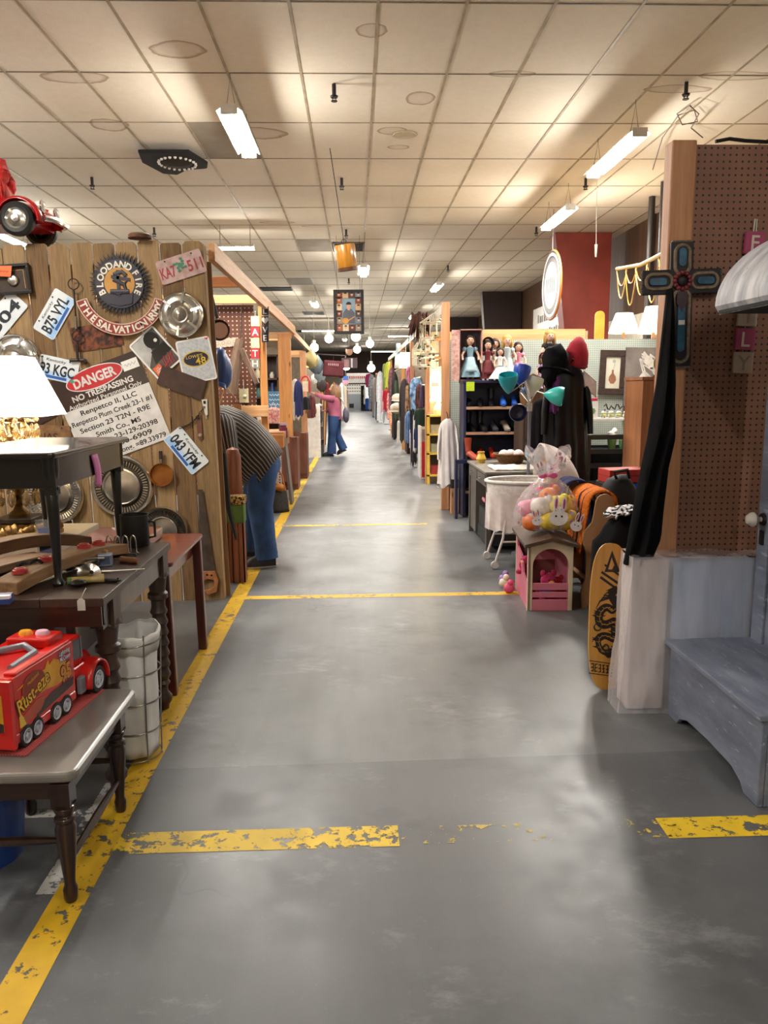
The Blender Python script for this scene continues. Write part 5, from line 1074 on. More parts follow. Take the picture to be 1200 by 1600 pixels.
# black padded chair in front of the rack
LEA = mat('black_leather', '#141314', .32, col2='#1f1d1e', scale=10, bump=.003)
t = thing('black_chair', 'low black padded chair behind the skateboard', 'chair', (1.40, 4.15, 0))
b = MB(CLB); b.surf(lambda u, v: (.0 + .17 + (.19 + .02 * sin(3 * v)) * cos(2 * pi * u) * (sin(pi * min(1, v * .98 + .02)) ** .3 if v > .8 else 1), .22 + .16 * sin(2 * pi * u) * (sin(pi * min(1, v)) ** .3 if v > .8 else 1), 0.02 + .70 * v + .03 * noise.noise(V((cos(2 * pi * u) * 2, sin(2 * pi * u) * 2, v * 3)))), 28, 18, cu=True); b.build('padded_back', t)
b = MB(LEA); b.rrect(.40, .36, .08, .12, T(.18, .16, .30)); b.build('seat', t, bevel=.03, seg=3); b = MB(BLK)
for x in (.02, .34):
    for y in (.02, .36): b = MB(BLK); b.cyl((x, y, 0), (x, y, .32), .018, n=8); b.build('leg', t)
ZB = NT('zebra_cloth'); n = ZB.noise(ZB.obj(), 9, 2); ZB.set(Base_Color=ZB.ramp(ZB.math('FRACT', ZB.math('MULTIPLY', n, 9)), [(.45, lin('#1a181a')), (.55, lin('#d9d6da'))]), Roughness=.9); b = MB(ZB.m)
b.surf(lambda u, v: (1.56 + .12 * (u - .5) * 2 + .02 * sin(9 * v), 4.24 + .22 * v, .765 - .05 * (2 * u - 1) ** 2 + .03 * noise.noise(V((u * 5, v * 5, 0)))), 14, 14); tag(b.build('printed_scarf', solid=.01), 'black and white patterned scarf lying on the black padded chair', 'scarf')
# bag, tote and box behind the rack
t = thing('backpack', 'black backpack on the pile behind the quilt rack', 'backpack', (1.86, 5.4, .42)); b = MB(mat('black_nylon', '#17171c', .7)); b.ball((0, 0, .2), .15, .11, .22, 18, jit=.08); b.build('bag_body', t); b = MB(BLK); b.tube([(-.05, -.08, .4), (-.08, -.12, .45), (.02, -.1, .46), (.05, -.06, .40)], .012, 6); b.build('strap', t)
b = MB(mat('blue_tote', '#1f4fc0', .6, col2='#193f9c', scale=5)); b.surf(lambda u, v: (2.02 + (.17 + .02 * sin(6 * u)) * cos(2 * pi * u), 5.5 + .13 * sin(2 * pi * u), .42 + .32 * v), 28, 6, cu=True); tag(b.build('tote_bag'), 'bright blue tote bag behind the black cloth', 'bag')
b = MB(mat('red_box', '#b52b20', .5)); b.box(-.16, .16, -.1, .1, 0, .10); b.use(mat('dark_red', '#7a1712')); b.box(-.161, .161, -.101, .101, .045, .06); tag(b.build('red_box', M=T(2.02, 5.78, .74) @ RZ(8), bevel=.006), 'red box on the pile above the blue tote bag', 'box')
t = thing('storage_crate', 'dark crate under the backpack and blue tote bag', 'crate', (1.98, 5.6, 0)); b = MB(mat('dark_crate', '#221d1c', .6)); b.box(-.3, .3, -.25, .3, 0, .42); b.build('crate_body', t, bevel=.01); b = MB(BLK); b.box(-.31, .31, -.26, .31, .36, .42); b.build('crate_rim', t)
b = MB(mat('dark_crate')); b.box(-.18, .18, -.12, .12, .42, .74); tag(b.build('dark_box', M=T(2.03, 5.8, 0), bevel=.01), 'dark box under the red box', 'box')
# toys on the floor left of the house
for k, (x, y, c, lb) in enumerate(((1.075, 5.35, '#d9527c', 'pink'), (1.09, 5.62, '#9c7fc0', 'purple'), (1.07, 5.5, '#e6d9c0', 'cream'))):
    o = MB(mat('floor_toy%d' % k, c, .6)); o.ball((0, 0, .035), .04, .03, .035, 12, jit=.2); o.ball((.01, -.01, .08), .024, n=10); o.use(HAIRD); o.ball((.008, -.028, .082), .004, n=6)
    tag(o.build('small_toy', M=T(x, y, 0)), f'small {lb} toy on the floor left of the pink house', 'toy', 'small toys by the pink house')

# white bassinet
WCL = mat('white_eyelet_cloth', '#ded3cf', .9, col2='#cdbfba', scale=14); WPT = mat('white_paint', '#e2dcd6', .4)
t = thing('bassinet', 'white skirted baby bassinet on metal legs with castors', 'bassinet', (1.42, 6.28, 0))
b = MB(WCL)
def skirt(u, v): a = 2 * pi * u; f = 1 - .02 * v + .035 * sin(a * 15) * v + .015 * sin(a * 31) * v; return (.36 * f * cos(a), .24 * f * sin(a), .60 - .30 * v + .01 * sin(a * 15))
b.surf(skirt, 110, 10, cu=True); b.build('skirt', t)
b = MB(mat('white_wicker', '#e6dfda', .6, col2='#cfc5bf', scale=40)); b.surf(lambda u, v: (.35 * cos(2 * pi * u) * (.97 + .03 * v), .23 * sin(2 * pi * u) * (.97 + .03 * v), .45 + .24 * v), 48, 6, cu=True); b.add([(.29 * cos(2 * pi * k / 24), .19 * sin(2 * pi * k / 24), .50) for k in range(24)], [tuple(range(24))]); b.build('basket', t, solid=.008)
b = MB(WPT); b.surf(lambda u, v: ((.362 + .016 * cos(2 * pi * v)) * cos(2 * pi * u), (.242 + .016 * cos(2 * pi * v)) * sin(2 * pi * u), .70 + .014 * sin(2 * pi * v)), 48, 8, True, True); b.build('rim', t)
b = MB(WCL); b.surf(lambda u, v: (.04 + .30 * sin(R(8 + 80 * u)) , .25 * cos(pi * v), .70 + .30 * sin(pi * v) * cos(R(8 + 70 * u))), 12, 24); b.build('hood', t, solid=.012)
for sy in (-1, 1):
    b = MB(WPT)
    for sx in (-1, 1): b.tube([(sx * .22, sy * .16, .48), (sx * .25, sy * .18, .25), (sx * .31, sy * .19, .06)], .010, 8)
    b.tube([(-.257, sy * .18, .22), (.257, sy * .18, .22)], .008, 8); b.build('leg_frame', t)
for sx in (-1, 1):
    for sy in (-1, 1): b = MB(mat('castor_white', '#d6d0ca', .4)); b.lathe([(0, -.012), (.03, -.012), (.034, 0), (.03, .012), (0, .012)], 16, T(sx * .315, sy * .19, .034) @ RX(90)); b.build('castor', t)
# ================================================================ RIGHT BOOTH, MIDDLE DISTANCE
# grey writing desk
GDK = mat('desk_grey_brown', '#5d5650', .5, col2='#4d4640', scale=5); GDT = mat('desk_top', '#7a726a', .45, col2='#6a625a', scale=5)
t = thing('writing_desk', 'narrow grey brown desk behind the white bassinet, facing the aisle', 'desk', (1.14, 6.72, 0))
b = MB(GDT); b.box(-.02, .56, -.02, 1.10, .70, .722); b.build('top', t, bevel=.004)
b = MB(GDK); b.box(0, .54, 0, 1.08, .58, .70); b.box(0.01, .54, .7, 1.06, .06, .58); b.build('carcass', t)
for x, y in ((0.02, .02), (.52, .02), (.02, 1.06), (.52, 1.06)): b = MB(GDK); b.box(x - .022, x + .022, y - .022, y + .022, 0, .70); b.build('leg', t)
for y0, y1 in ((.06, .5), (.56, 1.02)):
    b = MB(GDK); b.box(-.008, 0, y0, y1, .60, .685); dr = b.build('drawer', t, bevel=.003); b = MB(SIL); b.tube([(-.01, (y0 + y1) / 2 - .05, .645), (-.03, (y0 + y1) / 2 - .045, .64), (-.03, (y0 + y1) / 2 + .045, .64), (-.01, (y0 + y1) / 2 + .05, .645)], .005, 6); b.build('handle', dr)
b = MB(BLK); b.box(.02, .5, .04, .62, .05, .16); b.box(.03, .06, .04, .62, .16, .34); b.box(.03, .5, .04, .07, .16, .30); tag(b.build('black_crate', M=T(1.14, 6.72, 0)), 'black open crate under the grey writing desk', 'crate')
o = MB(PNK); o.tube([(0, .0, 0), (0, .03, .03), (0, .07, .0), (0, .1, .03), (0, .14, .01)], .008, 6); tag(o.build('pink_hanger', M=T(1.16, 6.95, .42)), 'pink wavy hanger hooked on the black crate under the desk', 'hanger')
b = MB(mat('white_linen', '#d9d3ca', .9, col2='#c8c2b8', scale=12)); b.surf(lambda u, v: (1.22 + .42 * u, 6.78 + .40 * v, .727 + .022 * abs(noise.noise(V((u * 6, v * 6, 1)))) - .0), 20, 20); tag(b.build('folded_linen', solid=.012), 'white linen cloth spread over the front of the writing desk', 'cloth')
t = thing('wicker_basket', 'brown wicker basket with white yarn on the writing desk', 'basket', (1.50, 7.5, .722)); b = MB(mat('wicker_brown', '#7d5632', .8, col2='#5c3b20', scale=50, bump=.004)); b.lathe([(0, .0), (.11, 0), (.16, .09), (.165, .09), (.155, .08), (.105, .012), (0, .012)], 32); b.torus((0, 0, .09), .163, .01, 28, 6); b.build('basket_body', t)
for k in range(3): b = MB(WCL); b.ball((0, 0, 0), .055, n=14); tag(b.build('yarn_ball', M=T(1.43 + .07 * k, 7.48 + .03 * (k % 2), .80)), 'white ball of yarn in the wicker basket on the desk', 'yarn', 'yarn balls in the wicker basket')
b = MB(mat('yellow_vase', '#d8b040', .4)); b.lathe([(0, 0), (.035, 0), (.05, .04), (.028, .09), (.035, .11), (.03, .11), (.02, .09)], 20); tag(b.build('yellow_cup', M=T(1.22, 7.55, .722)), 'small yellow vase at the corner of the writing desk', 'vase')
# brown dresser with shelf
BDR = wood('dresser_brown', '#3a2c24', '#524136', .5, 'z', 4)
t = thing('tall_dresser', 'dark greyish brown dresser behind the floor lamp', 'dresser', (1.72, 8.0, 0)); b = MB(BDR); b.box(0, .62, 0, .45, 0, 1.22); b.build('body', t, bevel=.008); b = MB(BDR); b.box(-.02, .64, -.02, .46, 1.22, 1.245); b.build('top', t)
for k in range(4): b = MB(mat('dresser_front', '#493a30', .5)); b.box(.03, .59, -.012, 0, .08 + k * .28, .32 + k * .28); d = b.build('drawer', t, bevel=.004); b = MB(SIL); b.ball((.2, -.025, .2 + k * .28), .012, n=8); b.ball((.42, -.025, .2 + k * .28), .012, n=8); b.build('knob', d)
b = MB(mat('wicker_brown')); b.lathe([(0, 0), (.12, 0), (.14, .16), (.13, .16), (.11, .01), (0, .01)], 24); b.tube([(-.13, 0, .15), (-.09, 0, .3), (0, 0, .34), (.09, 0, .3), (.13, 0, .15)], .01, 6); tag(b.build('handled_basket', M=T(1.85, 8.15, 1.245)), 'dark handled wicker basket on the brown dresser', 'basket')
# floor lamp with coloured heads
LB = V((1.475, 6.6, 0)); hz = 1.32
t = thing('floor_lamp', 'grey pole floor lamp with teal, blue, navy, cream and aqua cone shades', 'floor lamp', LB)
GP = mat('lamp_pole_grey', '#7c7c86', .35, .5)
b = MB(GP); b.lathe([(0, 0), (.13, 0), (.13, .02), (.03, .035), (.016, .05)], 28); b.build('base', t); b = MB(GP); b.cyl((0, 0, .04), (0, 0, hz - .06), .014); b.build('pole', t); b = MB(mat('lamp_joint', '#b9b7b4', .3, .7)); b.cyl((0, 0, hz - .07), (0, 0, hz), .022); b.build('joint', t)
def head(px, py, Y, col, aim, r, L, nm, curve=.1):
    e = at(px, py, Y) - LB; a = V(aim).normalized()
    b = MB(mat('lamp_joint')); s = V((0, 0, hz)); back = e - a * L; mid = (s + back) / 2 + V((0, 0, curve)); b.tube([s, s.lerp(mid, .6), mid, back.lerp(mid, .4), back, back + a * .03], .006, 8); b.build('gooseneck', t)
    q = a.to_track_quat('Z', 'Y').to_matrix().to_4x4(); M = T(*back) @ q
    b = MB(mat('shade_' + nm, col, .35, col2=col)); b.lathe([(.012, 0), (.022, .012), (.036, .03), (r * .78, L * .45), (r * .98, L * .72), (r, L * .9), (r * .95, L), (r * .92, L), (r * .93, L * .72), (r * .72, L * .45), (.02, .04), (.0, .03)], 28, M); o = b.build('lamp_shade', t); o['label'] = nm + ' cone shade'; return o
head(794, 585, 6.55, '#1f9aa6', (-.1, -.35, .95), .082, .17, 'teal'); head(817, 572, 6.75, '#2445a8', (.2, .2, .95), .075, .17, 'royal blue'); head(836, 590, 6.8, '#ddd6c4', (.25, .1, .95), .082, .17, 'cream', .02); head(826, 607, 6.9, '#3e5a8a', (.75, .2, .4), .035, .08, 'small slate blue', 0); head(880, 620, 6.5, '#35b5ad', (.9, -.3, -.15), .082, .16, 'aqua', .06); head(810, 645, 6.42, '#121a3e', (.02, -.97, -.05), .075, .10, 'dark navy', -.02)
# coat stand with leather coat and hats
CS = V((1.90, 7.15, 0)); t = thing('coat_stand', 'dark coat stand hung with a black leather coat and hats', 'coat stand', CS); b = MB(DKW); b.cyl((0, 0, 0), (0, 0, 1.72), .022); b.build('post', t); b = MB(DKW)
for k in range(4): a = k * pi / 2 + .4; b.tube([(0, 0, .18), (.2 * cos(a), .2 * sin(a), .06), (.27 * cos(a), .27 * sin(a), .0)], .014, 6)
b.build('foot', t)
for k in range(5): a = k * 2 * pi / 5; b = MB(DKW); b.tube([(0, 0, 1.6), (.1 * cos(a), .1 * sin(a), 1.63), (.16 * cos(a), .16 * sin(a), 1.70)], .011, 6); b.build('hook', t)
def coat(loc, w, d, z0, z1, m, label, name='coat', cat='coat', flare=1.25, sleeves=True, collar=None, fold=9, group=None):
    t = thing(name, label, cat, loc, 0, group); b = MB(m); H1 = z1 - z0
    def fn(u, v):
        a = 2 * pi * u; k = flare - (flare - 1) * v / .86 if v < .86 else (1 - .22 * ((v - .86) / .1) ** 2 if v < .96 else .78 - (v - .96) / .04 * .5)
        f = 1 + .13 * sin(a * fold + 2 * v + loc[1]) * (1 - v) ** .7 + .07 * noise.noise(V((cos(a) * 2, sin(a) * 2, v * 4 + loc[0] * 7)))
        return (w * k * f * cos(a), d * (.6 + .4 * k) * f * sin(a), z0 + H1 * v + .035 * H1 * sin(a * 5 + loc[1]) * (1 - v) ** 4)
    b.surf(fn, 54, 26, cu=True); b.build('cloth_body', t)
    if sleeves:
        for s in (-1, 1):
            b = MB(m); P = [V((s * w * .78, 0, z0 + H1 * .93)), V((s * w * 1.02, -.02, z0 + H1 * .84)), V((s * w * 1.25, -.04, z0 + H1 * .6)), V((s * w * 1.3, -.06, z0 + H1 * .40))]; b.tube(P, [w * .26, w * .27, w * .24, w * .20], 12, flat=.75); b.build('sleeve', t)
    if collar: b = MB(collar); b.surf(lambda u, v: (w * (.28 + .22 * v) * cos(2 * pi * u), d * (.45 + .3 * v) * sin(2 * pi * u) - .01, z1 - .02 - .09 * v), 20, 5, cu=True); b.build('collar', t)
    return t
LTH = mat('shiny_black_leather', '#0a090b', .38, col2='#131217', scale=6, bump=.004, spec=.22)
coat((1.91, 7.05, 0), .165, .11, .62, 1.64, LTH, 'long black leather coat hanging on the coat stand', collar=LTH)
coat((1.76, 7.25, 0), .11, .09, .80, 1.35, mat('black_wool', '#0c0a0d', .95, col2='#151117', scale=14, spec=.1), 'black coat hanging left of the leather coat behind the aqua lamp shade', sleeves=False)
PUR = mat('purple_cloth', '#4a1f52', .9, col2='#6b3a78', scale=10)
coat((1.80, 7.0, 0), .055, .05, 1.22, 1.56, PUR, 'purple patterned scarf hanging at the left of the coat stand', 'scarf', 'scarf', 1.1, False)
t = thing('black_hat', 'big slouchy black hat on top of the coat stand', 'hat', (1.79, 7.02, 1.50)); b = MB(mat('black_knit', '#0a090b', .95, col2='#121014', scale=30, spec=.1)); b.ball((.01, 0, .19), .12, .12, .14, 20, jit=.2); b.ball((-.05, -.02, .06), .075, .08, .11, 14, jit=.25); b.build('crown', t); b = MB(mat('black_knit')); b.lathe([(.10, .10), (.165, .07), (.175, .08), (.10, .12)], 28, RX(-12) @ RY(16)); b.build('brim', t)
t = thing('red_hat', 'red pointed cloth hat on the coat stand right of the black hat', 'hat', (1.99, 7.1, 1.62)); b = MB(mat('red_felt', '#a81f33', .9, col2='#8e1729', scale=10)); b.lathe([(.10, 0), (.115, .05), (.105, .14), (.075, .22), (.03, .275), (0, .285)], 24, RY(8) @ Matrix.Diagonal((1, .9, 1, 1))); b.build('crown', t); b = MB(mat('red_band', '#7c1426', .9)); b.torus((0, 0, .01), .107, .012, 28, 6); b.build('band', t)
b = MB(WCL); b.surf(lambda u, v: (2.03 + .12 * u + .02 * v, 6.95 + .05 * v, 1.60 - .10 * u - .13 * v + .02 * sin(5 * v)), 8, 8); tag(b.build('white_kerchief', solid=.006), 'white kerchief at the neck of the leather coat', 'scarf')

# grey pegboard back partition
PEGG = pegboard('grey_pegboard', '#9ca39a', 'xz', .0254, .17, hole='#4c524c', col2='#aab0a6')
t = thing('pegboard_partition', 'long grey pegboard partition at the back of the right booth', 'pegboard', (1.10, 9.2, 0)); b = MB(PEGG); b.box(0, 3.4, 0, .008, 0, 2.0); b.build('board', t); b = MB(PINEX); b.box(0, 3.4, .01, .10, 1.92, 2.0); b.box(0.1, 1.6, .02, .06, 2.0, 2.12); b.build('top_rail', t); b = MB(PINE); b.box(-.09, -.0, -.02, .07, 0, 2.43); b.build('post', t, bevel=.004)
# navy bookcase
NVY = mat('navy_paint', '#23264a', .45, col2='#1a1c3a', scale=5); SHW = mat('shelf_edge_wood', '#b68c70', .6)
t = thing('bookcase', 'navy blue bookcase full of shoes with dolls on top', 'bookcase', (1.19, 8.62, 0)); W = .70
b = MB(NVY); b.box(0, .03, 0, .34, 0, 1.50); b.box(W - .03, W, 0, .34, 0, 1.50); b.box(0, W, .325, .34, 0, 1.5); b.build('carcass', t, bevel=.003); b = MB(NVY); b.box(-.01, W + .01, -.01, .35, 1.50, 1.53); b.build('top', t, bevel=.003)
SHZ = [.30, .66, .96, 1.24]
for z in SHZ: b = MB(mat('navy_shelf', '#20223f', .5)); b.box(.03, W - .03, .008, .33, z - .025, z); b.use(SHW); b.box(.03, W - .03, 0, .008, z - .028, z + .002); b.build('shelf', t)
b = MB(NVY); b.box(-.10, .30, -.10, .0, .62, .66); b.box(-.10, -.07, -.1, 0, 0, .62); b.box(.27, .3, -.1, 0, 0, .62); tag(b.build('small_stool', M=T(1.19, 8.62, 0)), 'navy narrow bench standing in front of the bookcase', 'bench')
b = MB(mat('neon_note', '#c6e02a', .6)); b.box(-.045, .045, -.003, 0, -.05, .05); tag(b.build('neon_sign', M=T(1.26, 8.60, 1.465)), 'neon yellow price note on the front of the bookcase', 'price tag')
def shoe(loc, rz, c, label, heel=.03, boot=0, s=1, group='shoes on the bookcase shelves'):
    t = thing('shoe', label, 'shoe', loc, rz, group, sc=s); m = mat('shoe_' + c[1:], c, .4)
    b = MB(m); P = [(0, .0, .03 + heel), (0, -.06, .035 + heel), (0, -.12, .03 + heel * .5), (0, -.18, .025), (0, -.235, .018)]; b.tube(P, [.028, .034, .034, .036, .016], 12, flat=1.0)
    if boot: b.tube([(0, -.01, .05 + heel), (0, .0, .12 + heel), (0, .005, boot)], [.03, .034, .042], 12)
    b.build('upper', t); b = MB(BLK); b.prism([(-.026, .02), (.026, .02), (.03, -.08), (.034, -.17), (.018, -.245), (-.018, -.245), (-.034, -.17), (-.03, -.08)], .008, T(0, 0, 0)); b.box(-.02, .02, -.02, .025, 0, heel + .01); b.build('sole', t); return t
SH = [(0, 0, '#16130f', 'black', .02, 0), (0, 1, '#1c1a1a', 'black', .02, .2), (0, 2, '#2c2320', 'dark brown', .05, 0), (0, 3, '#3a2c26', 'brown', .02, .22), (0, 4, '#101114', 'glossy black', .06, 0),
      (1, 0, '#7a2418', 'dark red', .03, 0), (1, 1, '#c2351f', 'bright red', .05, 0), (1, 2, '#c83a26', 'bright red', .05, 0), (1, 3, '#4b3a30', 'brown', .02, 0), (1, 4, '#8a6a4c', 'tan', .03, 0),
      (2, 0, '#141313', 'black', .03, .22), (2, 1, '#181616', 'black', .03, .22), (2, 2, '#3c3a40', 'grey', .06, 0), (2, 3, '#9a8a7c', 'beige', .06, 0), (2, 4, '#1e6f5c', 'green', .03, 0),
      (3, 0, '#151515', 'black', .03, 0), (3, 1, '#1a1a1a', 'black', .03, 0), (3, 2, '#232228', 'charcoal', .02, .2), (3, 3, '#2f62c4', 'blue', .06, 0), (3, 4, '#2d5cb8', 'blue', .06, 0)]
orow = ['bottom shelf', 'second lowest shelf', 'middle shelf', 'top shelf']; ordn = ['first', 'second', 'third', 'fourth', 'fifth']
for r, k, c, cn, hl, bt in SH:
    shoe((1.19 + .09 + k * .13, 8.88 - .02 * (k % 2), SHZ[r]), 8 * ((k * 3 + r) % 3 - 1), c, f'{cn} shoe on the {orow[r]} of the bookcase, {ordn[k]} from the left', hl, bt)
for k in range(2): shoe((1.24 + k * .13, 8.60, .66), 20 - 30 * k, '#a2452e' if k == 0 else '#7d3327', ['tan red boot standing on the navy narrow bench', 'dark red shoe on the navy narrow bench beside the boot'][k], .03, .24 if k == 0 else 0, group='shoes on the navy bench')
# dolls
DSK = mat('doll_skin', '#dcae94', .5)
def doll(x, y, z, s, dress, hair, label, sit=False, rz=0, hat=None, apron=None):
    t = thing('doll', label, 'doll', (x, y, z), rz, 'dolls on the bookcase', sc=s); md = mat('dress_' + dress[1:], dress, .85, col2=None); mh = mat('hair_' + hair[1:], hair, .8, scale=40)
    b = MB(DSK); b.ball((0, 0, .385), .042, .042, .05, 16); b.tube([(0, 0, .28), (0, 0, .36)], .014, 8)
    b.ball((0, -.042, .38), .006, n=6); b.tube([(-.05, 0, .30), (-.085, -.02, .24), (-.08, -.05, .19)], [.014, .012, .01], 8); b.tube([(.05, 0, .30), (.085, -.02, .24), (.08, -.05, .19)], [.014, .012, .01], 8)
    b.tube([(-.025, 0, .12), (-.025, -.02 if not sit else -.12, .0 if not sit else .02)], .014, 8); b.tube([(.025, 0, .12), (.025, -.02 if not sit else -.12, .0 if not sit else .02)], .014, 8)
    b.use(BLK); b.ball((-.015, -.039, .392), .005, n=6); b.ball((.015, -.039, .392), .005, n=6); b.use(mat('doll_lip', '#b0464a', .5)); b.ball((0, -.041, .362), .006, .003, .003, 6); b.build('doll_body', t)
    b = MB(mh); b.ball((0, .012, .40), .052, .048, .05, 14, jit=.15); b.ball((-.04, .01, .36), .022, .03, .055, 10, jit=.2); b.ball((.04, .01, .36), .022, .03, .055, 10, jit=.2); b.build('hair', t)
    b = MB(md); lo = .02; b.surf(lambda u, v: ((.045 + (.075 * (1 - v) if not sit else .12 * (1 - v)) + .008 * sin(2 * pi * u * 8) * (1 - v)) * cos(2 * pi * u), (.035 + (.065 * (1 - v) if not sit else .14 * (1 - v)) + .006 * sin(2 * pi * u * 8) * (1 - v)) * sin(2 * pi * u) - (.05 * (1 - v) if sit else 0), lo + (.20 if not sit else .16) * v), 40, 8, cu=True)
    b.tube([(0, 0, .2), (0, 0, .25), (0, 0, .315), (0, 0, .325)], [.042, .04, .052, .02], 14, flat=.75)
    for s2 in (-1, 1): b.ball((s2 * .055, 0, .295), .025, .024, .03, 10)
    b.build('dress', t)
    if apron: b = MB(mat('apron_' + apron[1:], apron, .85)); b.surf(lambda u, v: (.07 * (u - .5) * (1.8 - v), -.052 - .055 * (1 - v), .07 + .15 * v), 8, 6); b.build('apron', t, solid=.003)
    if hat: b = MB(mat('bonnet_' + hat[1:], hat, .8)); b.surf(lambda u, v: ((.05 + .02 * v) * cos(pi * u * 1.1 - .15), .01 - .04 * v, .40 + (.055 + .02 * v) * sin(pi * u * 1.1 - .15)), 16, 5); b.build('bonnet', t, solid=.004)
    return t
DZ = 1.53
doll(1.475, 8.76, DZ, 1.0, '#6b2027', '#2a1a14', 'doll in a dark red dress with white sleeves and black hair', apron='#5c1a20', hat='#1c1718'); doll(1.575, 8.88, DZ, 1.05, '#d9d4c6', '#3d261a', 'brown haired doll in a cream dress standing behind the white one')
doll(1.60, 8.68, DZ, .8, '#eeeae4', '#2d1c14', 'doll sitting with a wide spread white dress at the bookcase edge', sit=True)
doll(1.70, 8.80, DZ, 1.12, '#b9c3c6', '#c49a52', 'blonde doll in a pale blue grey dress in the middle of the row'); doll(1.83, 8.82, DZ, .95, '#d98aa2', '#3a2218', 'dark haired doll in a pink dress beside the blonde one')
tbl = doll(2.12, 8.55, 1.55, 1.15, '#1d1a1c', '#b58a48', 'blonde doll in a black dress with white collar at the right end', apron='#e8e4de'); doll(2.02, 8.42, 1.42, .85, '#b79ac4', '#6b4a2c', 'small doll with a pink bonnet beside the royal blue lamp shade', hat='#d98fb8')
b = MB(BDR); b.box(1.95, 2.3, 8.48, 8.72, 1.247, 1.55); b.box(1.92, 2.10, 8.34, 8.47, 1.247, 1.42); tag(b.build('doll_riser'), 'dark stepped riser under the right hand dolls', 'stand')
t = thing('doll_box', 'tall pink open display box with a doll inside, left of the doll row', 'box', (1.15, 8.72, DZ)); b = MB(mat('box_pink', '#b98d84', .6)); b.box(0, .26, .16, .175, 0, .56); b.box(0, .012, 0, .175, 0, .56); b.box(.248, .26, 0, .175, 0, .56); b.box(0, .26, 0, .175, 0, .012); b.box(0, .26, 0, .175, .548, .56); b.build('box_body', t); b = MB(mat('box_flowered', '#d8b6ad', .6, col2='#b98378', scale=30)); b.box(-.085, .0, -.02, -.01, .0, .55); b.build('lid', t); b = MB(mat('box_grey', '#6e6673', .7)); b.box(.012, .248, .15, .16, .012, .548); b.build('lining', t)
doll(1.28, 8.775, DZ + .015, 1.1, '#7f9fae', '#33201a', 'doll in a long pale blue satin dress standing in the pink box', apron='#9db6c0')

# back right: white shelf, table, trinkets, pictures
t = thing('black_table', 'low table under a black cloth at the back of the right booth', 'table', (2.62, 8.35, 0)); b = MB(CLB); b.surf(lambda u, v: ((.45 + .02 * sin(2 * pi * u * 9) * (1 - v)) * (1 if abs(cos(2 * pi * u)) > .7 else abs(cos(2 * pi * u)) / .7) * (1 if cos(2 * pi * u) > 0 else -1) + .4, (.33 + .02 * sin(2 * pi * u * 9) * (1 - v)) * (1 if abs(sin(2 * pi * u)) > .7 else abs(sin(2 * pi * u)) / .7) * (1 if sin(2 * pi * u) > 0 else -1) + .3, .01 + .76 * v), 80, 6, cu=True); b.build('cloth_skirt', t); b = MB(CLB); b.box(-.05, .85, -.03, .63, .755, .775); b.build('top', t)
t = thing('white_shelf', 'small white two tier shelf with trinkets on the black table', 'shelf', (2.60, 8.60, .775)); b = MB(WPT); b.box(0, .52, 0, .28, .30, .325); b.box(0, .02, 0, .28, 0, .3); b.box(.50, .52, 0, .28, 0, .3); b.box(0, .52, 0, .28, .12, .135); b.build('shelf_body', t, bevel=.003)
SZ2 = .775 + .325
t = thing('flower_tin', 'white tin with a red lid on the left end of the white shelf', 'tin', (2.66, 8.72, SZ2)); b = MB(WPT); b.box(-.055, .055, -.04, .04, 0, .19); b.use(mat('tin_green', '#6f8f62', .5)); b.prism([(.03 * cos(a * pi / 3), .08 + .035 * sin(a * pi / 3)) for a in range(6)], .001, frame((0, -.041, 0))); b.build('tin_body', t, bevel=.01); b = MB(mat('tin_red', '#b32a45', .5)); b.box(-.05, .05, -.036, .036, .19, .225); b.build('lid', t, bevel=.008)
for k in range(9):
    t = thing('figurine', f'small white and yellow flower figurine on the white shelf, {["first", "second", "third", "fourth", "fifth", "sixth", "seventh", "eighth", "ninth"][k]} from the red lidded tin', 'figurine', (2.76 + .042 * k, 8.66 + .06 * (k % 2), SZ2), 0, 'flower figurines on the white shelf'); b = MB(mat('fig_cream', '#e4dfc8', .5)); b.ball((0, 0, .025), .024, n=8); b.ball((0, -.01, .06), .02, n=8); b.build('figurine_body', t); b = MB(mat('fig_yellow' if k % 2 else 'fig_green', '#d6c95a' if k % 2 else '#93a86a', .5)); b.ball((0, -.02, .03), .014, n=8); b.build('flower', t)
b = MB(mat('wire_word', '#2b2724', .5, .4)); b.tube([(2.79 + .02 * q, 8.70, SZ2 + .12 + .03 * sin(q * 1.9) + .012 * cos(q * .8)) for q in range(14)], .006, 5); b.tube([(2.8, 8.70, SZ2), (2.8, 8.70, SZ2 + .10)], .003, 5); b.tube([(3.02, 8.7, SZ2), (3.02, 8.7, SZ2 + .10)], .003, 5); tag(b.build('word_sign', solid=.006), 'black wire script word standing on the white shelf', 'sign')
b = MB(mat('green_glass', '#6fae6f', .25)); b.lathe([(0, 0), (.035, 0), (.042, .095), (.036, .095), (.03, .01), (0, .01)], 20); tag(b.build('green_cup', M=T(2.92, 8.42, .775)), 'green glass cup on the black table', 'cup')
b = MB(mat('pale_green_apple', '#b3c79a', .3, coat=.3)); b.ball((0, 0, .06), .058, .058, .062, 18); b.use(BRN); b.cyl((0, 0, .115), (.01, 0, .14), .005, n=6); tag(b.build('ceramic_apple', M=T(3.03, 8.42, .775)), 'pale green ceramic apple on the black table', 'ornament')
b = MB(mat('red_ceramic', '#b3281f', .3, coat=.3)); b.ball((0, 0, .07), .07, .06, .07, 16, jit=.2); b.ball((.05, 0, .12), .04, n=10); tag(b.build('red_pot', M=T(3.0, 8.56, .775)), 'red ceramic pot behind the pale green apple', 'pot')
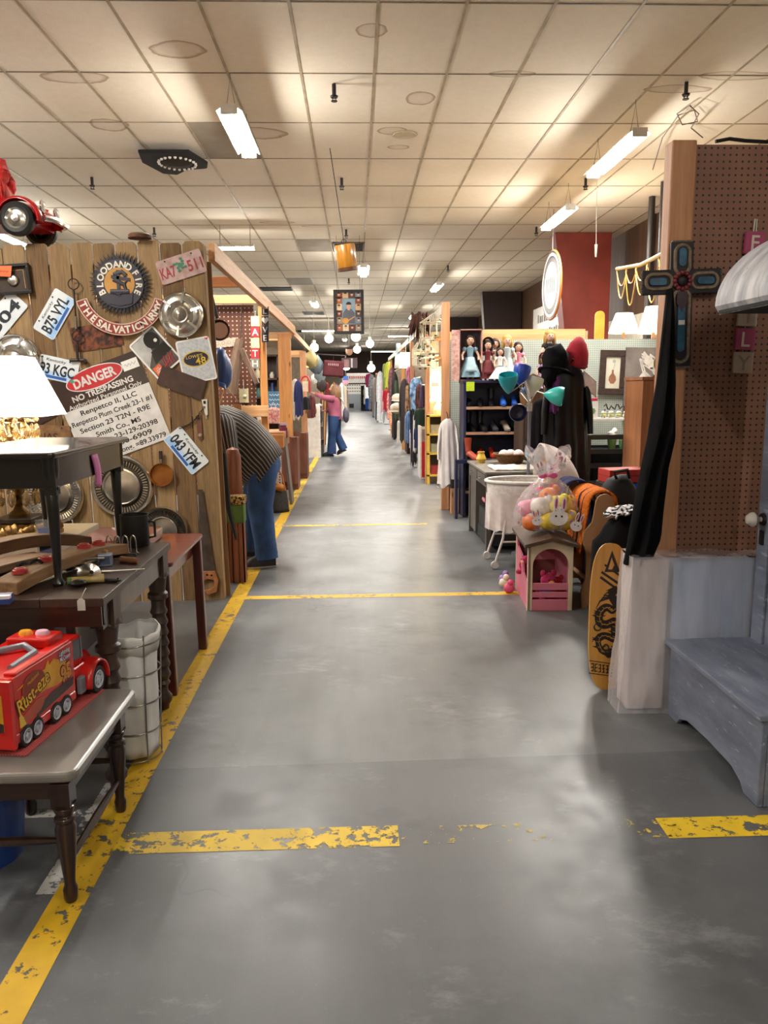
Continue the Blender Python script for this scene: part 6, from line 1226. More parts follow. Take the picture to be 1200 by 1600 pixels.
t = thing('heart_bag', 'small white gift bag with a red heart on the black table', 'bag', (3.27, 8.42, .775)); b = MB(WPT); b.box(-.05, .05, -.03, .03, 0, .13); b.use(mat('heart_red', '#b3243c', .5)); b.prism([(0, .02), (.035, .06), (.035, .085), (.018, .095), (0, .08), (-.018, .095), (-.035, .085), (-.035, .06)], .001, frame((0, -.031, 0))); b.build('bag_body', t); b = MB(mat('heart_pink', '#c23a6a', .6)); b.ball((0, 0, .15), .05, .03, .03, 12, jit=.3); b.build('tissue', t)
b = MB(mat('cream_plate', '#d8cdbf', .3, coat=.3)); b.lathe([(0, .006), (.09, .008), (.15, .022), (.15, .018), (.09, 0), (0, 0)], 32); b.use(mat('plate_flower', '#a04a42', .5)); b.ball((-.05, -.03, .01), .03, .03, .006, 10); tag(b.build('plate', M=frame((3.24, 8.72, .93), (1, 0, 0), (0, .2, 1))), 'round cream plate with a red flower standing on the black table', 'plate')
b = MB(mat('green_plant', '#5c7d3c', .7)); b.lathe([(0, 0), (.04, 0), (.05, .1), (0, .1)], 14); b.use(mat('white_flower', '#e9e6d8', .6)); b.ball((0, 0, .15), .05, n=10, jit=.4); b.ball((.03, 0, .20), .03, n=8, jit=.4); tag(b.build('potted_flower', M=T(2.80, 8.42, .775)), 'small white flower in a green pot on the black table', 'plant')
t = thing('vase_picture', 'dark framed picture of a vase on the grey pegboard', 'picture frame', M=frame(at(957, 582, 9.18), ang=-1.5)); w, h = .32, .52; FR = wood('picture_frame_dark', '#2b1e18', '#40302a', .45, 'z', 6); b = MB(FR)
for q in ((-w / 2, w / 2, h / 2 - .075, h / 2), (-w / 2, w / 2, -h / 2, -h / 2 + .075), (-w / 2, -w / 2 + .075, -h / 2 + .075, h / 2 - .075), (w / 2 - .075, w / 2, -h / 2 + .075, h / 2 - .075)): b.box(q[0], q[1], q[2], q[3], 0, .025)
b.build('frame', t, bevel=.006); b = MB(mat('vase_paper', '#c8c4b4', .6, col2='#b9b3a0', scale=4)); b.box(-.09, .09, -.19, .19, 0, .008); b.use(mat('vase_brown', '#8a5a40', .6)); b.prism([(-.02, -.13), (.02, -.13), (.045, -.09), (.04, -.05), (.012, -.01), (.012, .03), (-.012, .03), (-.012, -.01), (-.04, -.05), (-.045, -.09)], .001, z0=.008); b.use(mat('vase_grey', '#9aa09a', .6)); b.tube([(0, .03, .009), (.02, .09, .009), (.01, .13, .009)], .003, 5); b.ball((.01, .13, .009), .02, .02, .002, 8); b.build('print', t)
t = thing('lion_picture', 'large canvas print of a pale long haired animal on the grey pegboard', 'picture', M=frame(at(1010, 597, 9.17), ang=-1.0)); b = MB(mat('canvas_grey_brown', '#5d5450', .6, col2='#7b726b', scale=4)); b.box(-.27, .33, -.44, .40, 0, .03); b.build('canvas', t)
b = MB(mat('canvas_white', '#d2cac0', .6, col2='#a79d94', scale=12)); rnd = random.Random(9)
for k in range(34):
    a = 2.6 * rnd.random() - .3; x0, y0 = .05 + .06 * rnd.random(), .12 + .12 * rnd.random(); b.tube([(x0, y0, .031), (x0 + .16 * cos(a + 1.2), y0 + .13 * sin(a + .4), .031), (x0 + .22 * cos(a), y0 - .20 * rnd.random(), .031)], [.012, .014, .003], 5, flat=.1)
b.tube([(-.1, -.38, .031), (-.17, -.25, .031), (-.12, -.05, .031), (.0, .1, .031)], [.02, .04, .05, .06], 8, flat=.06); b.tube([(-.12, -.38, .031), (-.02, -.36, .031), (.02, -.2, .031)], [.012, .02, .02], 6, flat=.1); b.use(mat('canvas_dark', '#3c3430', .6)); b.ball((.04, .16, .032), .022, .012, .002, 8); b.ball((.11, .15, .032), .018, .012, .002, 8); b.ball((.09, .07, .032), .03, .018, .002, 8); b.build('print', t)
t = thing('wooden_cabinet', 'plain orange brown wooden cabinet half hidden by the black cloth', 'cabinet', (2.02, 5.9, 0)); OC = wood('orange_cabinet', '#8f5a38', '#b37a52', .5, 'z', 4); b = MB(OC); b.box(.14, .85, .1, .5, 0, 1.50); b.build('body', t, bevel=.005); b = MB(OC); b.box(.13, .86, .09, .51, 1.50, 1.525); b.build('top', t)
t.location = (2.10, 5.95, 0)
b = MB(mat('green_plate_glaze', '#9fa86a', .3)); b.lathe([(0, .01), (.05, .012), (.085, .02), (.085, .016), (.05, 0), (0, 0)], 28); tag(b.build('green_plate', M=frame((2.46, 6.22, 1.62), (1, 0, 0), (0, .25, 1))), 'olive green plate standing on the orange brown cabinet', 'plate')
t = thing('black_stool', 'black wooden chair standing before the black clothed table', 'chair', (2.44, 7.7, 0)); b = MB(BLKP)
for q in ((0, 0), (.38, 0)): b.box(q[0] - .02, q[0] + .02, -.02, .02, 0, .46)
b.box(-.03, .41, -.02, .38, .44, .47); b.build('seat', t)
for q in (0, .38): b = MB(BLKP); b.box(q - .02, q + .02, .36, .40, 0, .95); b.build('back_post', t)
b = MB(BLKP)
for z in (.6, .75, .9): b.box(0, .38, .37, .39, z, z + .05)
b.build('back_slat', t)

# on and near the side wall
YWD = mat('yellow_painted_wood', '#d9a63c', .5); b = MB(YWD); b.rrect(.12, 1.15, .055, .03, frame(at(936, 512, 10.0) - V((0, 0, .37)))); tag(b.build('yellow_board', M=T(0, 0, 0)), 'yellow rounded board standing behind the grey pegboard top', 'board')
def lampshade(px, py, Y, w, h, label):
    p = at(px, py, Y); t = thing('lamp', label, 'table lamp', p, 0, 'white lamps behind the grey pegboard'); b = MB(mat('glow_shade', '#ffeccb', emit=2.6)); b.lathe([(w, -h / 2), (w * .55, h / 2)], 24); b.build('lamp_shade', t, solid=.004); b = MB(BRN); b.lathe([(.05, -1.0), (.06, -.9), (.02, -.8), (.02, -h / 2), (.012, h / 2)], 16); b.build('base', t)
    la = bpy.data.lights.new('glow', 'POINT'); la.energy = 26; la.color = (1, .80, .52); la.shadow_soft_size = .1; lo = bpy.data.objects.new('glow', la); COL.objects.link(lo); lo.parent = t
lampshade(975, 505, 10.6, .20, .26, 'lit white lamp shade showing above the grey pegboard, left one'); lampshade(1022, 500, 10.2, .20, .34, 'lit white lamp shade showing above the grey pegboard, beside the pine post')
t = thing('back_table', 'long plain table behind the grey pegboard carrying lit lamps', 'table', (3.0, 9.9, 0)); b = MB(PINEX); b.box(0, 1.5, 0, 1.0, 1.22, 1.26); b.build('top', t)
for x in (.04, 1.46):
    for y in (.04, .96): b = MB(PINE); b.box(x - .03, x + .03, y - .03, y + .03, 0, 1.22); b.build('leg', t)
t = thing('bamboo_rod', 'long bamboo rod hung with gold garlands beside the pine post', 'rod', (0, 0, 0)); b = MB(mat('bamboo', '#c2a050', .5, col2='#a5833a', scale=8)); pa, pb = at(964, 420, 10.0), at(1052, 388, 7.4); pm = (pa + pb) / 2 - V((0, 0, .05)); b.tube([pa, pm, pb], .022, 8); b.build('rod', t)
for k in range(5):
    u0, u1 = k * .2, k * .2 + .24; p0, p1 = pa.lerp(pb, u0), pa.lerp(pb, min(1, u1)); b = MB(mat('gold_chain', '#c79a45', .35, .8)); b.tube([p0.lerp(p1, q / 10) - V((0, 0, (.35 + .1 * (k % 2)) * 4 * (q / 10) * (1 - q / 10) + .02)) for q in range(11)], .008, 5); b.tube([p0.lerp(p1, q / 10) - V((0, 0, .2 * 4 * (q / 10) * (1 - q / 10) + .02)) for q in range(11)], .006, 5); b.build('garland', t)
for k, (px, Y) in enumerate(((1015, 11.2), (1031, 10.4))):
    p = at(px, 400, Y); b = MB(mat('dark_pipe', '#2a211c', .5)); b.cyl((0, 0, 0), (0, 0, CZ - .01), .045 if k == 0 else .03); tag(b.build('wall_pipe', M=T(min(p.x, 4.55), Y, 0)), ['thick dark pipe rising to the ceiling along the brown wall', 'thin dark pipe beside the pine post'][k], 'pipe')
# round hanging sign and banner
p = at(864, 446, 12.0); t = thing('round_sign', 'round black and white hanging sign edge on in front of the red column', 'sign', M=frame(p, (0.03, -1, 0), (0, 0, 1), 0))
b = MB(mat('sign_black', '#1d1b1c', .4)); b.lathe([(0, 0), (.50, 0), (.50, .035), (0, .035)], 48); b.use(mat('sign_copper', '#b0703a', .4, .5)); b.torus((0, 0, .018), .50, .018, 48, 8); b.build('disc', t)
b = MB(mat('sign_grey', '#5b5856', .5)); b.lathe([(0, .0355), (.40, .0355)], 48); b.use(WPT); b.lathe([(.0, .037), (.34, .037)], 48); b.lathe([(.43, .037), (.47, .037)], 48); b.use(mat('sign_black'))
for k in range(5): b.box(-.24 + k * .1, -.18 + k * .1, -.11, .11, .0375, .039)
b.build('lettering', t)
b = MB(CHN); b.cyl((0, .50, .018), (0, CZ - p.z, .018), .006, n=6); b.build('chain', t)
t = thing('wall_banner', 'long white banner with faint lettering on the brown side wall behind the red column', 'sign', (0, 0, 0)); b = MB(WPT); b.box(4.56, 4.59, 16.2, 20.2, 2.65, 3.38); b.build('panel', t); b = MB(mat('faint_ink', '#77706a', .7)); M = frame((4.56, 18.2, 3.1), (0, -1, 0), (0, 0, 1)); 
for r, n, h, y in ((0, 14, .2, 0), (1, 9, .12, -.33)):
    for k in range(n): b.box((k - n / 2) * .21, (k - n / 2) * .21 + .12 + .04 * (k % 2), y - h / 2, y + h / 2 * (1 - .4 * (k % 3 > 0)), .002, .004, M)
b.build('lettering', t)
# ================================================================ LEFT BOOTHS BEYOND THE FENCE
def beam(label, a, c, w=.04, h=.089, m=PINEY, name='wooden_beam'):
    b = MB(m); b.bar(a, c, w, h); return tag(b.build(name, bevel=.003), label, 'beam', 'bare timber beams of the left booths')
def postT(label, x, y, h, w=.06, d=.09, m=PINE, g='timber posts of the left booths'):
    b = MB(m); b.box(-w / 2, w / 2, -d / 2, d / 2, 0, h); return tag(b.build('timber_post', M=T(x, y, 0), bevel=.004), label, 'post', g)
ORW = wood('orange_pine', '#b0713a', '#d69a58', .5, 'z', 4, knots=True); ORWX = wood('orange_pine_x', '#a8622f', '#cd8a4b', .5, 'x', 4)
beam('long timber beam running back along the aisle above the bending man', (-.955, 5.44, 2.37), (-.93, 12.1, 2.33), .045, .12)
beam('reddish timber cross beam nearest behind the fence end', (-.98, 6.95, 2.37), (-3.6, 6.95, 2.37), m=ORWX); beam('bright timber cross beam above the brown pegboard', (-1.0, 8.55, 2.40), (-3.6, 8.55, 2.40), m=PINEX); beam('timber cross beam beside the thick far post', (-.96, 12.0, 2.25), (-3.4, 12.0, 2.25), m=PINEX)
beam('short rail nailed to the post behind the bending man', (-.95, 8.52, 1.22), (-1.28, 8.52, 1.22), .03, .12, m=PINEX); beam('distant timber beam beyond the thick post', (-1.05, 16.0, 2.17), (-3.2, 16.0, 2.17), m=PINEX)
beam('timber beam running back along the aisle beyond the thick post', (-.95, 12.1, 2.30), (-1.0, 18.0, 2.28))
postT('thin timber post with the LOVE sign', -1.0, 8.6, 2.36, .07, m=ORW); postT('thick doubled timber post further along the aisle', -1.07, 12.0, 2.28, .19, .1, m=ORW); postT('distant timber post beside the blue hung coats', -1.06, 16.0, 2.2, .12, .09)
PEGL = pegboard('dark_brown_pegboard', '#5e3423', 'xz', .045, .17, hole='#c9a98a', col2='#4f2b1d')  # pale hole colour paints in the light coming through from behind
t = thing('pegboard_screen', 'dark brown pegboard screen with light painted into its holes, behind the bending man', 'pegboard', (-2.6, 8.62, 0)); b = MB(PEGL); b.box(0, 1.51, 0, .008, .3, 2.35); b.build('board', t); b = MB(ORW); b.box(0, .04, .01, .05, 0, 2.35); b.box(1.4, 1.44, .01, .05, 0, 2.35); b.build('stud', t)
p = at(343, 516, 7.0); t = thing('frying_pan', 'black iron frying pan hanging by its long handle from the reddish beam', 'pan', M=frame(p)); b = MB(IRON); b.lathe([(.0, -.03), (.07, -.03), (.088, .01), (.092, .01), (.075, -.034), (0, -.036)], 32); b.build('pan_body', t); b = MB(mat('pan_inside', '#8d6a58', .4, .4)); b.lathe([(0, -.024), (.068, -.024), (.072, -.02)], 28); b.build('inside', t); b = MB(BLK); b.bar((-.015, .10, 0), (-.085, .42, 0), .028, .012, (0, 0, 1)); b.use(SIL); b.bar((-.006, .085, 0), (-.02, .13, 0), .014, .01, (0, 0, 1)); b.build('handle', t)
def letters(nm, px, ys, Y, s, bg, fg, label, w=.09):
    t = thing('letter_sign', label, 'sign', (0, 0, 0))
    for ch, y, bc in zip(nm, ys, bg):
        p = at(px, y, Y); M = frame(p); b = MB(mat('lsb_' + bc[1:], bc, .6)); h = s
        b.box(-w / 2, w / 2, -h / 2, h / 2, 0, .02, M); b.use(mat('lsf_' + fg[1:], fg, .5))
        if ch == '*': b.prism([(0, -.035), (.035, .0), (.033, .025), (.015, .034), (0, .02), (-.015, .034), (-.033, .025), (-.035, 0)], .002, M, z0=.02)
        else: b.text(ch, h * .68, M, .014, z=.0225)
        b.build('letter_block', t)
    b = MB(CORD); b.tube([at(px, ys[0] - 16, Y), at(px, ys[-1], Y)], .003, 5); b.build('cord', t)
letters('FAITH', 399, (502, 519, 536, 552, 568), 8.5, .105, ('#cfc9a8', '#b8323a', '#c9c3a2', '#b8323a', '#8d8878'), '#efe9dc', 'hanging column of red and cream wooden blocks spelling FAITH on the dark pegboard')
letters('L*VE', 414.5, (486, 501, 515, 528), 8.5, .09, ('#211f22',) * 4, '#b9b4b0', 'hanging column of black wooden blocks spelling LOVE on the thin post', .075)
letters('??', 381, (620, 634), 8.3, .085, ('#cfc49a', '#8f2f30'), '#e9e2d0', 'small cream and red hanging block pair low on the dark pegboard') if False else None
GRW = wood('grey_old_wood', '#4e3b2e', '#7d6350', .75, 'z', 5)
t = thing('ox_yoke', 'old grey wooden yoke of two crossing beams hanging on the dark pegboard', 'yoke', (0, 0, 0)); b = MB(GRW); P = [at(x, y, 8.3) for x, y in ((376, 530), (372, 550), (366, 580), (362, 615))]; b.tube(P, [.05, .06, .065, .06], 8); b.build('curved_beam', t); b = MB(GRW); b.bar(at(377, 545, 8.2), at(402, 600, 8.2), .09, .05); b.build('straight_beam', t, bevel=.006); b = MB(IRON); b.tube([at(377, 528, 8.25), at(377, 480, 8.5)], .006, 5); b.build('hook', t)
BCAP = mat('blue_enamel', '#2c4f8c', .35, col2='#24427a', scale=6)
t = thing('blue_cap_stack', 'stack of blue caps hanging at the end of the plank fence', 'cap', at(346, 578, 6.0)); b = MB(BCAP)
for k in range(3): b.ball((.01 * k, .02 * k, .02 - .015 * k), .055, .08, .15 - .012 * k, 18)
b.build('crown', t); b = MB(BCAP); b.surf(lambda u, v: (-.02 + .06 * cos(pi * u), -.07 - .04 * v, -.12 - .03 * v + .03 * sin(pi * u)), 12, 4); b.build('brim', t, solid=.006)
b = MB(mat('hemp_cord', '#b58e5e', .8)); b.tube([at(341, 640, 6.6), at(352, 600, 6.6), at(372, 628, 6.6)], .006, 6); b.use(ORW); p = at(371, 634, 6.6); b.box(p.x - .035, p.x + .035, p.y - .02, p.y + .02, p.z - .05, p.z + .01); tag(b.build('hanging_plaque'), 'small wooden block hanging by a cord above the bending man', 'ornament')
b = MB(mat('cream_block', '#c9c09a', .6)); p = at(381, 619, 8.58); b.box(p.x - .05, p.x + .05, p.y, p.y + .03, p.z - .07, p.z + .08); b.use(mat('block_hole', '#efe7c8')); b.ball((p.x + .01, p.y - .002, p.z), .02, .01, .02, 10); b.use(CORD); b.tube([(p.x, p.y + .01, p.z + .08), (p.x, p.y + .01, p.z + .16)], .004, 5); tag(b.build('cream_plaque'), 'small cream block hanging low on the dark pegboard behind the man', 'ornament')
for k in range(5):
    p = at(331 + 9 * k, 538 - k, 8.614); b = MB(mat('tile_pale', '#b9ab97', .5)); b.box(-.03, .03, -.004, 0, -.045, .045); b.use(mat('tile_mark', '#4a3a32')); b.torus((0, 0, 0), .016, .005, 12, 5, RX(90)); tag(b.build('letter_tile', M=T(*p)), 'small pale marked tile in the row under the hanging frying pan', 'tile', 'marked tiles under the frying pan')
# stand with walking sticks at the fence end
SQB = wood('stick_stand_wood', '#6b3c22', '#93573a', .5, 'z', 5)
t = thing('stick_stand', 'tall narrow wooden stand with green and leopard print band beside the fence end', 'stand', (-.93, 5.83, 0)); t.scale = (.82, .82, 1); b = MB(SQB)
for q in ((-.07, -.03), (-.02, .03), (.035, .085)): b.box(q[0], q[1], -.06, -.045, 0, .60); b.box(q[0], q[1], .06, .075, 0, .60)
b.box(-.07, -.055, -.06, .075, 0, .6); b.box(.07, .085, -.06, .075, 0, .6); b.build('slatted_box', t, bevel=.002)
LEO = NT('leopard_print'); n = LEO.noise(LEO.obj(), 55, 1); LEO.set(Base_Color=LEO.ramp(n, [(.46, lin('#caa04a')), (.52, lin('#2a1a0c'))]), Roughness=.7); b = MB(mat('green_cloth', '#4f6a2c', .8, col2='#5f7c38', scale=9)); b.box(-.078, .092, -.068, .084, .46, .60); b.build('green_band', t, bevel=.01); b = MB(LEO.m); b.box(-.086, .10, -.076, .092, .60, .665); b.build('leopard_band', t, bevel=.012)
t = thing('tall_wooden_post', 'brown rounded wooden bedpost leaning behind the stick stand', 'bedpost', (-.955, 6.0, 0)); b = MB(SQB); b.lathe([(.0, 0), (.05, 0), (.06, .3), (.065, .7), (.062, .95), (.045, 1.0), (0, 1.02)], 18); b.build('post', t)
b = MB(SQB); b.box(-.05, .06, 0, .03, 0, .82); tag(b.build('brown_plank', M=T(-.86, 7.0, 0) @ RY(-3)), 'brown plank standing on the floor between the legs of the bending man', 'plank')
b = MB(BLK); b.tube([(-.965, 5.64, 1.0), (-.945, 5.64, .6), (-.90, 5.65, .36)], [.022, .02, .008], 8); b.tube([(-.965, 5.64, 1.0), (-.98, 5.64, 1.07)], .008, 6); tag(b.build('black_umbrella'), 'closed black umbrella hanging at the side of the stick stand', 'umbrella')
# shelves and goods past the man
t = thing('wooden_cubby', 'orange wood cubby shelf at the aisle behind the bending man', 'shelf', (-1.40, 9.55, 0)); b = MB(ORWX); b.box(0, .5, 0, .9, .74, .90); b.box(0, .02, 0, .9, 0, .74); b.box(.3, .34, 0, .9, 0, .74); b.box(0, .3, .88, .9, 0, .74); b.build('carcass', t, bevel=.004); b = MB(PINEX); b.box(.18, .5, .1, .88, .90, .925); b.box(.2, .22, .1, .88, .925, 1.08); b.build('upper_tray', t)
def jar(px, py, Y, r, h, c, lid, label):
    p = at(px, py, Y); t = thing('glass_jar', label, 'jar', p); b = MB(mat('jar_' + c[1:], c, .25, coat=.3)); b.lathe([(0, 0), (r, 0), (r * 1.05, h * .3), (r * .95, h * .75), (r * .7, h * .82), (r * .7, h)], 20); b.build('jar_body', t); b = MB(mat('lid_' + lid[1:], lid, .4)); b.lathe([(r * .75, h * .95), (r * .78, h * 1.12), (0, h * 1.12)], 20); b.build('lid', t)
jar(443, 684, 10.0, .055, .17, '#6a2340', '#b7a7c4', 'dark purple jar with a pale lid on the orange cubby shelf')
t = thing('checked_bag', 'red and white checked bag hanging on the thin post', 'bag', at(428, 662, 9.6)); b = MB(mat('red_checked', '#c4504a', .7, col2='#e8c0b4', scale=40)); b.box(-.07, .07, -.04, .04, 0, .17); b.ball((0, 0, .17), .075, .045, .03, 12); b.build('bag_body', t, bevel=.02); b = MB(CORD); b.tube([(-.04, 0, .18), (0, 0, .26), (.04, 0, .18)], .005, 6); b.build('handle', t)
t = thing('shop_sign', 'teal tin sign with white handwriting between the two timber posts', 'sign', M=frame(at(432, 632, 12.6))); b = MB(mat('teal_sign', '#3f7396', .5, col2='#4f86a8', scale=5)); b.box(-.15, .15, -.21, .21, 0, .015); b.use(mat('sign_white_ink', '#dfe8ee', .5))
for k in range(5): b.tube([(-.11 + .22 * q / 12, .15 - .075 * k + .016 * sin(q * 2.6 + k), .016) for q in range(13 - (k % 2) * 3)], .006, 4)
b.build('panel', t)
t = thing('handbag', 'black woven handbag with brown straps on the floor beside the yellow line', 'handbag', (-.955, 9.2, 0), 20); b = MB(mat('black_woven', '#191517', .5, col2='#2e2825', scale=40, bump=.004)); b.surf(lambda u, v: ((.14 - .03 * v) * cos(2 * pi * u) * (1 if v < .99 else .9), (.08 - .05 * v) * sin(2 * pi * u), .005 + .27 * v), 28, 8, cu=True); b.add([(.14 * cos(k * pi / 6), .08 * sin(k * pi / 6), .004) for k in range(12)], [tuple(range(12))]); b.build('bag_body', t, solid=.006); b = MB(mat('tan_strap', '#a8682e', .6)); b.tube([(-.09, -.03, .26), (-.07, -.03, .45), (0, -.02, .54), (.06, -.02, .44), (.09, -.03, .26)], .011, 6); b.build('strap', t); b = MB(mat('amber_scarf', '#b0702c', .7)); b.ball((.02, -.03, .30), .07, .05, .05, 12, jit=.4); b.build('scarf_trim', t)
b = MB(WPT)
for k in range(7): b.box(-.10 + k * .033, -.085 + k * .033, -.008, 0, 0, .55)
for k in range(16): b.box(-.10, .115, -.006, -.001, .02 + k * .033, .035 + k * .033)
tag(b.build('white_lattice', M=T(-1.03, 9.42, .12)), 'white lattice panel standing before the orange cubby shelf', 'lattice')
b = MB(wood('grey_board', '#5b5049', '#82766c', .7, 'z', 4)); b.box(-.015, .015, 0, .30, 0, .85); tag(b.build('grey_board', M=T(-.84, 9.75, 0.006) @ RY(-5)), 'grey weathered board leaning on the end of the cubby shelf', 'board')
BRS = mat('brown_tarp', '#6e3e2c', .5, col2='#5d3324', scale=4)
for k, (x, y, h, lb) in enumerate(((-1.02, 11.2, .78, 'shiny brown wrapped panel beside the aisle, nearest of two'), (-.97, 12.6, .76, 'brown wrapped panel behind the first wrapped panel'))):
    b = MB(BRS); b.surf(lambda u, v: (x - .20 + .36 * u, y + .03 * noise.noise(V((u * 5, v * 3, k))) + (.0 if u < .9 else .4 * (u - .9)), .10 + (h - .10) * v - .02 * sin(u * 9)), 20, 12); b.box(x - .2, x + .16, y + .05, y + .5, .0, h - .03); tag(b.build('wrapped_bundle', recalc=True), lb, 'panel', 'brown wrapped panels')
t = thing('white_bookcase', 'white bookcase end on beside the aisle before the woman in pink', 'bookcase', (-1.05, 16.5, 0)); b = MB(WPT); b.box(0, .29, 0, .03, 0, 1.10); b.box(0, .29, 1.3, 1.33, 0, 1.10); b.box(0, .02, .03, 1.3, 0, 1.1)
for z in (.0, .35, .7, 1.07): b.box(.02, .28, .03, 1.3, z, z + .03)
b.build('carcass', t); rnd = random.Random(4)
bc = ['#2f4a3c', '#5a3a2c', '#23303f', '#7a6a52', '#3c2c3f', '#6b2c28', '#38424a', '#8a8470']
for r in range(3):
    for k in range(7):
        h = .2 + .08 * rnd.random(); b = MB(mat('bk_' + bc[(k + r) % 8][1:], bc[(k + r) % 8], .6)); b.box(0, .2, 0, .10, 0, h); tag(b.build('book', M=T(-.94, 16.58 + k * .17, .031 + .35 * r)), 'dark book spine on the white bookcase by the aisle', 'book', 'books on the white bookcase')
# hanging clothes and oddments, left side
def garment(px, y0, y1, Y, wpx, c, label, name='garment', cat='clothing', c2=None, sl=True, flare=1.2, d=.10, group='clothes hanging along the aisle', collar=None, X=None):
    a = at(px, y0 + 2, Y); z1 = a.z; z0 = max(.03, at(px, y1, Y).z); w = wpx * Y / 1210 / 2 / flare
    return coat((a.x, Y, 0), w, d, z0, z1, mat('cloth_' + c[1:], c, .85, col2=c2, scale=14), label, name, cat, flare, sl, collar, 7, group)
garment(466, 592, 650, 14.2, 12, '#23285c', 'navy blue coat hanging by the thick timber post'); garment(461, 590, 655, 14.8, 12, '#b9a99a', 'beige coat hanging behind the navy blue coat'); garment(478, 618, 640, 15.2, 14, '#141218', 'small black bag-like top hanging above the wrapped panels', sl=False); garment(487, 615, 652, 15.8, 10, '#5a1f24', 'dark red shirt hanging before the white bookcase')
t = thing('red_lantern', 'red arched lantern hanging by the navy coat', 'lantern', at(477, 600, 15)); b = MB(mat('red_metal', '#b8262c', .4)); b.tube([(-.08, 0, -.16), (-.09, 0, .05), (-.05, 0, .13), (0, 0, .15), (.05, 0, .13), (.09, 0, .05), (.08, 0, -.16)], .02, 8); b.build('arch_frame', t); b = MB(mat('lantern_glass', '#e2c9b2', .3)); b.box(-.05, .05, -.03, .03, -.14, .05); b.build('glass', t); b = MB(CHN); b.tube([(0, 0, .15), (0, 0, 1.0)], .004, 5); b.build('chain', t)
for k, (px, py, Y, c, s, lb) in enumerate(((494, 570, 17, '#5c6970', .16, 'grey metal face mask hanging left of the maroon hanging sign'), (500, 585, 17.5, '#8c989c', .13, 'pale grey metal mask hanging beside the grey face mask'), (487, 562, 16.5, '#a39464', .14, 'olive brass plate hanging at the end of the rod'), (492, 592, 18, '#e0ddd4', .09, 'white cup-shaped ornament hanging under the grey masks'), (503, 602, 18, '#3c3330', .12, 'dark iron ornament hanging below the pale mask'), (484, 640, 16, '#8b6a48', .14, 'brown leather horse collar hanging on the distant post'))):
    t = thing('hanging_ornament', lb, 'ornament', at(px, py, Y), 0, 'ornaments hanging by the maroon sign'); b = MB(mat('orn_' + c[1:], c, .4, .4)); b.ball((0, 0, 0), s, s * .4, s * 1.25, 14, jit=.35); b.build('ornament_body', t); b = MB(CHN); b.cyl((0, 0, s), (0, 0, s + .25), .005, n=5); b.build('wire', t)
for k in range(5):
    p = atZ(497 + 4.5 * k, 705 - 4 * k, 0); b = MB(ORW if k % 2 else BDR); b.cyl((0, 0, 0), (.05, 0, 1.25 + .1 * (k % 3)), .022, n=8); b.use(mat('broom_straw', '#b58d3f', .9)); b.lathe([(.02, 1.2), (.06, 1.45), (.05, 1.5), (0, 1.5)], 10) if k % 2 else None
    tag(b.build('garden_tool', M=T(-.86 + .01 * k, 18.3 + .5 * k, 0)), f'long wooden tool handle standing past the white bookcase, {["first", "second", "third", "fourth", "fifth"][k]} from it', 'tool', 'long tool handles past the white bookcase')
t = thing('maroon_sign', 'maroon cloth sign hanging from a thin rod over the left of the aisle', 'sign', M=frame(at(521, 576, 17), (1, .1, 0), (0, 0, 1), -4)); b = MB(mat('maroon_cloth', '#561a24', .8, col2='#4a141d', scale=5)); b.surf(lambda u, v: (-.23 + .46 * u + (.02 - .04 * u) * v, -.17 + .34 * v, .02 * sin(u * 7) + .01 * v), 20, 8); b.build('cloth', t, solid=.008); b = MB(mat('pale_ink', '#b08a8c', .6))
for k in range(6): b.box(-.12 + k * .04, -.10 + k * .04, .06, .11, .03, .034); b.box(-.12 + k * .04, -.095 + k * .04, .085, .09, .03, .034)
b.build('lettering', t)
b = MB(IRON); pa, pb = at(487, 553, 17), at(539, 556, 17); b.tube([pa, pb], .018, 8); b.tube([at(521, 554, 17), at(521, 563, 17)], .008, 5); tag(b.build('sign_rod'), 'thin black rod carrying the maroon sign', 'rod')
t = thing('hanging_poster', 'small dark poster of a face hanging above the far signs', 'poster', M=frame(at(546, 566, 30))); b = MB(mat('poster_mauve', '#6a5560', .6)); b.box(-.3, .3, -.22, .16, 0, .01); b.use(SKIN); b.ball((0, .42, 0), .14, .17, .02, 16); b.use(HAIRD); b.ball((0, .54, .0), .15, .08, .025, 12); b.use(mat('poster_pink', '#b98a8c')); b.box(-.2, -.02, -.18, .1, .01, .014); b.use(WPT); b.box(.06, .12, -.2, .14, .01, .014); b.build('print', t); b = MB(CHN); b.cyl((0, .5, 0), (0, CZ - t.matrix_world.translation.z, 0), .008, n=5); b.build('wire', t)

# ---- far end of the aisle
t = thing('service_counter', 'grey counter with white panelled front at the far end of the aisle', 'counter', (-.9, 52, 0)); b = MB(mat('counter_grey', '#8d9398', .5)); b.box(0, 1.2, 0, .6, 0, 1.05); b.build('body', t); b = MB(mat('counter_white', '#d9d4ca', .6)); b.box(0, 1.5, .5, .6, 1.05, 2.1); b.use(mat('faint_ink', '#77706a', .7)); 
for r in range(3):
    for k in range(7): b.box(.15 + k * .16, .25 + k * .16, .49, .5, 1.2 + .2 * r, 1.27 + .2 * r)
b.box(.5, .85, .485, .5, 1.85, 1.95); b.build('backboard', t); b = MB(BLK); b.box(.45, .75, -.03, 0, .15, .42); b.build('dark_opening', t)
t = thing('far_sign', 'white sign with red lettering above the far end counter', 'sign', M=frame(at(560, 590, 50))); b = MB(WPT); b.box(-.75, .75, -.28, .28, 0, .04); b.use(mat('red_letter', '#b03b30', .5)); 
for k in range(9): b.box(-.58 + k * .13, -.50 + k * .13, -.06, .10, .04, .05)
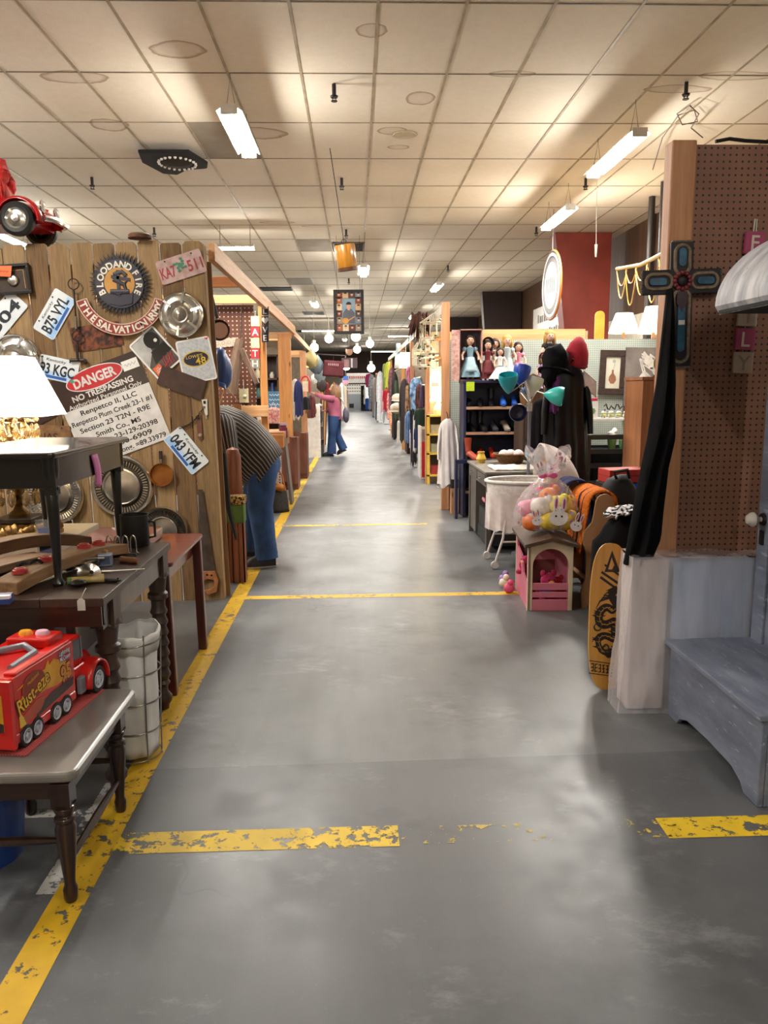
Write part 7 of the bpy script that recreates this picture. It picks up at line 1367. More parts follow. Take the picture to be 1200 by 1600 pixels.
b.build('panel', t); b = MB(IRON); b.box(-.75, .75, -.42, -.34, 0, .04); b.tube([(-.6, .28, .02), (-.6, 1.2, .02)], .01, 5); b.tube([(.6, .28, .02), (.6, 1.2, .02)], .01, 5); b.build('bracket', t)
t = thing('blue_flag_sign', 'small blue and pink sign hanging left of the far white sign', 'sign', M=frame(at(540, 594, 40))); b = MB(mat('sign_blue', '#2f5da8', .5)); b.box(-.14, .14, 0, .2, 0, .02); b.use(mat('sign_pink', '#c98aa0', .5)); b.box(-.14, .14, -.2, 0, 0, .02); b.build('panel', t); b = MB(CORD); b.cyl((0, .2, .01), (0, 1.2, .01), .008, n=5); b.build('cord', t)
t = thing('black_shelf', 'black display shelf standing right of the far end counter', 'shelf', (.35, 50, 0)); b = MB(BLK); b.box(-.03, 0, 0, .5, 0, 1.6); b.box(.75, .78, 0, .5, 0, 1.6); b.box(0, .75, .45, .5, 0, 1.6); 
for z in (.05, .5, 1.0, 1.5): b.box(0, .75, 0, .5, z, z + .03)
b.build('carcass', t)
for k in range(4): b = MB(mat('fgood%d' % k, ['#d7d2cc', '#b5504a', '#e7d9c6', '#8f8b9c'][k], .5)); b.box(-.1, .1, 0, .2, 0, .32); tag(b.build('display_box', M=T(.58 + .25 * (k % 2), 50.1, .53 + .5 * (k // 2))), f'{["pale grey", "red", "cream", "lilac"][k]} box on the far black shelf', 'box', 'boxes on the far black shelf')

# ================================================================ RIGHT SIDE OF THE AISLE BEYOND THE GREY PEGBOARD
WHB = wood('whitewashed_beam', '#b9ad98', '#dcd2be', .6, 'y', 3)
b = MB(WHB); b.bar((1.07, 9.25, 2.385), (1.10, 26, 2.37), .045, .10); tag(b.build('aisle_beam'), 'long pale timber beam along the right side of the aisle above the birdcages', 'beam')
for k, (x, y, lb, m) in enumerate(((1.075, 11.75, 'pale pine post beside the yellow shelf', PINE), (1.09, 15.2, 'pale timber post behind the blue flowered clothes', PINE), (1.11, 18.4, 'brown timber post beside the white globes', ORW), (1.13, 25, 'distant brown post by the patterned skirts', ORW))): postT(lb, x, y, 2.32, .07, .09, m, 'timber posts right of the aisle')
def cage(px, py, Y, w, h, roof, label, leaf=False, n=8):
    p = at(px, py, Y); t = thing('birdcage', label, 'birdcage', p, 12); b = MB(mat('cage_cream', '#e9e2cc', .5)); r = w / 2
    P = [(r * cos(2 * pi * k / n), r * sin(2 * pi * k / n)) for k in range(n)]
    for z in (0, h * .5, h): b.tube([(x, y, z) for x, y in P], .009, 5, closed=True)
    for k in range(n * 2):
        a = 2 * pi * k / (n * 2); f = cos(pi / n) / cos((a % (2 * pi / n)) - pi / n); x, y = r * f * cos(a), r * f * sin(a); b.tube([(x, y, 0), (x, y, h), (x * .02, y * .02, h + roof)], .0055, 4)
    b.torus((0, 0, h + roof + .04), .05, .01, 16, 6, RX(90)); b.build('bars', t); b = MB(CHN); b.cyl((0, 0, h + roof + .08), (0, 0, max(h + roof + .12, 2.38 - p.z)), .005, n=5); b.build('chain', t); b = MB(mat('cage_cream')); b.prism(P, .015, z0=-.015); b.build('floor_tray', t)
    if leaf:
        b = MB(mat('ivy_green', '#4c5c38', .7, col2='#5f7046')); rnd = random.Random(8)
        for k in range(60): a = rnd.random() * 6.28; z = h * 1.2 * rnd.random() - .25 * rnd.random(); b.ball((r * 1.03 * cos(a), r * 1.03 * sin(a), z), .02, .02, .012, 6)
        b.build('ivy', t)
    return p
cage(677, 553, 10.4, .36, .40, .12, 'large cream birdcage with ivy hanging at the aisle by the grey pegboard', True, 6); cage(661, 571, 11.3, .32, .22, .24, 'smaller cream birdcage with pointed roof beside the large one', False, 6)
b = MB(mat('dark_feather', '#3c1f18', .8, col2='#5a2e22', scale=20)); rnd = random.Random(12); p = at(656, 505, 11)
for k in range(60): a = 6.28 * rnd.random(); q = rnd.random(); b.tube([(.02 * cos(a), .02 * sin(a), .0), (.10 * cos(a), .08 * sin(a), .05 + .1 * q), (.16 * cos(a), .1 * sin(a), -.22 * q - .05)], [.016, .02, .004], 5)
tag(b.build('feather_wreath', M=T(*p)), 'dark reddish feather bunch hanging at the beam above the birdcages', 'ornament')
b = MB(ORW); p = at(691, 545, 10.0); b.box(-.02, .06, -.02, .25, -.22, .22); b.box(-.10, .08, -.05, .0, .1, .13); b.box(-.10, .08, -.05, .0, -.13, -.1); tag(b.build('wooden_bracket', M=T(*p)), 'reddish wooden shelf bracket beside the large birdcage', 'bracket')
YS_ = mat('yellow_shelf_paint', '#c9a83e', .5, col2='#b8962f', scale=5); t = thing('yellow_shelf', 'yellow open shelf unit with a lit lamp on it at the right of the aisle', 'shelf', (1.08, 11.7, 0)); b = MB(YS_)
for x in (0, .36): b.box(x - .02, x + .02, -.02, .02, 0, 1.05); b.box(x - .02, x + .02, .28, .32, 0, 1.05)
b.build('frame', t)
for z in (.12, .45, .74, 1.02): b = MB(YS_); b.box(-.02, .38, -.02, .32, z, z + .025); b.build('shelf', t)
b = MB(mat('shelf_back_dark', '#4a3d28', .7)); b.box(0, .36, .30, .31, .1, 1.02); b.build('back_panel', t)
for k, (z, c, lb) in enumerate(((.765, '#a79a7a', 'tan folded box on the upper middle of the yellow shelf'), (.475, '#8d8d70', 'grey green box on the lower middle of the yellow shelf'), (.145, '#8e1f1c', 'dark red box on the bottom of the yellow shelf'))): b = MB(mat('ysb%d' % k, c, .6)); b.box(-.12, .12, -.08, .08, 0, .13); tag(b.build('box', M=T(1.26, 11.84, z)), lb, 'box')
t = thing('table_lamp', 'bright lit lamp with white shade standing on the yellow shelf', 'table lamp', (1.25, 11.85, 1.046)); b = MB(mat('pale_ceramic', '#cfc6b0', .3)); b.lathe([(0, 0), (.07, 0), (.085, .06), (.05, .15), (.02, .18), (.015, .3)], 20); b.build('base', t); b = MB(mat('glow_shade2', '#ffeccb', emit=6)); b.lathe([(.13, .20), (.09, .42)], 24); b.build('lamp_shade', t, solid=.004)
la = bpy.data.lights.new('glow', 'POINT'); la.energy = 30; la.color = (1, .82, .55); la.shadow_soft_size = .08; lo = bpy.data.objects.new('glow', la); COL.objects.link(lo); lo.parent = t; lo.location = (0, 0, .5)
b = MB(mat('cream_wallboard', '#a08d68', .7)); b.box(1.12, 3.6, 12.15, 12.2, 0, 2.3); tag(b.build('booth_backboard'), 'cream board closing the booth behind the yellow shelf', 'partition')
b = MB(BLK); b.rrect(.10, .18, .02, .012, frame(at(680, 607, 12.138))); tag(b.build('dark_plaque'), 'small dark framed plaque on the cream board above the lit lamp', 'picture')
coat((1.06, 8.98, 0), .09, .06, .32, 1.10, mat('white_cotton', '#f0eae8', .85, col2='#e2dad9', scale=8), 'white shirt hanging on a black hanger at the end of the grey pegboard', 'shirt', 'shirt', 1.3, True)
b = MB(BLK); b.tube([(.98, 8.98, 1.03), (1.06, 8.98, 1.09), (1.15, 8.98, 1.0)], .012, 6); b.tube([(1.06, 8.98, 1.09), (1.06, 9.03, 1.15), (1.06, 9.14, 1.17)], .005, 5); tag(b.build('black_hanger'), 'black hanger carrying the white shirt', 'hanger')
b = MB(BLK); b.rrect(.09, .12, .02, .10, T(1.13, 8.93, .30)); tag(b.build('black_purse'), 'small black purse hanging below the white shirt', 'purse'); b = MB(PINE); b.box(1.09, 1.17, 8.86, 9.0, 0, .30); tag(b.build('pine_stand'), 'short pine stand under the white shirt', 'stand')
b = MB(WPT); b.box(0, .03, 0, .5, 0, .84); b.box(0, .14, -.02, 0, .0, .84); b.use(mat('bright_red_panel', '#c8231e', .4)); b.box(.02, .13, -.03, -.02, .03, .60); b.use(mat('grey_pink', '#9c8a84', .5)); b.box(.02, .13, -.028, -.02, .60, .8); tag(b.build('red_signboard', M=T(1.02, 12.4, 0)), 'white framed bright red panel standing on the floor before the yellow shelf', 'panel')
G = [(656, 636, 668, 13.2, 15, '#1d3324', 'dark green jacket hanging over the white framed red panel', 1.1), (650, 588, 640, 13.9, 15, '#2d5e9c', 'blue flowered shirt hanging below the small birdcage', 1.1, '#a9d0ee'), (655, 598, 655, 13.6, 10, '#7a3c2a', 'brown and orange patterned blouse beside the blue flowered shirt', 1.1, '#1f1a22'), (646, 600, 725, 14.3, 9, '#111013', 'long black dress hanging behind the blue flowered shirt', 1.15, '#2a2430'), (639, 640, 690, 15.4, 9, '#5d7ca6', 'light denim shirt hanging low beside the pale timber post', 1.1, '#3f5c86'), (643, 668, 700, 15.0, 7, '#b9b2c8', 'pale lilac top low on the rack by the denim shirt', 1.1),
     (632, 590, 690, 17, 14, '#2a2223', 'long charcoal coat hanging beside the brown timber post', 1.1), (637, 600, 645, 16.3, 8, '#3a2a22', 'dark brown jacket with tan trim hanging above the denim shirt', 1.1, '#8a6a4a'), (617, 580, 690, 22, 10, '#211b1d', 'black long dress hanging past the white globes', 1.15), (612, 572, 640, 24, 9, '#4c2a30', 'wine coloured blouse hanging near the yellow shirt', 1.1, '#8a5a60'), (607, 563, 606, 26, 10, '#c9cf4e', 'yellow green shirt hanging highest on the far rack', 1.1), (604, 606, 640, 26.5, 10, '#b5202c', 'bright red top hanging below the yellow green shirt', 1.1),
     (609, 610, 655, 25.5, 9, '#c24a5e', 'rose striped skirt hanging beside the bright red top', 1.3, '#ecc9bb'), (613, 635, 665, 24.3, 9, '#d5602c', 'orange patterned skirt hanging lowest by the distant brown post', 1.3, '#f2d3a8'), (616, 610, 650, 23, 6, '#c9a23c', 'mustard scarf hanging beside the rose skirt', 1.0, '#7a5a20'), (594, 578, 664, 33, 12, '#e6ebee', 'long white wedding dress at the far right rack', 1.35), (586, 588, 655, 38, 9, '#7d736c', 'taupe dress hanging just beyond the wedding dress', 1.2), (590, 600, 668, 35, 7, '#4a3c36', 'dark brown dress behind the wedding dress', 1.2), (581, 583, 640, 42, 10, '#9aa0a6', 'grey blue dress at the distant end of the right rack', 1.2, '#5d6268'), (577, 582, 605, 44, 10, '#b52f6d', 'magenta top high on the distant right rack', 1.1), (579, 597, 612, 43, 8, '#e9b3c4', 'pale pink top below the magenta top', 1.1), (572, 600, 632, 46, 8, '#e8e6e6', 'white dress at the very end of the right rack', 1.2), (574, 620, 640, 45, 7, '#1f56b0', 'bright blue garment low at the end of the right rack', 1.1), (592, 580, 600, 36, 6, '#a83a44', 'small red garment hanging above the grey dresses', 1.1),
     (538, 600, 655, 36, 8, '#d9c7ae', 'cream dress hanging on the left side just past the woman', 1.2), (534, 596, 650, 32, 8, '#e7e2dd', 'white dress hanging on the left side behind the woman', 1.2), (530, 600, 645, 29, 7, '#c9a98c', 'tan dress hanging on the left side behind the woman in pink', 1.2), (510, 595, 640, 21, 8, '#8f2226', 'red garment hanging behind the raised arm of the woman', 1.1), (504, 600, 640, 20, 7, '#3b3431', 'charcoal garment hanging beyond the white bookcase', 1.1)]
G += [(660, 600, 636, 12.7, 8, '#3d2a4a', 'purple blouse hanging between the dark green jacket and the pine post', 1.1), (652, 664, 700, 13.45, 9, '#1c2b5a', 'navy trousers hanging below the dark green jacket', 1.1), (648, 645, 705, 13.75, 5, '#d6d2d8', 'narrow white scarf hanging in front of the long black dress', 1.0), (641, 570, 598, 15.3, 10, '#7d3350', 'plum shirt hanging high behind the pale timber post', 1.1, '#b9708a'),
      (635, 645, 692, 16.6, 7, '#6a6f78', 'steel grey skirt hanging low beside the light denim shirt', 1.2), (628, 596, 640, 18.0, 8, '#b5a385', 'sand coloured jacket hanging just past the charcoal coat', 1.1), (623, 655, 692, 19.9, 6, '#ddd4c6', 'ivory skirt hanging below the cream round hat', 1.2), (619, 592, 655, 21.2, 6, '#34442c', 'olive dress hanging between the round hats and the black dress', 1.1), (601, 566, 610, 28, 7, '#6d7a3c', 'moss green shirt hanging just past the yellow green shirt', 1.1), (598, 592, 645, 30, 7, '#c59aa4', 'dusty pink dress hanging beside the wedding dress', 1.2), (588, 625, 660, 37, 6, '#a9bccd', 'pale blue skirt hanging low beyond the wedding dress', 1.2), (583, 602, 642, 41, 6, '#57474f', 'dark mauve dress hanging before the grey blue dress', 1.1),
      (526, 598, 640, 26, 7, '#6f527f', 'violet dress hanging on the left side behind the long haired woman', 1.1), (541, 606, 648, 41, 6, '#b39483', 'light brown dress farthest along the left side', 1.2), (499, 628, 662, 19.4, 7, '#c8c4bc', 'off white shirt hanging past the white bookcase', 1.1)]
for g in G: garment(g[0], g[1], g[2], g[3], g[4], g[5], g[6], flare=g[7], c2=g[8] if len(g) > 8 else None, sl=g[4] > 8)
for k, (px, py, Y, r, lb) in enumerate(((621, 622, 19, .14, 'white round hat hanging beside the brown timber post'), (620, 638, 19.3, .17, 'larger cream round hat below the white hat'))): b = MB(mat('hat_cream', '#dccab4', .7)); b.ball((0, 0, 0), r, r * .6, r * .8, 14, jit=.1); b.lathe([(r * .8, -r * .3), (r * 1.15, -r * .45), (r * .8, -r * .4)], 20); tag(b.build('round_hat', M=T(*at(px, py, Y))), lb, 'hat')
for k, (px, py, Y, em) in enumerate(((634, 563, 15.5, 1), (625, 565, 17.5, 0))):
    p = at(px, py, Y); t = thing('hanging_lamp', ['lit cream lamp shade hanging above the far clothes rack', 'unlit white lamp shade hanging beside the lit one'][k], 'lamp', p); b = MB(mat('rack_shade_lit', '#ffdfae', emit=1.6) if em else WPT); b.lathe([(.13, -.15), (.10, .15)], 20); b.build('lamp_shade', t, solid=.005); b = MB(CORD); b.cyl((0, 0, .1), (0, 0, 2.37 - p.z), .006, n=5); b.build('cord', t)
    if em: la = bpy.data.lights.new('glow', 'POINT'); la.energy = 8; la.color = (1, .8, .5); lo = bpy.data.objects.new('glow', la); COL.objects.link(lo); lo.parent = t
b = MB(mat('pale_blue_cloth', '#a9c4d6', .8)); b.surf(lambda u, v: (.1 * cos(5 * u) * .5 + .1 * u, .06 * sin(5 * u), .5 * v), 12, 6); tag(b.build('blue_banner', M=T(*at(619, 568, 20)), solid=.01), 'pale blue cloth hanging from the beam beside the lamp shades', 'cloth')
for k, (px, y0, Y, L) in enumerate(((646, 604, 13.2, 2.4), (632, 592, 15.8, 3.0), (612, 575, 21, 6), (590, 582, 31, 12))):
    p = at(px, y0, Y); b = MB(SIL); b.cyl((1.32, Y, p.z + .03), (1.32, Y + L, p.z + .03), .016, n=8)
    for yy in (Y + .1, Y + L - .1): b.cyl((1.32, yy, 0), (1.32, yy, p.z + .03), .016, n=8); b.box(1.12, 1.52, yy - .02, yy + .02, 0, .03)
    tag(b.build('clothes_rail'), ['metal clothes rail nearest behind the red panel', 'metal clothes rail behind the denim shirt', 'metal clothes rail of the far patterned clothes', 'metal clothes rail holding the wedding dress'][k], 'clothes rail')
for k, (y, c, lb) in enumerate(((12.82, '#2c2420', 'dark chair seat below the long black dress'), (17.2, '#3b241a', 'dark brown trunk below the charcoal coat'))):
    t = thing('dark_chair' if k == 0 else 'trunk', lb, 'chair' if k == 0 else 'trunk', (1.12, y, 0)); b = MB(mat('dkch%d' % k, c, .5))
    if k == 0:
        b.box(0, .4, 0, .4, .40, .45); b.box(0, .4, .37, .4, .45, .9); b.build('seat', t)
        for x in (.03, .37):
            for yy in (.03, .37): b = MB(mat('dkch0')); b.cyl((x, yy, 0), (x, yy, .4), .02, n=8); b.build('leg', t)
    else: b.box(0, .5, 0, .8, 0, .5); b.build('body', t, bevel=.02); b = MB(IRON); b.box(-.005, .505, .1, .13, 0, .505); b.box(-.005, .505, .67, .7, 0, .505); b.build('strap', t)
# booth partitions that close the view behind the goods
DIV = mat('dim_partition', '#6d5f4e', .8, col2='#5c5042')
for x0, x1, y, lb in ((1.5, 4.6, 15.3, 'tan partition behind the blue flowered clothes'), (1.4, 4.6, 19.5, 'tan partition behind the charcoal coat'), (1.4, 4.6, 27.5, 'tan partition behind the far patterned skirts'), (1.2, 4.6, 47.5, 'tan partition at the very end of the right side'), (-4.2, -1.15, 13.3, 'tan partition behind the teal tin sign'), (-4.6, -1.35, 20.4, 'tan partition behind the hanging masks'), (-4.6, -1.2, 31, 'tan partition behind the cream dresses on the left'), (-4.6, -1.0, 47.8, 'tan partition at the very end of the left side')):
    b = MB(DIV); b.box(x0, x1, y, y + .03, 0, 2.25); b.use(PINEX); b.box(x0, x1, y - .02, y + .05, 2.25, 2.33); tag(b.build('booth_partition'), lb, 'partition', 'booth partitions')
t = thing('glass_shelf', 'dark shelf of small goods behind the teal tin sign', 'shelf', (-2.14, 12.75, 0)); b = MB(BDR); b.box(0, .9, .3, .33, 0, 2.0); b.box(0, .03, 0, .3, 0, 2.0); b.box(.87, .9, 0, .3, 0, 2.0)
for z in (.5, .9, 1.3, 1.6, 1.97): b.box(0, .9, 0, .3, z, z + .03)
b.build('carcass', t)
gc = ['#b0342c', '#2c4a8c', '#d6cfae', '#7f8f52', '#e2ded6', '#8a4a7a', '#c9a04a', '#3c6f6a']
rows_ = ['second', 'third', 'top']
for r in range(3):
    for k in range(7):
        b = MB(mat('sg_' + gc[(k + 3 * r) % 8][1:], gc[(k + 3 * r) % 8], .4)); h = .10 + .04 * ((k * 5 + r) % 4); b.lathe([(0, 0), (.035, 0), (.042, h * .5), (.02, h * .85), (.025, h), (0, h)], 14)
        tag(b.build('small_vase', M=T(-2.05 + .115 * k, 12.85, (.93, 1.33, 1.63)[r])), 'small coloured vase on the dark shelf behind the teal tin sign', 'vase', 'small vases on the dark shelf')
# ================================================================ PEOPLE
SKN = mat('skin', '#c98f72', .5, col2='#b97c60', scale=6)
def skin(name, V_, E_, root, m, parent=None, sub=1):
    k = list(V_); me = bpy.data.meshes.new(name); me.from_pydata([V_[a][0] for a in k], [(k.index(a), k.index(c)) for a, c in E_], []); me.materials.append(m)
    o = bpy.data.objects.new(name, me); COL.objects.link(o)
    md = o.modifiers.new('skin', 'SKIN'); md.use_smooth_shade = True; md.branch_smoothing = .6
    if not me.skin_vertices: me.attributes.new('skin', 'FLOAT', 'POINT') if False else None
    sv = me.skin_vertices[0].data if me.skin_vertices else None
    for i, a in enumerate(k):
        r = V_[a][1]; sv[i].radius = (r, r) if not isinstance(r, tuple) else r; sv[i].use_root = (a == root)
    s = o.modifiers.new('sub', 'SUBSURF'); s.levels = sub + 1; s.render_levels = sub + 1
    dg = bpy.context.evaluated_depsgraph_get(); ev = o.evaluated_get(dg); me2 = bpy.data.meshes.new_from_object(ev); me2.name = name
    for p in me2.polygons: p.use_smooth = True
    bpy.data.objects.remove(o); o2 = bpy.data.objects.new(name, me2); COL.objects.link(o2)
    if not me2.materials: me2.materials.append(m)
    if parent: o2.parent = parent
    return o2
def hand(V_, E_, pre, wrist, d, up, s=1.0, curl=.5):
    d = V(d).normalized(); n = V(up); n = (n - d * n.dot(d)).normalized(); side = d.cross(n)
    w = V(wrist); palm = w + d * .05 * s; V_[pre + 'palm'] = (palm, (.026 * s, .018 * s)); E_.append((pre + 'wrist', pre + 'palm'))
    for i, (o, L) in enumerate(((-.028, .062), (-.010, .072), (.009, .068), (.027, .054))):
        b0 = palm + d * .035 * s + side * o * s; b1 = b0 + (d * (1 - curl * .35) - n * curl * .45).normalized() * L * .5 * s; b2 = b1 + (d * (1 - curl) - n * curl).normalized() * L * .5 * s
        for q, (p, r) in enumerate(((b0, .0095), (b1, .0085), (b2, .007))): V_[f'{pre}f{i}{q}'] = (p, r * s)
        E_ += [(pre + 'palm', f'{pre}f{i}0'), (f'{pre}f{i}0', f'{pre}f{i}1'), (f'{pre}f{i}1', f'{pre}f{i}2')]
    t0 = w + d * .03 * s - side * .03 * s; t1 = t0 + (d * .6 - side * .7 - n * .2).normalized() * .035 * s; t2 = t1 + (d * .9 - side * .2 - n * .2).normalized() * .028 * s
    for q, (p, r) in enumerate(((t0, .011), (t1, .010), (t2, .008))): V_[f'{pre}t{q}'] = (p, r * s)
    E_ += [(pre + 'wrist', pre + 't0'), (pre + 't0', pre + 't1'), (pre + 't1', pre + 't2')]
def rings(b, R_, n=24, cols=None, mats=None):
    """loft through rings (centre, half width along a, half width along b, a, b)"""
    vs = []
    for c, ra, rb, a, bb in R_:
        a, bb = V(a).normalized(), V(bb).normalized()
        for k in range(n):
            t = 2 * pi * k / n; vs.append(V(c) + a * (ra * cos(t)) + bb * (rb * sin(t)))
    for i in range(len(R_) - 1):
        for k in range(n):
            if mats: b.use(mats[1] if k % cols == 0 else mats[0])
            b.add([vs[i * n + k], vs[i * n + (k + 1) % n], vs[(i + 1) * n + (k + 1) % n], vs[(i + 1) * n + k]], [(0, 1, 2, 3)], True)
def weld(o, d=.0005):
    bm = bmesh.new(); bm.from_mesh(o.data); bmesh.ops.remove_doubles(bm, verts=bm.verts, dist=d); bmesh.ops.recalc_face_normals(bm, faces=bm.faces); bm.to_mesh(o.data); bm.free(); return o
def limb(b, pts, rad, n=16, fold=0):
    N = len(pts); P = []; R2 = []
    for i in range((N - 1) * 6 + 1):
        u = i / 6; k = min(N - 2, int(u)); f = u - k; p = V(pts[k]).lerp(V(pts[k + 1]), f); r = rad[k] * (1 - f) + rad[k + 1] * f
        P.append(p); R2.append(r * (1 + fold * .5 * sin(i * 2.1) * (.4 + .6 * (i % 5) / 5)))
    b.tube(P, R2, n)
JEAN = mat('blue_jeans', '#27436b', .85, col2='#35568a', scale=9, bump=.004); JEAN2 = mat('dark_jeans', '#29497a', .85, col2='#1f3a63', scale=7)
SHO = mat('sneaker_black', '#1a191b', .6, col2='#242326'); SOL = mat('sneaker_sole', '#cfcac2', .5)
def footwear(par, heel, toe, s=1, m=SHO, sole=SOL, h=.075):
    h0, t0 = V(heel), V(toe); d = (t0 - h0); L = d.length; d.normalize(); a = atan2(d.y, d.x); M = T(*h0) @ Matrix.Rotation(a, 4, 'Z') @ Matrix.Rotation(-math.asin(max(-1, min(1, d.z))), 4, 'Y')
    b = MB(m); b.x = M
    def up(u, v):
        x = -.01 + (L + .01) * v; w = .046 * s * (.75 + .35 * sin(pi * min(1, v * .75 + .15))) * (1 if v < .85 else sqrt(max(0.02, 1 - ((v - .85) / .15) ** 2))); hh = (h + .02) * (1 - v) ** .8 + .045 * (1 if v < .8 else sqrt(max(.03, 1 - ((v - .8) / .2) ** 2)))
        return (x, w * cos(pi * u), .018 + hh * sin(pi * u) ** .8)
    b.surf(up, 14, 16); o = b.build('shoe', par); b = MB(sole); b.x = M
    P = [(-.015, -.03 * s), (L * .5, -.034 * s), (L * .8, -.046 * s), (L + .005, -.02 * s), (L + .01, 0), (L + .005, .02 * s), (L * .8, .046 * s), (L * .5, .034 * s), (-.015, .03 * s), (-.03, 0)]
    b.prism(P, .024); b.build('sole', o, bevel=.004)
# ---- man bending into the booth
A = dict; VV = {}; EE = []
hip = V((-.80, 6.45, .95)); ch = V((-1.10, 6.42, 1.17)); nk = V((-1.29, 6.40, 1.18))
VV.update(pelvis=(hip, (.13, .15)), belly=(V((-.93, 6.44, 1.02)), (.13, .15)), chest=(ch, (.14, .16)), neck=(nk, .055), jaw=(V((-1.35, 6.39, 1.08)), .065), head=(V((-1.42, 6.39, 1.06)), .09), crown=(V((-1.50, 6.39, 1.05)), .06), nose=(V((-1.42, 6.39, .95)), .014),
    rsh=(V((-1.07, 6.26, 1.18)), .065), relb=(V((-1.0, 6.16, .87)), .045), rwrist=(V((-1.18, 6.14, .83)), .027), lsh=(V((-1.14, 6.60, 1.16)), .065), lelb=(V((-1.20, 6.66, .90)), .045), lwrist=(V((-1.36, 6.55, .78)), .027),
    rhip=(V((-.79, 6.35, .88)), .10), rknee=(V((-.81, 6.31, .48)), .065), rank=(V((-.765, 6.30, .09)), .045), rtoe=(V((-.90, 6.25, .035)), .035), lhip=(V((-.81, 6.55, .88)), .10), lknee=(V((-.91, 6.66, .48)), .065), lank=(V((-.93, 6.68, .09)), .045), ltoe=(V((-1.08, 6.64, .035)), .035))
EE += [('pelvis', 'belly'), ('belly', 'chest'), ('chest', 'neck'), ('neck', 'jaw'), ('jaw', 'head'), ('head', 'crown'), ('head', 'nose'), ('chest', 'rsh'), ('rsh', 'relb'), ('relb', 'rwrist'), ('chest', 'lsh'), ('lsh', 'lelb'), ('lelb', 'lwrist'), ('pelvis', 'rhip'), ('rhip', 'rknee'), ('rknee', 'rank'), ('rank', 'rtoe'), ('pelvis', 'lhip'), ('lhip', 'lknee'), ('lknee', 'lank'), ('lank', 'ltoe')]
hand(VV, EE, 'r', VV['rwrist'][0], (-.6, -.1, -.6), (0, -1, .2)); hand(VV, EE, 'l', VV['lwrist'][0], (-.7, -.2, -.5), (0, 1, .2))
man = skin('person', VV, EE, 'pelvis', SKN); tag(man, 'person in a striped dark shirt and blue jeans bending into the booth behind the fence', 'person')
SHD = mat('shirt_charcoal', '#2b2726', .85, col2='#211d1d', scale=6); SHL = mat('shirt_stripe', '#8f8880', .85)
ax = V((-.80, 0, .50)).normalized(); nrm = V((.50, 0, .80)).normalized(); sd = V((0, 1, 0)); b = MB()
def rg(x1, z1, x0, z0, w, y=6.44): c = V(((x1 + x0) / 2, y, (z1 + z0) / 2)); d = V((x1 - x0, 0, z1 - z0)); return (c, w, d.length / 2, sd, d)
RR = [rg(-.615, .94, -.865, .62, .24), rg(-.66, 1.02, -.90, .65, .225), rg(-.72, 1.10, -.95, .68, .215), rg(-.80, 1.19, -1.0, .74, .21), rg(-.92, 1.275, -1.06, .82, .21), rg(-1.05, 1.325, -1.13, .92, .215), rg(-1.17, 1.325, -1.19, 1.03, .19), rg(-1.26, 1.27, -1.25, 1.11, .10)]
rings(b, RR, 132, 3, (SHD, SHL)); weld(b.build('shirt', man, solid=.006))
for sgn, sh, el in ((-1, V((-1.06, 6.25, 1.19)), V((-1.0, 6.16, .87))), (1, V((-1.13, 6.62, 1.18)), V((-1.20, 6.68, .90)))):
    b = MB(); d = (el - sh).normalized(); a1 = d.cross(V((0, 1, 0))).normalized(); a2 = d.cross(a1); rings(b, [(sh.lerp(el, f), r, r * 1.05, a1, a2) for f, r in ((-.15, .07), (.0, .095), (.3, .092), (.6, .085), (.9, .082), (1.06, .084))], 60, 3, (SHD, SHL)); weld(b.build('sleeve', man))
b = MB(JEAN); limb(b, [(-.77, 6.36, .90), (-.775, 6.345, .82), (-.80, 6.32, .50), (-.765, 6.30, .20), (-.755, 6.295, .075)], [.125, .13, .105, .09, .095], 20, .05); b.build('trouser_leg', man)
b = MB(JEAN); limb(b, [(-.79, 6.53, .90), (-.805, 6.55, .82), (-.89, 6.64, .50), (-.92, 6.67, .20), (-.925, 6.68, .075)], [.125, .13, .105, .09, .095], 20, .05); b.build('trouser_leg', man)
b = MB(JEAN); b.ball((-.765, 6.45, .84), .135, .195, .125, 20); b.build('trouser_seat', man)
footwear(man, (-.70, 6.315, 0), (-.93, 6.25, 0)); footwear(man, (-.86, 6.70, 0), (-1.12, 6.63, 0))
b = MB(mat('grey_hair', '#4a443f', .9)); b.ball((-1.45, 6.39, 1.085), .105, .095, .085, 16, jit=.1); b.build('hair', man)
# ---- woman reaching up
VV = {}; EE = []; Yw = 16.9
def P(x, y, z): return V((x, Yw + y, z))
VV.update(pelvis=(P(-.46, 0, .84), (.12, .13)), belly=(P(-.46, 0, .98), (.105, .12)), chest=(P(-.47, 0, 1.17), (.12, .14)), neck=(P(-.47, 0, 1.32), .05), jaw=(P(-.485, -.01, 1.40), .06), head=(P(-.48, 0, 1.48), .085), crown=(P(-.475, 0, 1.55), .05), nose=(P(-.585, .02, 1.45), .012),
    rsh=(P(-.50, -.14, 1.22), .055), relb=(P(-.68, -.18, 1.26), .04), rwrist=(P(-.85, -.16, 1.34), .024), lsh=(P(-.46, .15, 1.22), .055), lelb=(P(-.44, .17, .98), .04), lwrist=(P(-.66, .10, .98), .024),
    rhip=(P(-.48, -.08, .78), .095), rknee=(P(-.53, -.08, .43), .06), rank=(P(-.55, -.08, .08), .04), rtoe=(P(-.66, -.09, .03), .03), lhip=(P(-.45, .08, .78), .095), lknee=(P(-.42, .08, .44), .06), lank=(P(-.28, .08, .14), .04), ltoe=(P(-.36, .06, .045), .03))
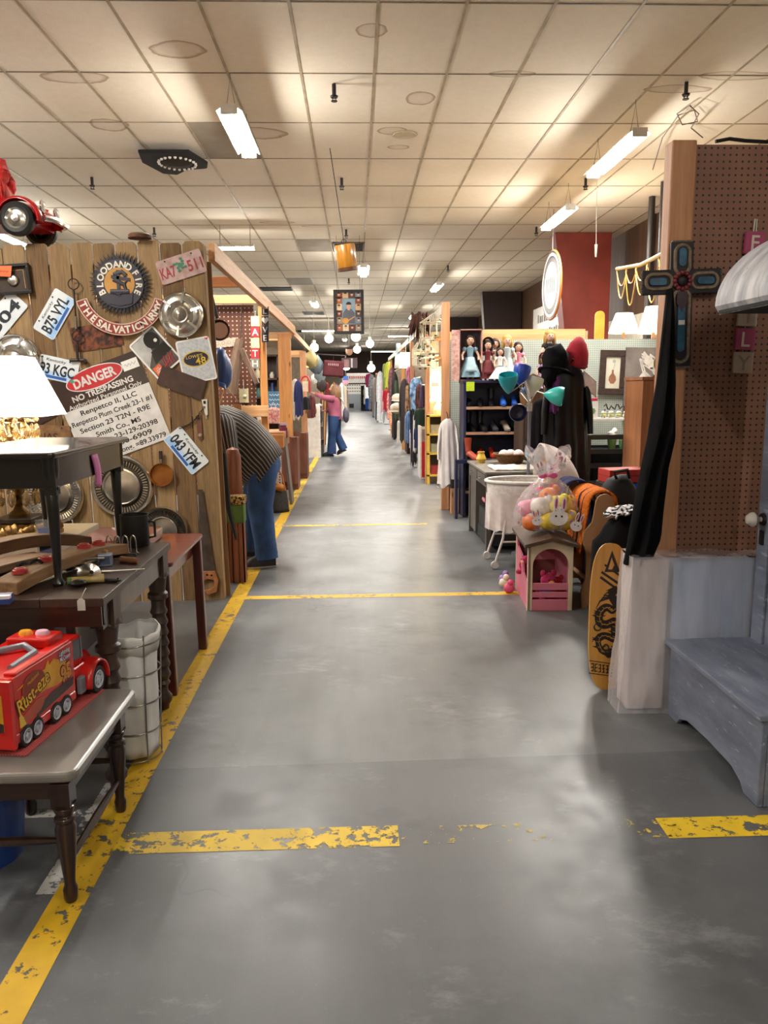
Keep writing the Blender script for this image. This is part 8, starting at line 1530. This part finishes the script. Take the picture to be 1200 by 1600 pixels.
EE += [('pelvis', 'belly'), ('belly', 'chest'), ('chest', 'neck'), ('neck', 'jaw'), ('jaw', 'head'), ('head', 'crown'), ('jaw', 'nose'), ('chest', 'rsh'), ('rsh', 'relb'), ('relb', 'rwrist'), ('chest', 'lsh'), ('lsh', 'lelb'), ('lelb', 'lwrist'), ('pelvis', 'rhip'), ('rhip', 'rknee'), ('rknee', 'rank'), ('rank', 'rtoe'), ('pelvis', 'lhip'), ('lhip', 'lknee'), ('lknee', 'lank'), ('lank', 'ltoe')]
hand(VV, EE, 'r', VV['rwrist'][0], (-.9, 0, .4), (0, 0, 1), .95, .4); hand(VV, EE, 'l', VV['lwrist'][0], (-1, -.1, 0), (0, 0, 1), .95, .7)
wom = skin('person', VV, EE, 'pelvis', SKN); tag(wom, 'person in a pink top and jeans with long hair reaching up left down the aisle', 'person')
PKT = mat('pink_top', '#8f4a60', .85, col2='#a0566e', scale=8); b = MB(PKT); X, Yv = V((1, 0, 0)), V((0, 1, 0))
rings(b, [(P(-.46, 0, .80), .155, .18, X, Yv), (P(-.46, 0, .92), .14, .165, X, Yv), (P(-.46, 0, 1.05), .135, .16, X, Yv), (P(-.47, 0, 1.17), .14, .18, X, Yv), (P(-.47, 0, 1.25), .11, .16, X, Yv), (P(-.47, 0, 1.30), .07, .075, X, Yv)], 28); weld(b.build('top', wom))
b = MB(PKT); limb(b, [P(-.47, -.13, 1.22), P(-.68, -.18, 1.26), P(-.86, -.16, 1.345)], [.085, .06, .045], 14, .06); b.build('sleeve', wom); b = MB(PKT); limb(b, [P(-.46, .14, 1.22), P(-.44, .18, .985), P(-.65, .11, .98)], [.08, .062, .046], 14, .06); b.build('sleeve', wom)
b = MB(JEAN2); limb(b, [P(-.475, -.07, .86), P(-.49, -.08, .72), P(-.53, -.08, .43), P(-.545, -.08, .055)], [.135, .12, .085, .105], 18, .04); b.build('trouser_leg', wom); b = MB(JEAN2); limb(b, [P(-.455, .07, .86), P(-.45, .08, .72), P(-.42, .08, .44), P(-.285, .08, .13)], [.135, .12, .085, .095], 18, .04); b.build('trouser_leg', wom)
footwear(wom, P(-.52, -.08, 0), P(-.74, -.10, 0), .8, BLK, BLK, .05); footwear(wom, P(-.24, .08, .10), P(-.42, .07, .012), .8, BLK, BLK, .04)
b = MB(mat('long_brown_hair', '#5d4029', .7, col2='#7b5838', scale=30, st=(1, 1, .1))); b.surf(lambda u, v: (-.475 + (.115 + .03 * sin(pi * v)) * cos(2 * pi * u) * (1 if cos(2 * pi * u) > 0 else .62) * (sin(pi * min(1, (1 - v) * 2.2 + .04) / 2) if v > .55 else 1) + .03 * (1 - v), Yw + (.11 + .02 * sin(pi * v)) * sin(2 * pi * u) * (sin(pi * min(1, (1 - v) * 2.2 + .04) / 2) if v > .55 else 1), .99 + .60 * v + .01 * sin(2 * pi * u * 7)), 28, 20, cu=True); b.build('hair', wom)
b = MB(mat('grey_bag', '#5f5d6c', .7, col2='#4d4b59')); b.ball((0, 0, 0), .07, .12, .17, 14, jit=.1); t = thing('shoulder_bag', 'grey shoulder bag hanging behind the woman in pink', 'bag', P(-.22, .04, .88)); b.build('bag_body', t); b = MB(mat('white_strap', '#d9d3d3', .7)); b.tube([(0, -.03, .15), (-.10, -.10, .36), (-.22, -.14, .43), (-.30, -.06, .36)], .012, 6); b.build('strap', t)
# ---------------------------------------------------------------- view
w = bpy.data.worlds.new('hall'); S.world = w; w.use_nodes = True; bg = w.node_tree.nodes['Background']; bg.inputs[0].default_value = (.9, .8, .68, 1); bg.inputs[1].default_value = .02
vs = S.view_settings; S.display_settings.display_device = 'sRGB'; vs.view_transform = 'Standard'; vs.look = 'None'; vs.gamma = 1; vs.use_curve_mapping = False; vs.exposure = 0.5
S.cycles.max_bounces = 6; S.cycles.diffuse_bounces = 4; S.cycles.glossy_bounces = 3; S.cycles.transmission_bounces = 5; S.cycles.transparent_max_bounces = 12; S.cycles.sample_clamp_indirect = 6; S.cycles.use_denoising = True; S.cycles.caustics_reflective = False; S.cycles.caustics_refractive = False
